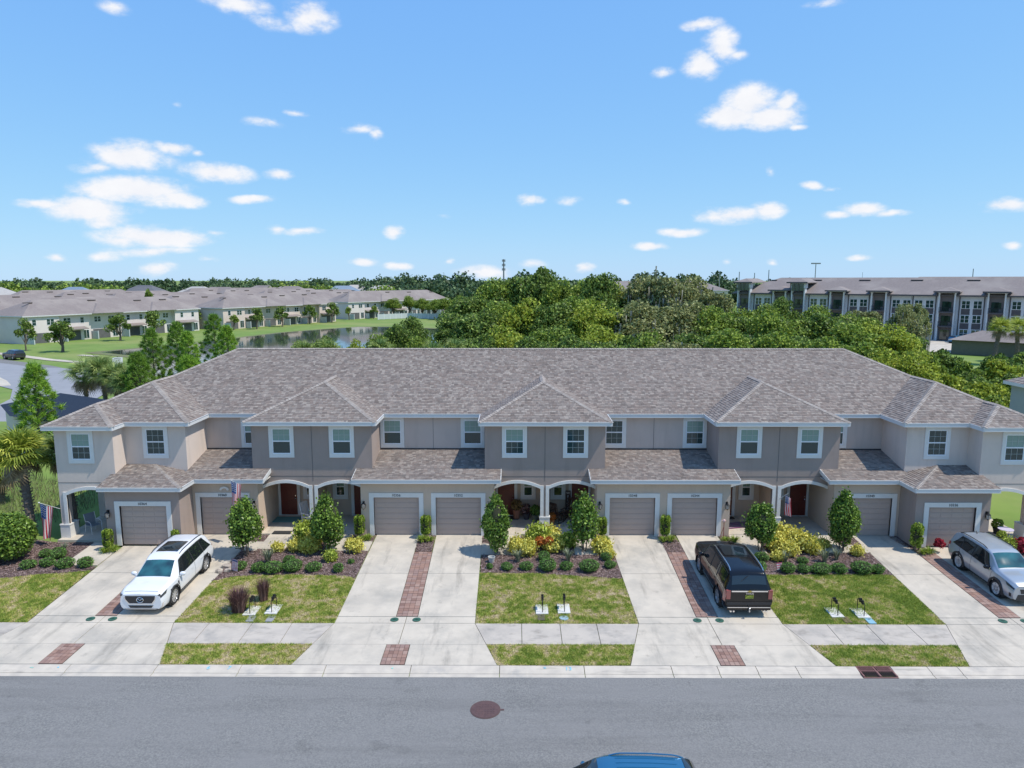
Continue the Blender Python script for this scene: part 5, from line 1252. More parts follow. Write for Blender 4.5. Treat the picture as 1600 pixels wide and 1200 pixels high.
# unit prototypes: crown radius 4.5, height 12
PR = {}
for kd in range(4):
    for v_ in range(2): PR[(kd, v_)] = broad('broadleaf_tree', 4.6, 8.5, 12, 13000, .30, kd, moss=(kd == 3), seed=10*kd+v_+1, ncl=44)
BACK = [(-8.7,112,12.4,5,0),(-5.5,116,14.2,5.5,1),(-1.9,118,14.8,5,0),(1.8,116,15.4,5,0),(5.0,114,14.6,4.5,1),(8.9,118,14.0,5,1),(11.3,112,14.2,4.5,0),(15.1,115,13.8,5,2),(18.1,112,14.4,5.5,3),(21.4,110,14.6,5.5,3),(25.8,112,14.4,5,3),(27.9,108,13.2,4.5,3),(31.5,104,10.9,4,1),(36.0,108,10.9,4,1),(40.3,112,12.4,3,0),(42.7,106,10.8,4,1),(46.0,100,10.1,4.5,1),(50.5,108,10.9,3.5,3),(55.0,104,10.9,3,3),(61.0,112,12.0,2.6,3)]
BACK = [(x, y, H_+((2.2 if k_ % 3 == 0 else .9) if 0 < k_ < 12 else 0), r_, kd) for k_, (x, y, H_, r_, kd) in enumerate(BACK)]
MID = [(-9.1,96,10.4,4.5,0),(-6.2,92,11.2,4.5,0),(-3.4,96,12.4,5,1),(-0.2,94,12.7,4.5,2),(2.7,92,11.9,4.5,0),(5.8,95,12.4,4.5,1),(8.4,90,12.2,4.5,2),(11.4,92,11.9,4.5,0),(14.2,90,11.9,4.8,3),(17.3,91,12.4,5,3),(20.3,90,11.9,4.5,3),(23.2,88,11.3,4.5,1),(26.3,90,10.3,4.5,0),(29.0,86,10.6,4.3,1),(31.9,88,10.4,4.5,1),(35.0,88,10.9,4.5,0),(38.0,84,9.9,4.5,1),(40.8,86,9.7,4,2),(43.4,84,9.2,3.8,2),(46.6,88,8.6,3,0)]
FRONT = [(-7.5,78,8.1,3.2,0),(-5.2,74,9.1,3.6,0),(-2.6,76,9.6,3.8,2),(-0.1,73,9.0,3.4,0),(2.3,76,9.8,3.8,1),(4.5,72,9.3,3.6,0),(7.3,75,9.7,3.6,2),(9.6,72,9.1,3.6,0),(12.2,74,9.4,3.8,1),(14.3,70,9.2,3.6,3),(17.1,73,9.2,3.6,0),(19.2,70,9.7,3.8,1),(22.0,72,9.1,3.6,0),(24.2,70,9.4,3.8,1),(26.8,72,9.0,3.6,0),(29.0,70,8.9,3.6,1),(31.0,68,8.9,3.4,1),(33.2,66,8.4,3.2,2),(35.4,66,7.9,3,2)]
kn = ['dark green tree','mid green tree','yellow green tree','moss hung olive oak']
def plant(l, rowname, gname):
    l = sorted(l, key=lambda a: (a[0]+1.56)/a[1])
    for i, (x, y, H_, r_, kd) in enumerate(l):
        s_ = (r_/4.6*1.02, r_/4.6*1.02, H_/12); v_ = i % 2
        place(PR[(kd, v_)], 'pr%d%d' % (kd, v_), (x, y, -.5), '%s, %s from the left in the %s' % (kn[kd], ORD[i] if i < 24 else 'last', rowname), 'tree', gname, scale=s_)
plant(BACK, 'back row of the wood', 'trees of the wood behind the long roof')
plant(MID, 'middle row of the wood', 'trees of the wood behind the long roof')
plant(FRONT, 'row right behind the roof ridge', 'trees of the wood behind the long roof')
bush = {k: broad('wild_bush', 2.2, 2.6, 3, 3400, .26, k, seed=50+k, ncl=20) for k in (0, 1, 2)}
LOW = [(31.6,64,3.4,2.4,2),(33.9,62,3.2,2.4,2),(36.0,60.5,3.0,2.4,2),(35.2,57.5,2.6,2.0,2),(41.0,80,4.6,2.6,1),(44.3,76,4.2,2.6,2),(46.5,73,3.6,2.3,2),(38.7,76,5.0,2.6,0),(49.1,92,5.0,2.6,2),(53.1,94,4.8,2.6,1),(55.8,90,4.0,2.3,1),(52.5,84,3.6,2.2,0),(31.5,57.5,2.4,2.0,2),(34.0,53.9,2.0,1.6,0),(33.4,60.2,2.6,2.2,2),(47.9,69,3.0,2.2,2),(44.5,69,3.0,2.2,1),(51.8,72,3.2,2.2,0),(55.1,80,3.0,2,1),(38.6,67,3.2,2.4,2),(41.5,65,2.8,2.2,2),(40.5,71,3.6,2.4,2),(44.2,63,2.2,2.0,2),(37.5,62.5,2.6,2.2,2),(29.8,60.5,3.2,2.2,1),(33,70.5,4.2,2.4,2),(36.5,72,4.4,2.4,2),(47.5,79,3.4,2.2,2),(50.2,76.5,3.0,2.2,2),(58.5,86,3.0,2,0)]
LOW += [(57,68,3.0,2.4,2),(53.5,63,2.6,2.2,2),(49.5,62,2.6,2.2,2),(46.5,60,2.2,2.0,1),(66,88,4.0,2.8,2),(70,100,4.4,3.0,0),(55,100,4.6,3.0,1),(61,104,4.4,3.0,0),(56,74,3.0,2.6,2),(60,90,4.2,2.8,2),(62,78,3.4,2.6,2),(64,96,4.6,2.6,0)]
LOW = sorted(LOW, key=lambda a: (a[0]+1.56)/a[1])
bn = ['dark green bush','mid green bush','bright yellow green bush']
for i, (x, y, H_, r_, kd) in enumerate(LOW):
    place(bush[kd], 'bush%d' % kd, (x, y, -.5), '%s, %s of the tangle right of the wood' % (bn[kd], (ORD+['twenty-fifth','twenty-sixth','twenty-seventh','twenty-eighth','twenty-ninth','thirtieth','thirty-first','thirty-second','thirty-third','thirty-fourth','thirty-fifth','thirty-sixth','thirty-seventh','thirty-eighth','thirty-ninth','fortieth','forty-first','forty-second'])[i]), 'bush', 'wild bushes right of the wood', scale=(r_/2.2, r_/2.2, H_/3))
hd = [(x, 53.0-.9*k*.25) for k, x in enumerate((26.5,28.3,30.1,31.9))]
for k, (x, y) in enumerate(hd): place(bush[0], 'bush0', (x+2.5, 56.5-k*.6, -.5), 'dark hedge bush, %s along the yellow green tangle by the roof edge' % ORD[k], 'bush', 'dark hedge bushes behind the right roof slope', scale=(.95,.8,.8))
LBt = [(-25.2,78,8.0,1.8,1),(-24.0,82,8.3,2.0,0),(-21.2,76,7.7,2.0,1),(-19.3,80,8.0,2.0,2),(-17.5,82,8.6,2.3,1),(-16.2,86,9.5,2.6,0),(-14.9,90,10.2,2.8,0),(-12.8,80,8.0,2.3,1),(-10.2,76,7.8,2.2,1)]
LBt = sorted(LBt, key=lambda a: (a[0]+1.56)/a[1])
for i, (x, y, H_, r_, kd) in enumerate(LBt):
    place(PR[(kd, i % 2)], 'pr%d%d' % (kd, i % 2), (x, y, -.5), 'small %s, %s from the left between roof ridge and pond' % (kn[kd], ORD[i]), 'tree', 'small trees between roof ridge and pond', scale=(r_/4.6, r_/4.6, H_/12))
for k, (x, y, h_) in enumerate([(-23.5,72,6.4),(-20.6,71,6.6),(-15.6,72,6.6),(-9.9,69,6.4),(-7.8,70,6.7)]):
    palm((x, y, -.5), h_, (.2,0), 'palm crown %s from the left rising over the roof ridge before the pond' % ORD[k], sz=1.5, mt=M_palmd, crown=24, dead=2, group='palms behind the roof ridge')
# lawn trees across the pond
yt = broad('lawn_oak', 3.2, 4.4, 6, 3200, .32, 0, seed=77, ncl=22); yt2 = broad('lawn_tree', 2.2, 3.4, 5, 1600, .3, 1, seed=78, ncl=14)
YT = [(-98.4,139.4,6.6,2.0,'slim twin trunked oak at the left end of the pond lawn'),(-89.6,136.9,6.2,3.4,'broad oak on the lawn in front of the nearest white block'),(-92.8,163,6.2,3.2,'oak on the lawn before the middle of the nearest white block'),(-92.6,178.6,6.4,3.2,'oak on the lawn before the right half of the nearest white block'),(-93.2,202,6.0,3.2,'oak between the nearest white block and the beige block'),(-75.3,202,6.2,2.6,'second oak in front of the beige block'),(-71.6,213,6.2,2.6,'third oak in front of the beige block'),(-67.1,226,6.2,2.6,'fourth oak in front of the beige block'),(-61.8,233,6.8,2.8,'oak at the right end of the beige block')]
for x, y, H_, r_, lab in YT: place(yt, 'yt', (x, y, -.5), lab, 'tree', 'young oaks on the pond lawn', scale=(r_/3.2, r_/3.2, H_/6))
for x, y, H_, r_, lab in ((-80.8,199.5,4.4,2.0,'light green round tree at the left end of the beige block'),(-59.7,248,4.8,1.8,'small tree at the left end of the farthest white block'),(-52.8,256,5.0,2.0,'small tree before the farthest white block'),(-118,226,11.5,2.4,'yellow green treetop poking out between the roof rows')): place(yt2, 'yt2', (x, y, -.5), lab, 'tree', 'small light trees across the pond', scale=(r_/2.2, r_/2.2, H_/5))
for i, (x, y, H_, r_) in enumerate([(-46.5,262,8,3.6),(-41.1,266,8.5,3.6),(-35.8,262,8,3.6),(-30.7,256,7.5,4),(-26.1,250,8.5,4.4),(-20.5,246,9,4.4)]):
    place(PR[(1, i % 2)], 'pr1%d' % (i % 2), (x, y, -.5), 'green tree, %s from the left above the pale vinyl fence' % ORD[i], 'tree', 'trees at the vinyl fence', scale=(r_/4.6, r_/4.6, H_/12))
# far woods on the horizon: one mass each
def farwood(pts, depth, h, n, size, kd, name='far_wood', jag=.35):
    t0 = np.array(pts, float); seg = np.linalg.norm(np.diff(t0, axis=0), axis=1); cum = np.r_[0, np.cumsum(seg)]
    ntree = int(cum[-1]/9)+2; C_ = []
    for row in range(3):
        for i in range(ntree):
            s_ = min(cum[-1], max(0, (i+random.random())*cum[-1]/ntree)); j = min(len(seg)-1, np.searchsorted(cum, s_)-1 if s_ > 0 else 0); f = (s_-cum[j])/seg[j]
            p = t0[j]*(1-f)+t0[j+1]*f; C_.append((p[0]+random.uniform(-4,4), p[1]+row*depth/3, h*(1-jag+jag*random.random()**2*1.2)*(1 if row else .8), random.uniform(5,8)))
    C_ = np.array(C_); i = RNG.integers(0, len(C_), n); d = rnd_dirs(n, .2)*RNG.uniform(.55,1.05,(n,1)); c = C_[i]
    P = np.stack([c[:,0]+d[:,0]*c[:,3], c[:,1]+d[:,1]*c[:,3], -.5+c[:,2]*.5+d[:,2]*c[:,2]*.5], 1)
    U, V = leaf_frames(n, size, d, .4)
    return quads(name, P, U, V, TM[kd], kind='stuff', label=None)
woods = [([(-420,560),(-300,540),(-200,560),(-110,590)], 60, 14.5, 26000, 1.9, 4, 'dark wooded skyline at the left behind the houses'),
         ([(-330,420),(-275,400),(-225,405)], 30, 12, 9000, 1.6, 1, 'nearer green wood at the left edge behind the roofs'),
         ([(-190,400),(-165,392)], 20, 13, 4000, 1.4, 4, 'clump of dark trees among the far left houses'),
         ([(-128,372),(-100,385)], 20, 12.5, 5000, 1.3, 1, 'clump of trees between the far houses and the beige block'),
         ([(-112,500),(-80,440),(-62,400),(-34,372),(-18,350),(0,330)], 50, 17.5, 26000, 1.6, 4, 'dark dense wood behind the farthest white block'),
         ([(-75,352),(-60,345)], 16, 12, 4000, 1.3, 1, 'mid green trees left of the dark dense wood'),
         ([(0,420),(60,400),(130,390)], 60, 18.5, 22000, 1.7, 4, 'dark treetops on the skyline behind the apartments'),
         ([(-110,800),(150,820),(700,780)], 60, 16, 22000, 2.4, 4, 'distant low wooded horizon'),
         ([(-700,760),(-420,700),(-110,800)], 60, 16, 22000, 2.4, 4, 'distant low wooded horizon at the left')]
for a in woods:
    o = farwood(*a[:6]); o['label'] = a[6]; o['category'] = 'wood'
# shrubs/undergrowth filling the wood floor
x, y = scatter([(-10,66),(36,60),(60,70),(64,100),(60,116),(0,122),(-10,100)], 6.0)
n = len(x); U, V = leaf_frames(n, .55, np.array([[0,0,1.]]), .5)
o = quads('undergrowth', np.stack([x, y, -.4+RNG.uniform(0,1.6,n)], 1), U, V, TM[0], kind='stuff'); o['label'] = 'dark leafy undergrowth on the floor of the wood'; o['category'] = 'undergrowth'
x, y = scatter([(28,52),(34.5,53),(40,58),(56,66),(66,80),(66,98),(46,98),(40,84),(28,70)], 14.0)
n = len(x); U, V = leaf_frames(n, .32, np.array([[0,0,1.]]), .5)
o = quads('undergrowth', np.stack([x, y, -.4+RNG.uniform(0,.8,n)], 1), U, V, TM[2], kind='stuff'); o['label'] = 'yellow green vines covering the ground right of the wood'; o['category'] = 'undergrowth'
# reeds left of the house
x, y = scatter([(-34,40),(-27,38),(-26.5,44),(-36,48)], 60.0); n = len(x)
a = RNG.uniform(0,6.28,n); o = quads('reeds', np.stack([x, y, np.full(n,-.3)], 1), np.stack([np.cos(a)*.03, np.sin(a)*.03, 0*a],1), np.stack([RNG.normal(0,.2,n), RNG.normal(0,.2,n), RNG.uniform(.3,.8,n)],1), leafmat('olive reeds', (.19,.20,.09), .4, .2), tri=True, kind='stuff'); o['label'] = 'olive tall grass beside the palms at the left edge'; o['category'] = 'tall grass'
# masts
def mast(x, y, h, label, arms=0, r=.35):
    t = thing('mast', (x, y, -.5), label, 'mast'); q = MB(); q.tube([(0,0,0),(0,0,h)], [r, r*.6], 8); q.build('pole', mat('grey mast', (.22,.24,.25), rough=.6), t)
    for k in range(arms):
        q = MB()
        for j in range(6): a = j*math.pi/3; q.box(math.cos(a)*1.0-.18, math.cos(a)*1.0+.18, math.sin(a)*1.0-.18, math.sin(a)*1.0+.18, h-1.8-k*3, h-.2-k*3)
        q.tube([(-1,0,h-1-k*3),(1,0,h-1-k*3)], .08, 4); q.tube([(0,-1,h-1-k*3),(0,1,h-1-k*3)], .08, 4); q.build('antenna_array', MATS['grey mast'], t)
mast(-9.95,500,28.0,'cell tower with stacked antennas on the skyline above the roof',3,.7)
mast(144.1,350,21.9,'tall light mast with a spread head above the apartment roof',0,.3)
q = MB(); q.box(141.9,146.3,349.6,350.4,20.9,21.5); q.build('lamp_head', MATS['grey mast'], bpy.data.objects['mast.001']).location = (-144.1,-350,.5)
for k, (x, y, h, lab) in enumerate(((220.5,350,19.2,'thick dark pole on the skyline near the right edge'),(92,330,17.8,'left thin pole over the apartment roof'),(101,330,17.5,'second thin pole over the apartment roof'),(108,330,17.0,'third, shortest thin pole over the apartment roof'),(114.5,330,18.4,'fourth pole over the apartment roof, tallest of them'),(167,350,17.5,'hair thin pole right of the spread head light mast'))): mast(x, y, h, lab, 0, .3 if k < 5 else .12)
# speed limit sign
t = thing('speed_sign', (-55.6,95.5,-.5), 'white speed limit sign standing by the grass left of the pines', 'road sign')
q = MB(); q.tube([(0,0,0),(0,0,3.6)], .05, 6); q.build('post', mat('dark post', (.03,.035,.03)), t)
q = MB(); q.box(-.62,.62,-.09,-.06,2.0,3.5); q.build('plate', M_wht, t); q = MB(); q.box(-.62,.62,-.09,-.06,1.1,1.85); q.build('lower_plate', M_wht, t)
text('SPEED', .30, (0,-.095,3.3), (R(90),0,0), M_num, 'lettering', t); text('LIMIT', .30, (0,-.095,3.02), (R(90),0,0), M_num, 'lettering', t); text('15', .75, (0,-.095,2.5), (R(90),0,0), M_num, 'number', t)
t.rotation_euler.z = .5
# ================================================================ CARS
def smooth(a, s):
    k = np.exp(-.5*(np.arange(-3*s, 3*s+1)/s)**2); k /= k.sum(); return np.convolve(np.pad(a, 3*s, mode='edge'), k, 'valid')
class Car:
    """x forward. keys: rows of (x, zbottom, z_roof_or_hood, w_top, z_belt, w_belt, w_mid, w_low)"""
    def __init__(s, L_, W_, keys, paint, wheels, wr, name, loc, rz, label, tilt=0, cat='car', group=None, glass=None):
        s.t = thing(name, loc, label, cat, group, rz); s.t.rotation_euler = (0, tilt, rz)
        k = np.array(keys, float); s.x = np.linspace(k[0,0], k[-1,0], 110); s.p = [smooth(np.interp(s.x, k[:,0], k[:,i]), 2) for i in range(1, 8)]
        s.paint = paint; s.wr = wr; s.wheels = wheels; s.W = W_
        s.body(wheels, wr)
    def ring(s, x):
        zb, zt, wt, ze, we, wm_, wl_ = [float(np.interp(x, s.x, q)) for q in s.p]
        h = zt-ze; c = min(.09, h*.35+.012)
        zm = zb+(ze-zb)*.5
        return [(0, zt), (wt*.5, zt-.008), (wt*.85, zt-.02-.1*c), (wt*.97, zt-.35*c-.01), (wt+.0, zt-c), (wt+(we-wt)*.34, zt-c-(h-c)*.34), (wt+(we-wt)*.67, zt-c-(h-c)*.67), (we-.008, ze+.015), (we, ze-.02), (we+(wm_-we)*.5, ze-(ze-zm)*.45), (wm_, zm+.02), (wm_-.005, zm-.08), (wl_+(wm_-wl_)*.4, zb+(zm-zb)*.35), (wl_, zb+.06), (wl_-.06, zb), (0, zb)]
    def body(s, wheels, wr):
        V_ = []; m = 16; N_ = len(s.x)
        for x in s.x:
            r = s.ring(x)
            for y, z in r: V_.append((x, -y, z))
        for x in s.x:
            r = s.ring(x)
            for y, z in r: V_.append((x, y, z))
        F_ = []
        def dele(i, j):
            xc = (s.x[i]+s.x[i+1])/2; r = s.ring(xc); z = (r[j][1]+r[j+1][1])/2; y = (r[j][0]+r[j+1][0])/2
            return j >= 8 and any((xc-w)**2+(z-wr)**2 < (wr+.06)**2 for w in wheels) and y > s.W*.30
        for i in range(N_-1):
            for j in range(m-1):
                if dele(i, j): continue
                a = i*m+j; F_.append((a, a+1, a+m+1, a+m)); b_ = N_*m+a; F_.append((b_, b_+m, b_+m+1, b_+1))
        F_.append([j for j in range(m)][::-1] + [N_*m+j for j in range(1, m-1)])
        F_.append([(N_-1)*m+j for j in range(m)] + [N_*m+(N_-1)*m+j for j in range(m-2, 0, -1)])
        me = bpy.data.meshes.new('body'); me.from_pydata(V_, [], F_); me.polygons.foreach_set('use_smooth', [len(f) == 4 for f in F_]); me.materials.append(s.paint); me.update(); s.bodyo = link(me, 'body', s.t)
        b = MB()
        for w in wheels:
            for sd_ in (-1, 1):
                y0, y1 = sd_*s.W*.26, sd_*(s.W*.5-.09)
                b.tube([(w, y0, wr), (w, y1, wr)], wr+.07, 20)
        b2 = MB(); zb = min(s.p[0])
        b2.box(s.x[0]+.3, s.x[-1]-.3, -s.W*.26, s.W*.26, zb+.02, .62); 
        b2.build('underbody', M_plast, s.t)
    def side(s, x, t):      # t along ring index
        r = s.ring(x); i = int(min(14, max(0, math.floor(t)))); f = t-i
        return r[i][0]+(r[i+1][0]-r[i][0])*f, r[i][1]+(r[i+1][1]-r[i][1])*f
    def patch(s, name, fx, t0, t1, mt, both=True, nx=14, nt=5, off=.012, sides=None):
        """surface patch between ring indices t0..t1; fx(v) gives x range at fraction v of t"""
        for sd_ in (sides or ((-1, 1) if both else (1,))):
            V_ = []; F_ = []
            for j in range(nt+1):
                v = j/nt; xa, xb = fx(v)
                for i in range(nx+1):
                    x = xa+(xb-xa)*i/nx; y, z = s.side(x, t0+(t1-t0)*v)
                    V_.append((x, sd_*(y+off*(1 if t0 >= 3 else .2)), z+off*(1 if t0 < 4 else .15)))
            for j in range(nt):
                for i in range(nx): a = j*(nx+1)+i; F_.append((a, a+1, a+nx+2, a+nx+1) if sd_ < 0 else (a, a+nx+1, a+nx+2, a+1))
            me = bpy.data.meshes.new(name); me.from_pydata(V_, [], F_); me.polygons.foreach_set('use_smooth', [True]*len(F_)); me.materials.append(mt); me.update(); link(me, name, s.t)
    def top(s, name, xa, xb, wf, mt, nx=10, ny=10, off=.012, wa=None):
        V_ = []; F_ = []
        for i in range(nx+1):
            x = xa+(xb-xa)*i/nx; r = s.ring(x); 
            ys = [q[0] for q in r[:5]]; zs = [q[1] for q in r[:5]]
            wmax = r[3][0]*(wf if wa is None else wf+(wa-wf)*i/nx)
            for j in range(ny+1):
                y = wmax*(2*j/ny-1); z = float(np.interp(abs(y), ys, zs)); V_.append((x+off*.5*(1 if xb > 0 else -1), y, z+off))
        for i in range(nx):
            for j in range(ny): a = i*(ny+1)+j; F_.append((a, a+ny+1, a+ny+2, a+1))
        if xb > xa: pass
        else: F_ = [f[::-1] for f in F_]
        F_ = [f if xb > xa else f for f in F_]
        me = bpy.data.meshes.new(name); me.from_pydata(V_, [], F_); me.polygons.foreach_set('use_smooth', [True]*len(F_)); me.materials.append(mt); me.update(); return link(me, name, s.t)
    def wheelset(s, nsp=5, rim=M_rim, arch=M_plast, archw=.05, y=None, sp=.055):
        wr = s.wr
        for w in s.wheels:
            for sd_ in (-1, 1):
                yo = sd_*(s.W/2-.035)
                wh = thing('wheel', (w, yo, wr), parent=s.t); wh.scale.y = sd_
                q = MB(); n = 28; prof_ = [(wr*.70,-.0),(wr*.93,0),(wr,-.03),(wr,-.20),(wr*.93,-.235),(wr*.6,-.235)]
                o = 0
                for i in range(n):
                    a = 2*math.pi*i/n
                    for r_, yy in prof_: q.v.append((r_*math.cos(a), yy, r_*math.sin(a)))
                mp = len(prof_)
                for i in range(n):
                    for j in range(mp-1): q.f.append([i*mp+j, i*mp+j+1, ((i+1)%n)*mp+j+1, ((i+1)%n)*mp+j]); q.mi.append(0)
                q.build('tyre', M_tyre, wh, smooth=True)
                q = MB(); q.tube([(0,-.10,0),(0,-.09,0)], wr*.70, 24); q.build('brake_shadow', M_plast, wh)
                q = MB()
                for i in range(n):
                    a = 2*math.pi*i/n
                    for r_, yy in ((wr*.72,-.005),(wr*.64,-.004),(wr*.62,-.09)): q.v.append((r_*math.cos(a), yy, r_*math.sin(a)))
                for i in range(n):
                    for j in range(2): q.f.append([i*3+j, i*3+j+1, ((i+1)%n)*3+j+1, ((i+1)%n)*3+j]); q.mi.append(0)
                for k in range(nsp):
                    a = 2*math.pi*k/nsp+.3; c, s_ = math.cos(a), math.sin(a)
                    q.obox((c*wr*.36, -.035, s_*wr*.36), (c,0,s_), (0,1,0), (-s_,0,c), wr*.30, .018, sp*wr/.36)
                q.tube([(0,-.055,0),(0,-.012,0)], wr*.2, 12); q.build('rim', rim, wh)
                # arch moulding
                if arch:
                    q = MB(); n2 = 18
                    for i in range(n2+1):
                        a = math.pi*(-.10+1.20*i/n2)
                        for rr_ in (wr+.035, wr+.035+archw):
                            x, z = w+rr_*math.cos(a), wr+rr_*math.sin(a); z = max(z, min(s.p[0])+.02)
                            q.v.append((x, sd_*(s.W/2+.012), z)); q.v.append((x, sd_*(s.W/2-.10), z))
                    for i in range(n2):
                        a = i*4; b_ = a+4
                        for f in ((a, a+2, b_+2, b_), (a+1, b_+1, b_+3, a+3), (a, b_, b_+1, a+1), (a+2, a+3, b_+3, b_+2)): q.f.append(list(f)); q.mi.append(0)
                    q.build('wheel_arch', arch, s.t)
        q = MB()
        for w in s.wheels: 
            for sd_ in (-1, 1):
                n2 = 16
                for yy in (sd_*(s.W/2-.03), sd_*s.W*.25):
                    for i in range(n2): a = 2*math.pi*i/n2; q.v.append((w+(wr+.065)*math.cos(a), yy, wr+(wr+.065)*math.sin(a)))
                o = len(q.v)-2*n2
                for i in range(n2): j = (i+1) % n2; q.f.append([o+i, o+n2+i, o+n2+j, o+j]); q.mi.append(0)
                q.f.append([o+n2+i for i in range(n2)]); q.mi.append(0)
        q.build('wheel_well', M_plast, s.t)
    def mirrors(s, x, z, y, mt):
        for sd_ in (-1, 1):
            q = MB(); q.ell((x, sd_*(y+.13), z+.07), (.085,.135,.095), 10, 8); q.obox((x+.02, sd_*(y+.02), z), (1,0,0), (0,1,0), (0,0,1), .05,.08,.025); q.build('mirror', mt, s.t, smooth=True)
def paintm(name, c, c2=None, metal=.15, rough=.28):
    return mat(name, c, rough=rough, metal=metal, coat=1)
def suv(kind, paint, name, loc, rz, label, tilt, cat='car', group=None, **k):
    if kind == 'white':      # long three row suv
        L_, W_, H_ = 5.1, 1.98, 1.72; wh = (-1.54, 1.58); wr = .385
        K = [(-2.55,.55,.90,.70,.86,.74,.80,.74),(-2.50,.36,1.12,.80,1.0,.86,.93,.82),(-2.42,.28,1.22,.76,1.03,.90,.97,.86),(-2.28,.26,1.50,.70,1.04,.93,.985,.90),(-2.0,.25,1.66,.66,1.05,.945,.99,.91),(-1.2,.24,1.73,.68,1.03,.95,.985,.92),(-.2,.24,1.75,.69,1.01,.95,.985,.92),(.35,.24,1.71,.68,1.0,.95,.985,.92),(.62,.24,1.62,.67,.995,.945,.985,.92),(1.42,.24,1.14,.80,.99,.94,.985,.92),(1.52,.24,1.10,.82,.985,.935,.985,.92),(2.0,.24,1.09,.86,.97,.925,.975,.91),(2.35,.25,1.04,.82,.93,.89,.94,.88),(2.48,.26,.99,.76,.88,.84,.89,.84),(2.55,.30,.90,.70,.80,.77,.82,.76)]
    elif kind == 'black':    # full size boxy suv
        L_, W_, H_ = 5.35, 2.05, 1.93; wh = (-1.60, 1.47); wr = .41
        K = [(-2.68,.50,1.12,.86,1.06,.88,.93,.86),(-2.64,.36,1.28,.86,1.18,.93,.99,.91),(-2.58,.32,1.38,.83,1.20,.95,1.01,.93),(-2.50,.30,1.62,.79,1.19,.96,1.015,.95),(-2.40,.30,1.85,.75,1.18,.965,1.02,.96),(-2.1,.30,1.91,.73,1.18,.97,1.02,.96),(-1,.29,1.94,.74,1.17,.975,1.02,.97),(.2,.29,1.92,.74,1.16,.975,1.02,.97),(.6,.29,1.84,.74,1.155,.97,1.02,.97),(1.15,.29,1.36,.82,1.15,.97,1.02,.97),(1.28,.29,1.27,.86,1.14,.965,1.02,.97),(2.1,.30,1.22,.86,1.10,.95,1.01,.95),(2.52,.32,1.15,.80,1.04,.90,.96,.92),(2.64,.36,1.05,.76,.96,.86,.92,.88),(2.68,.45,.9,.7,.86,.8,.84,.8)]
    elif kind == 'silver':
        L_, W_, H_ = 4.6, 1.86, 1.70; wh = (-1.36, 1.32); wr = .365
        K = [(-2.30,.55,1.00,.74,.92,.78,.82,.76),(-2.26,.38,1.16,.78,1.06,.84,.90,.82),(-2.20,.30,1.36,.74,1.09,.87,.92,.85),(-2.08,.28,1.58,.68,1.09,.885,.925,.86),(-1.8,.27,1.66,.65,1.08,.89,.93,.87),(-1.0,.26,1.71,.66,1.05,.89,.925,.87),(-.2,.26,1.72,.66,1.03,.89,.925,.87),(.25,.26,1.69,.66,1.02,.89,.925,.87),(.5,.26,1.60,.66,1.015,.885,.925,.87),(1.10,.26,1.20,.77,1.01,.885,.925,.87),(1.2,.26,1.16,.79,1.005,.88,.925,.87),(1.7,.27,1.13,.80,.98,.87,.92,.87),(2.05,.28,1.08,.78,.93,.85,.90,.85),(2.22,.30,1.02,.72,.88,.81,.86,.82),(2.30,.36,.92,.64,.80,.74,.80,.76)]
    c = Car(L_, W_, K, paint, wh, wr, name, loc, rz, label, tilt, cat, group)
    return c
P_white = paintm('pearl white paint', (.74,.75,.76), metal=0, rough=.3); P_black = mat('glossy black paint', (.006,.006,.008), rough=.07, spec=.5); P_silver = paintm('silver green grey paint', (.40,.43,.46), metal=.35, rough=.3)
P_blue = paintm('bright blue paint', (.02,.14,.27), metal=.35, rough=.25); P_dark = paintm('dark grey paint', (.02,.024,.03), metal=.3, rough=.2)
SL = math.atan(.0477)
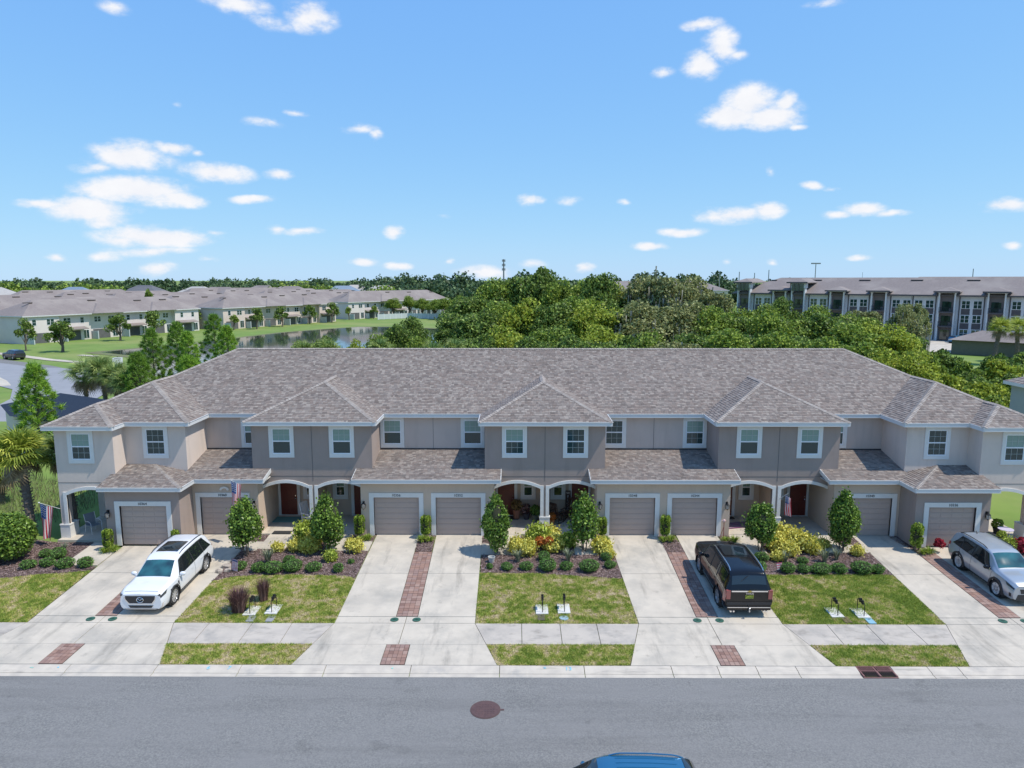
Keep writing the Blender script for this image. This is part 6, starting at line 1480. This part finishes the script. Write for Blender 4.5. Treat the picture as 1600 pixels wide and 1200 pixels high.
# driveway cars stand on the slope: forward axis x; those facing the street nose down
def rails(c, xa, xb, mt, dz=.05, r=.018):
    for sd_ in (-1, 1):
        pts = []
        for i in range(15):
            x = xa+(xb-xa)*i/14; y, z = c.side(x, 2.6); pts.append((x, sd_*y, z+dz*min(1, 3*math.sin(math.pi*i/14))))
        q = MB(); q.tube(pts, r, 6); q.build('roof_rail', mt, c.t)
def glazing(c, kind, wind=M_windsh, roofpanel=True):
    if kind == 'white': A_, rw, rr_, sg = (.66, 1.38), (-2.02,-2.36), (.1,-1.0), [(.50,-.36),(-.44,-1.36),(-1.44,-2.12)]
    elif kind == 'black': A_, rw, rr_, sg = (.63, 1.12), (-2.41,-2.57), (.25,-.85), [(.62,-.28),(-.38,-1.22),(-1.32,-2.26)]
    else: A_, rw, rr_, sg = (.42, 1.08), (-1.8,-2.2), (0,-.9), [(.30,-.44),(-.52,-1.30),(-1.36,-1.88)]
    c.top('windshield', A_[0], A_[1], .93, wind, wa=.95)
    c.top('rear_window', rw[0], rw[1], .9, M_dkglass)
    if roofpanel: c.top('sunroof', rr_[0], rr_[1], .72, M_dkglass, off=.008)
    c.patch('window_surround', lambda v: (sg[0][0]+.05+.55*v, sg[2][1]+(.30*(1-v) if kind != 'black' else .06*(1-v))), 4.15, 7.1, M_plast, off=.004, nx=30)
    for i, (xa, xb) in enumerate(sg):
        if i == 0: c.patch('side_window', lambda v, xa=xa, xb=xb: (xa+.5*v*(1.2 if kind != 'black' else .9), xb), 4.25, 7.0, M_dkglass)
        elif i == 1: c.patch('side_window', lambda v, xa=xa, xb=xb: (xa, xb), 4.25, 7.0, M_dkglass)
        else: c.patch('side_window', lambda v, xa=xa, xb=xb: (xa, xb+(.35*(1-v) if kind != 'black' else .1*(1-v))-(0 if kind=='black' else .05)), 4.35, 7.0, M_dkglass)
    # door seams
    for x in (sg[0][1]-.04, sg[1][1]-.04): c.patch('door_seam', lambda v, x=x: (x-.008, x+.008), 7.6, 12.6, M_plast, nx=1, nt=8, off=.004)
    x = sg[0][0]+.62; c.patch('door_seam', lambda v, x=x: (x-.008, x+.008), 8.2, 12.6, M_plast, nx=1, nt=8, off=.004)
    for x in (sg[0][1]+.22, sg[1][1]+.2): c.patch('door_handle', lambda v, x=x: (x-.1, x+.1), 8.7, 8.95, c.paint, nx=3, nt=1, off=.035)
    c.patch('sill_trim', lambda v: (c.wheels[0]+c.wr+.1, c.wheels[1]-c.wr-.1), 12.3, 13.6, M_plast, nx=8, nt=3, off=.01)

# white suv ----------------------------------------------------
c = suv('white', P_white, 'parked_suv', (-17.08, 30.25, -.27), R(-90), 'white SUV parked nose to the street on the left driveway', SL)
glazing(c, 'white')
c.wheelset(10, sp=.028); c.mirrors(.95, 1.02, .93, P_white)
c.top('front_bumper_seam', 2.4, 2.41, .9, M_plast, nx=1)
q = MB(); q.prism_y([(-.62,.86),(.62,.86),(.60,.70),(.46,.54),(-.46,.54),(-.60,.70)], -.008, .03); g_ = q.build('grille', M_plast, c.t); g_.rotation_euler.z = R(90); g_.location = (2.553, 0, 0)
q = MB(); q.prism_y([(-.66,.83),(-.63,.70),(-.48,.50),(.48,.50),(.63,.70),(.66,.83),(.63,.83),(.60,.71),(.46,.525),(-.46,.525),(-.60,.71),(-.63,.83)], -.01, .03); g_ = q.build('grille_surround', M_chrome, c.t); g_.rotation_euler.z = R(90); g_.location = (2.56, 0, 0)
q = MB(); q.tube([(.14*math.cos(a*math.pi/10), -.025, .70+.11*math.sin(a*math.pi/10)) for a in range(21)], .014, 6)
q.tube([(-.13,-.025,.74),(-.06,-.025,.735),(0,-.025,.67),(.06,-.025,.735),(.13,-.025,.74)], .012, 6); g_ = q.build('emblem', M_chrome, c.t); g_.rotation_euler.z = R(90); g_.location = (2.56, 0, 0)
q = MB(); q.prism_y([(-.52,.44),(.52,.44),(.44,.34),(-.44,.34)], -.01, .03); g_ = q.build('lower_grille', M_plast, c.t); g_.rotation_euler.z = R(90); g_.location = (2.556, 0, 0)
q = MB(); q.prism_y([(-.70,.32),(.70,.32),(.62,.27),(-.62,.27)], -.02, .06); g_ = q.build('bumper_lip', mat('satin silver trim', (.45,.45,.45), rough=.35, metal=.6), c.t); g_.rotation_euler.z = R(90); g_.location = (2.55, 0, 0)
c.patch('headlight', lambda v: (2.06+.16*v, 2.53), 7.5, 8.7, M_lampclear, nx=6, nt=2, off=.012)
for sd_ in (-1, 1):
    q = MB(); q.prism_y([(sd_*.60,.83),(sd_*.82,.96),(sd_*.83,.86),(sd_*.66,.79)], -.012, .05); g_ = q.build('headlight', M_lampclear, c.t); g_.rotation_euler.z = R(90); g_.location = (2.535, 0, 0)
c.patch('fog_lamp', lambda v: (2.44, 2.50), 10.6, 12.4, M_chrome, nx=1, nt=3, off=.012)
c.patch('fender_vent', lambda v: (1.16+.0*v, 1.20+.03), 8.6, 9.6, M_plast, nx=2, nt=2, off=.01)
rails(c, .25, -1.95, M_plast)
c.patch('tail_lamp', lambda v: (-2.50, -2.3), 7.4, 8.4, M_red, nx=4, nt=2)

# black suv ----------------------------------------------------
c = suv('black', P_black, 'parked_suv', (8.02, 30.28, -.268), R(90), 'big black SUV backed toward the street, glossy roof mirroring the blue sky', -SL)
glazing(c, 'black', M_dkglass)
c.wheelset(6, sp=.045, archw=.0+.03, arch=P_black); c.mirrors(.78, 1.18, .96, P_black)
rails(c, .35, -2.2, M_chrome, .07, .026)
c.patch('window_trim', lambda v: (1.1, -2.3), 7.15, 7.4, M_chrome, nx=20, nt=1, off=.015)
c.patch('tail_lamp', lambda v: (-2.665, -2.44), 7.5, 10.6, mat('smoked tail lamp', (.30,.07,.06), rough=.15, coat=1), nx=4, nt=4, off=.012)
for y_ in (-.86, .86): q = MB(); q.box(-2.70,-2.60,y_-.085,y_+.085,.84,1.22); q.build('tail_lamp', MATS['smoked tail lamp'], c.t)
q = MB(); q.box(-2.705,-2.60,-.74,.74,1.16,1.215); q.build('chrome_bar', M_chrome, c.t)
q = MB(); q.box(-2.725,-2.64,-1.0*.92,1.0*.92,.60,.70); q.build('bumper_step', M_plast, c.t)
q = MB(); q.box(-2.735,-2.66,-.88,.88,.475,.505); q.build('bumper_chrome', M_chrome, c.t)
q = MB(); q.box(-2.71,-2.6,-.90,.90,.36,.58); q.build('rear_bumper', P_black, c.t)
q = MB(); q.box(-2.705,-2.685,-.165,.165,.87,1.025); q.build('licence_plate', mat('plate yellow green', (.42,.45,.05), (.05,.09,.02), 14), c.t)
tx = text('TAHOE', .10, (-2.712,0,1.09), (R(90),0,R(-90)), M_chrome, 'lettering', c.t, .004)
q = MB(); q.box(-2.715,-2.70,-.09,.09,1.17,1.20); q.box(-2.717,-2.70,-.035,.035,1.15,1.225); q.build('emblem', mat('gold emblem', (.5,.38,.1), rough=.3, metal=.6), c.t)
q = MB(); q.tube([(-2.6,0,.36),(-2.82,0,.36)], .035, 6); q.tube([(-2.82,0,.33),(-2.82,0,.47)], .02, 6); q.ell((-2.82,0,.49),(.035,.035,.035)); q.build('tow_hitch', M_rim, c.t)
for y_ in (-.74,-.62,.62,.74): q = MB(); q.tube([(-2.6,y_,.32),(-2.74,y_,.32)], .04, 8); q.build('exhaust_tip', M_chrome, c.t)
q = MB(); q.tube([(-2.50,0,1.80),(-2.53,.35,1.52)], .012, 4); q.build('rear_wiper', M_plast, c.t)

# silver suv ----------------------------------------------------
c = suv('silver', P_silver, 'parked_suv', (20.32, 30.85, -.245), R(-90), 'silver SUV cut by the right edge of the photo, nose to the street', SL)
glazing(c, 'silver', roofpanel=False)
c.wheelset(6, rim=mat('silver hubcap', (.62,.62,.61), rough=.4, metal=.3), sp=.075, archw=.085); c.mirrors(.72, 1.02, .87, P_black)
c.patch('tail_lamp', lambda v: (-2.27, -2.05), 7.2, 8.9, M_red, nx=4, nt=2, off=.015)
rails(c, .1, -1.85, M_plast)
c.patch('headlight', lambda v: (1.78+.14*v, 2.28), 7.5, 8.6, M_lampclear, nx=6, nt=2, off=.014)
c.patch('fog_lamp', lambda v: (2.12, 2.22), 10.2, 11.8, M_plast, nx=2, nt=2, off=.014)
q = MB(); q.prism_y([(-.56,.80),(.56,.80),(.50,.60),(-.50,.60)], -.008, .03); g_ = q.build('grille', M_plast, c.t); g_.rotation_euler.z = R(90); g_.location = (2.303, 0, 0)
q = MB(); q.prism_y([(-.62,.56),(.62,.56),(.70,.30),(-.70,.30)], -.008, .05); g_ = q.build('lower_bumper', M_plast, c.t); g_.rotation_euler.z = R(90); g_.location = (2.30, 0, 0)
q = MB(); q.tube([(-1.6,0,1.68),(-1.68,0,1.78)], [.035,.01], 6); q.build('antenna_fin', M_plast, c.t)

# blue car in the street ----------------------------------------------------
c = suv('silver', P_blue, 'blue_car', (.98, 16.42, -.62), R(180), 'bright blue car in the street, only its ribbed roof at the bottom edge', 0)
glazing(c, 'silver', M_dkglass, roofpanel=False)
c.wheelset(6, arch=P_blue, archw=.03); c.mirrors(.72, 1.02, .87, P_blue)
for y_ in (-.46,-.27,-.09,.09,.27,.46):
    V_ = []; 
    q = MB(); pts = []
    for i in range(13):
        x = -.05-i*.13; r = c.ring(x); pts.append((x, y_, float(np.interp(abs(y_), [p[0] for p in r[:5]], [p[1] for p in r[:5]]))+.004))
    q.tube(pts, .014, 6); q.build('roof_rib', P_blue, c.t)
rails(c, .1, -1.85, P_blue)

# distant parked cars
dc = suv('silver', P_dark, 'distant_car', (-90.3, 124.4, -.47), R(151), 'small dark car parked in the street bay at the left edge', 0, group='far parked cars')
glazing(dc, 'silver', M_dkglass, roofpanel=False); dc.wheelset(5, arch=None); dc.patch('tail_lamp', lambda v: (-2.27, -2.05), 7.2, 8.9, M_red, nx=4, nt=2, off=.015)
for (x, y, rz_, lab, sc_) in ((-45.9, 63.2, 150, 'dark parked car seen between the palm trunks at the left edge', 1),(-49.3, 69.6, 150, 'second dark parked car above the first one by the palms', 1),(109, 172, 60, 'dark car at the apartments behind the carport', 1),(103,170,50,'dark car parked left of the palms at the apartments',1)):
    copy_tree(dc.t, loc=(x, y, -.47), rz=R(rz_), label=lab)
bc = suv('silver', P_blue, 'distant_car', (96.5, 158, -.47), R(35), 'blue car parked in front of the apartment block', 0, group='far parked cars'); glazing(bc, 'silver', M_dkglass, roofpanel=False); bc.wheelset(5, arch=None)
wc_ = suv('silver', P_white, 'distant_car', (104.5, 152.5, -.47), R(20), 'white car parked before the tower bay of the apartments', 0, group='far parked cars'); glazing(wc_, 'silver', M_dkglass, roofpanel=False); wc_.wheelset(5, arch=None)

# ================================================================ SMALL THINGS
# meter pads with pipe loops
M_pad = mat('white concrete pad', (.66,.64,.60), (.60,.58,.55), 5, .8)
def meter(loc, label, rot=0):
    t = thing('backflow_pipe', loc, label, 'water pipe', 'pipe loops on white pads in the lawns', rot)
    q = MB(); q.box(-.26,.26,-.42,.42,-.1,.035); q.build('pad', M_pad, t)
    q = MB(); q.tube([(.02,-.30,.03),(.02,-.30,.50),(.02,-.26,.55),(.02,.26,.55),(.02,.30,.50),(.02,.30,.03)], .017, 8); q.build('pipe', M_iron, t)
    q = MB(); q.tube([(.02,-.12,.47),(.02,-.12,.63)], .05, 8); q.tube([(.02,.10,.47),(.02,.10,.63)], .05, 8); q.box(-.03,.07,-.09,.07,.50,.60); q.tube([(.02,0,.6),(.02,0,.68)], .03, 8); q.build('valve', M_iron, t)
    return t
for x, y, lab in ((-12.62,28.05,'pipe loop on white pad, half behind the purple grasses'),(-11.75,28.16,'pipe loop on white pad right of the purple grasses'),(-.45,28.21,'left pipe loop on white pad in the middle lawn'),(.47,28.27,'right pipe loop on white pad in the middle lawn'),(11.74,28.01,'left pipe loop on white pad in the right lawn'),(12.80,27.96,'right pipe loop on white pad in the right lawn')): meter((x, y, g(y)+.01), lab)
for x, y, c_, lab in ((-12.42,27.38,(.28,.28,.30),'grey meter box lid at the purple grass, left one'),(-11.62,27.38,(.36,.37,.38),'grey meter box lid right of the purple grass'),(-.5,27.55,(.12,.09,.08),'sunken dark meter box lid in the middle lawn'),(.43,27.52,(.30,.42,.50),'round blue grey meter lid in the middle lawn'),(11.98,27.42,(.17,.11,.07),'brown meter box patch in the right lawn'),(12.92,27.35,(.22,.42,.52),'blue open meter box in the right lawn')):
    t = thing('meter_box', (x, y, g(y)+.012), lab, 'meter box', 'meter boxes by the sidewalk')
    q = MB()
    if 'round' in lab: q.tube([(0,0,-.05),(0,0,.03)], .19, 16)
    else: q.box(-.15,.15,-.24,.24,-.05,.03)
    q.build('lid', mat('lid %s' % lab[:12], c_, rough=.7), t)
    q = MB(); q.box(-.05,.05,.08,.14,.03,.036); q.build('reader_port', M_plast, t)
# flags
def flag_colors(t, w, h, mesh_fn, nst=13):
    pass
M_fred = mat('flag red', (.50,.03,.05), rough=.75, trans=.2); M_fwhite = mat('flag white', (.72,.70,.70), rough=.75, trans=.2); M_fblue = mat('flag blue', (.04,.09,.25), rough=.75, trans=.2)
def usflag(loc, rz, label, w=.9, h=1.5, pole=True, scale=1):
    """hanging flag: stripes run down the long side, canton at the top by the staff"""
    t = thing('flag', loc, label, 'flag', 'striped flags on the house', rz)
    nx_, ny_ = 13, 30
    def P(i, j):
        u, v = i/nx_, j/ny_; s_ = 1-.35*v*(1-.3*u)
        return (u*w*s_*.62, .10*math.sin(u*9+v*2.2)*(.4+v)-.1*v, -v*h-.22*u*(1-v)+.12*math.sin(u*5)*v*.3)
    parts = {'stripe_red': (M_fred, lambda i, j: i % 2 == 0), 'stripe_white': (M_fwhite, lambda i, j: i % 2 == 1)}
    V_ = [P(i, j) for i in range(nx_+1) for j in range(ny_+1)]; F_ = []; mi = []
    for i in range(nx_):
        for j in range(ny_):
            F_.append((i*(ny_+1)+j, (i+1)*(ny_+1)+j, (i+1)*(ny_+1)+j+1, i*(ny_+1)+j+1))
            cant = i < 7 and j < 12
            mi.append(2 if cant else (0 if i % 2 == 0 else 1))
    me = bpy.data.meshes.new('cloth'); me.from_pydata(V_, [], F_)
    for m_ in (M_fred, M_fwhite, M_fblue): me.materials.append(m_)
    me.polygons.foreach_set('material_index', mi); me.polygons.foreach_set('use_smooth', [True]*len(F_)); me.update(); link(me, 'cloth', t)
    q = MB()      # stars
    for i in range(1, 7):
        for j in range(1, 11, 2):
            p = Vector(P(i, j+(i%2)*.5))
            for off in (-.012, .012): q.add([(p.x-.018,p.y+off,p.z),(p.x,p.y+off,p.z-.02),(p.x+.018,p.y+off,p.z),(p.x,p.y+off,p.z+.02)], [(0,1,2,3)])
    q.build('stars', M_fwhite, t, kind='stuff')
    t.scale = (scale,)*3
    return t
f1 = usflag((-25.75,34.7,2.12), R(8), 'big striped flag hanging on an angled pole at the left porch pillar', .95, 1.85)
q = MB(); q.tube([(0,0,.04),(.58,.72,-.52)], .014, 6); q.ell((-.03,-.02,.07),(.04,.04,.04)); q.build('pole', M_wht, f1)
f2 = usflag((-16.0,34.85,3.28), R(15), 'narrow striped flag on a pole over the half hidden 10360 garage door', .75, 1.5)
q = MB(); q.tube([(0,0,.06),(.35,1.15,-1.0)], .013, 6); q.tube([(0,0,.06),(.35,.1,-.35)], .008, 5); q.build('pole', M_wht, f2)
f3 = usflag((12.74,36.4,2.12), R(10), 'small striped flag beside the porch pillar of 10340', .55, 1.1)
q = MB(); q.tube([(.1,-.1,.14),(-.2,.35,-.35)], .012, 6); q.build('pole', M_wht, f3)
# garden flag, small pink flag
t = thing('garden_flag', (-14.75,31.55,g(31.5)), 'pale garden flag with pink figures leaning on a stake by the white SUV', 'garden flag'); t.rotation_euler = (0,R(8),R(-20))
q = MB(); q.tube([(-.18,0,0),(-.18,0,.72)], .01, 5); q.tube([(-.18,0,.72),(.2,0,.72)], .01, 5); q.build('stake', M_iron, t)
q = MB(); q.box(-.16,.18,-.006,.006,.14,.70); q.build('cloth', mat('garden flag print', (.62,.60,.66), (.50,.22,.25), 9, .8), t)
q = MB(); q.box(-.14,.16,-.012,-.006,.60,.67); q.build('banner_strip', M_fblue, t)
t = thing('garden_flag', (10.72,31.72,g(31.7)), 'small pink and red flag on the mulch beside the black SUV', 'garden flag'); t.rotation_euler = (0,R(-10),R(15))
q = MB(); q.tube([(0,0,0),(0,0,.52)], .008, 5); q.build('stake', M_iron, t)
q = MB()
for k in range(6): q.add([(0,.0,.50-k*.06),(.3,.03*math.sin(k),.44-k*.05),(.3,.03*math.sin(k),.39-k*.05),(0,0,.44-k*.06)], [(0,1,2,3)], m=k % 2)
q.build('cloth', [mat('pink flag', (.55,.12,.20), rough=.8), M_fwhite], t)
# rocks
M_rock = mat('pale rock', (.42,.36,.30), (.30,.25,.21), 5, .9, .5, 20)
for x, y, s_, lab in ((-15.25,32.15,.34,'pinkish flat rock at the bed corner by the white SUV'),(-15.05,31.75,.26,'pale rock just before the garden flag'),(-15.5,31.6,.2,'small tan rock nearest the lawn by the white SUV')):
    q = MB(); q.ell((0,0,.05),(s_,s_*.6,.12),9,6); o = q.build('rock', M_rock, label=lab, cat='rock', group='rocks at the bed corner'); o.location = (x, y, g(y)); o.rotation_euler = (0,.1,random.random()*3)
    for v in o.data.vertices: v.co += Vector((random.uniform(-.03,.03),random.uniform(-.03,.03),random.uniform(-.02,.02)))
# grey pot in the central bed
def pot(x, y, z, r, h, c_, label, plantm=None, blad=None, group=None):
    t = thing('plant_pot', (x, y, z), label, 'plant pot', group)
    q = MB(); n = 18
    for i in range(n):
        a = 2*math.pi*i/n
        for r_, zz in ((r*.7,0),(r,h),(r*1.06,h),(r*1.06,h+.03),(r*.92,h+.03),(r*.85,h*.7),(0,h*.7)): q.v.append((r_*math.cos(a), r_*math.sin(a), zz))
    for i in range(n):
        for j in range(6): q.f.append([i*7+j, ((i+1)%n)*7+j, ((i+1)%n)*7+j+1, i*7+j+1]); q.mi.append(0)
    q.build('pot', mat('pot %s' % label[:14], c_, rough=.7), t, smooth=False)
    if plantm:
        P_, U, V = shell(420, (r*1.3,r*1.3,r*1.4), (0,0,h+r*1.1), .10, .3); quads('foliage', P_, U, V, plantm, t)
    return t
pot(-2.72,32.75,g(32.75),.17,.27,(.45,.45,.42),'empty grey green pot on the mulch beside the empty driveway')
pot(-1.5,38.6,.05,.24,.5,(.30,.13,.08),'tall terracotta pot with red green plant on the porch of 10352', leafmat('coleus leaf', (.22,.14,.05), .4, .2))
pot(-.95,38.5,.05,.22,.32,(.05,.05,.06),'dark pot with purple leaves on the porch of 10352', M_purple)
pot(-.45,38.2,.05,.22,.35,(.10,.12,.09),'green pot plant by the divider wall on the porch of 10352', M_mound)
pot(.45,37.6,.05,.16,.25,(.5,.24,.10),'small orange pot by the pillar on the porch of 10348', M_orange)
pot(23.3,34.9,.05,.16,.26,(.03,.03,.03),'black pot with lime plant below the right porch table', M_crotg)
pot(24.0,36.3,.05,.2,.3,(.04,.04,.04),'black pot with bushy olive plant on the right porch', M_litop)
# chairs and tables
def rocking_chair(loc, rz, label, mt):
    t = thing('rocking_chair', loc, label, 'rocking chair', 'porch rocking chairs', rz)
    q = MB(); q.box(-.27,.27,-.26,.24,.42,.46); q.build('seat', mt, t)
    for k in range(5):
        x = -.2+k*.1; q = MB(); q.obox((x,.30+.06,.80), (1,0,0), Vector((0,1,-.25)).normalized(), Vector((0,.25,1)).normalized(), .03,.01,.36); q.build('back_slat', mt, t)
    q = MB(); q.box(-.28,.28,.42,.46,1.10,1.22); q.build('head_rail', mt, t)
    for x in (-.27,.27):
        q = MB(); q.tube([(x,-.22,.06),(x,-.22,.66)], .02, 6); q.build('leg', mt, t); q = MB(); q.tube([(x,.22,.06),(x,.28,.6),(x,.44,1.2)], .02, 6); q.build('leg', mt, t)
        q = MB(); q.box(x-.04,x+.04,-.28,.30,.65,.68); q.build('armrest', mt, t)
        q = MB(); q.tube([(x,-.48,.11),(x,-.25,.04),(x,0,.02),(x,.25,.04),(x,.5,.12)], .02, 6); q.build('rocker', mt, t)
    return t
M_brown = mat('dark brown wood', (.06,.03,.022), rough=.6)
rocking_chair((.75,38.0,.05), R(170-180+150), 'dark brown rocking chair left on the porch of 10348', M_brown)
rocking_chair((1.35,38.2,.05), R(-40), 'dark brown rocking chair nearer the door on the porch of 10348', M_brown)
rocking_chair((-12.95,37.6,.05), R(60), 'white rocking chair by the pillar on the porch of 10360', M_wht)
t = thing('welcome_sign', (1.42,39.02,.05), 'tall narrow dark board reading WELCOME leaning by the red door', 'sign')
q = MB(); q.box(-.15,.15,-.03,.0,0,1.5); q.build('board', M_brown, t)
for i, ch in enumerate('WELCOME'): text(ch, .21, (0,-.035,1.36-i*.205), (R(90),0,0), M_wht, 'letter', t)
def sling_chair(loc, rz, label):
    t = thing('patio_chair', loc, label, 'patio chair', 'sling chairs on the left porch', rz)
    q = MB(); q.box(-.26,.26,-.26,.24,.40,.42); q.build('seat', mat('grey sling cloth', (.22,.24,.27), rough=.8), t)
    q = MB(); q.obox((0,.32,.70), (1,0,0), Vector((0,1,-.2)).normalized(), Vector((0,.2,1)).normalized(), .26,.01,.30); q.build('backrest', MATS['grey sling cloth'], t)
    for x in (-.28,.28):
        q = MB(); q.tube([(x,-.30,0),(x,-.27,.40),(x,-.24,.60),(x,0,.66),(x,.25,.62),(x,.38,1.0)], .014, 6); q.build('arm_frame', M_wht, t)
        q = MB(); q.tube([(x,.34,0),(x,.22,.42)], .014, 6); q.build('leg', M_wht, t)
sling_chair((-24.1,36.3,.05), R(60), 'white framed sling chair nearer the left porch pillar'); sling_chair((-23.1,36.9,.05), R(10), 'white framed sling chair beside the left garage wall')
def bistro(loc, r, h, label, top_):
    t = thing('bistro_table', loc, label, 'table', 'tables on the right porch')
    q = MB(); q.tube([(0,0,h-.02),(0,0,h)], r, 24); q.build('table_top', top_, t)
    for k in range(3):
        a = k*2.09; q = MB(); q.tube([(r*.8*math.cos(a), r*.8*math.sin(a), 0),(r*.35*math.cos(a), r*.35*math.sin(a), h*.5),(r*.8*math.cos(a), r*.8*math.sin(a), h-.02)], .012, 6); q.build('leg', M_iron, t)
bistro((23.15,36.3,.05), .42, .95, 'tall round white bistro table on the right porch', M_wht)
bistro((23.9,35.5,.05), .36, .55, 'low table with pale cloth in front of the right porch', mat('lilac cloth', (.50,.46,.58), rough=.8))
q = MB(); q.tube([(0,0,0),(0,0,.07)], .09, 10); o = q.build('bowl', mat('red bowl', (.4,.03,.03), rough=.4), label='red bowl on the tall round table of the right porch', cat='bowl'); o.location = (23.2,36.3,1.0)
t = thing('metal_chair', (22.75,36.5,.05), 'dark metal chair behind the tall round table', 'chair')
q = MB(); q.tube([(0,0,.60),(0,0,.62)], .2, 16); q.build('seat', M_iron, t)
for k in range(4): a = k*1.57+.78; q = MB(); q.tube([(.2*math.cos(a),.2*math.sin(a),0),(.15*math.cos(a),.15*math.sin(a),.6)], .012, 6); q.build('leg', M_iron, t)
q = MB(); q.tube([(.2*math.cos(a*.2+.0),.2*math.sin(a*.2),.6+.45*math.sin(a*math.pi/10)) for a in range(11)], .012, 6); q.build('backrest', M_iron, t)
# mats, hose reel, bits
def doormat(x, y, w, d_, mt, label, z=.062): 
    q = MB(); q.box(-w/2,w/2,-d_/2,d_/2,0,.015); o = q.build('doormat', mt, label=label, cat='doormat', group='doormats on the porches'); o.location = (x, y, z)
M_matd = mat('dark mat', (.03,.03,.03), rough=.95)
doormat(-14.0,36.25,1.0,.42,M_matd,'black doormat at the porch edge of 10360')
doormat(-14.4,38.3,1.5,.9,mat('teal porch mat', (.10,.24,.23), rough=.95),'teal mat in front of the door of 10360')
doormat(-10.3,38.7,.8,.45,M_matd,'black doormat before the half hidden door of 10356'); doormat(-1.95,38.65,1.1,.6,M_matd,'dark doormat at the door of 10352'); doormat(10.4,38.7,.8,.4,M_matd,'small dark mat at the door of 10344')
q = MB()
for k in range(8): q.box(-.9,.9,-.44+k*.11,-.33+k*.11,0,.015, m=k % 2)
o = q.build('striped_rug', [mat('plum stripe', (.16,.04,.12), rough=.95), mat('grey stripe', (.25,.22,.24), rough=.95)], label='plum and grey striped rug on the porch of 10344', cat='rug'); o.location = (10.55,37.5,.062); o.rotation_euler.z = .25
t = thing('hose_stand', (9.35,35.75,g(35.75)), 'red bird shaped hose stand at the right corner of the 10344 garage', 'hose stand')
q = MB(); q.tube([(0,0,0),(0,0,.85)], .018, 6); q.tube([(-.18,.05,0),(0,0,.6)], .012, 5); q.build('post', mat('dark red metal', (.25,.03,.03), rough=.5), t); q = MB(); q.ell((0,-.02,.93),(.09,.07,.09)); q.tube([(0,-.02,.93),(-.16,-.04,.97)], [.04,.008], 6); q.build('head', mat('pink white metal', (.6,.4,.38), rough=.5), t)
q = MB(); q.ell((0,0,.14),(.13,.13,.16),8,6); o = q.build('garden_ball', mat('teal glaze', (.02,.33,.36), rough=.2), label='small teal ornament among the shrubs before the left pillar', cat='ornament'); o.location = (-11.75,35.2,g(35)+.45)
t = thing('wall_emblem', (-16.85,35.98,2.52), 'pale round ornament above the number 10360', 'ornament'); q = MB()
for k in range(7): a = math.pi*k/6; q.ell((.18*math.cos(a), -.03, .1*math.sin(a)), (.07,.02,.06), 8, 6)
q.build('shell_lobe', M_trim, t)
q = MB(); q.tube([(-.0,0,0),(.5,.03,.0)], .012, 5); q.add([(.1,0,.0),(.35,.22,.02),(.30,.02,.01)], [(0,1,2)]); q.add([(.1,0,.0),(.38,-.2,.02),(.30,-.02,.01)], [(0,1,2)]); o = q.build('fallen_frond', mat('dry frond', (.10,.08,.06)), label='dark dry frond lying on the drive behind the white SUV', cat='leaf', kind=None); o.location = (-15.75,34.25,g(34.25)+.03); o.scale = (1.3,1.3,1)
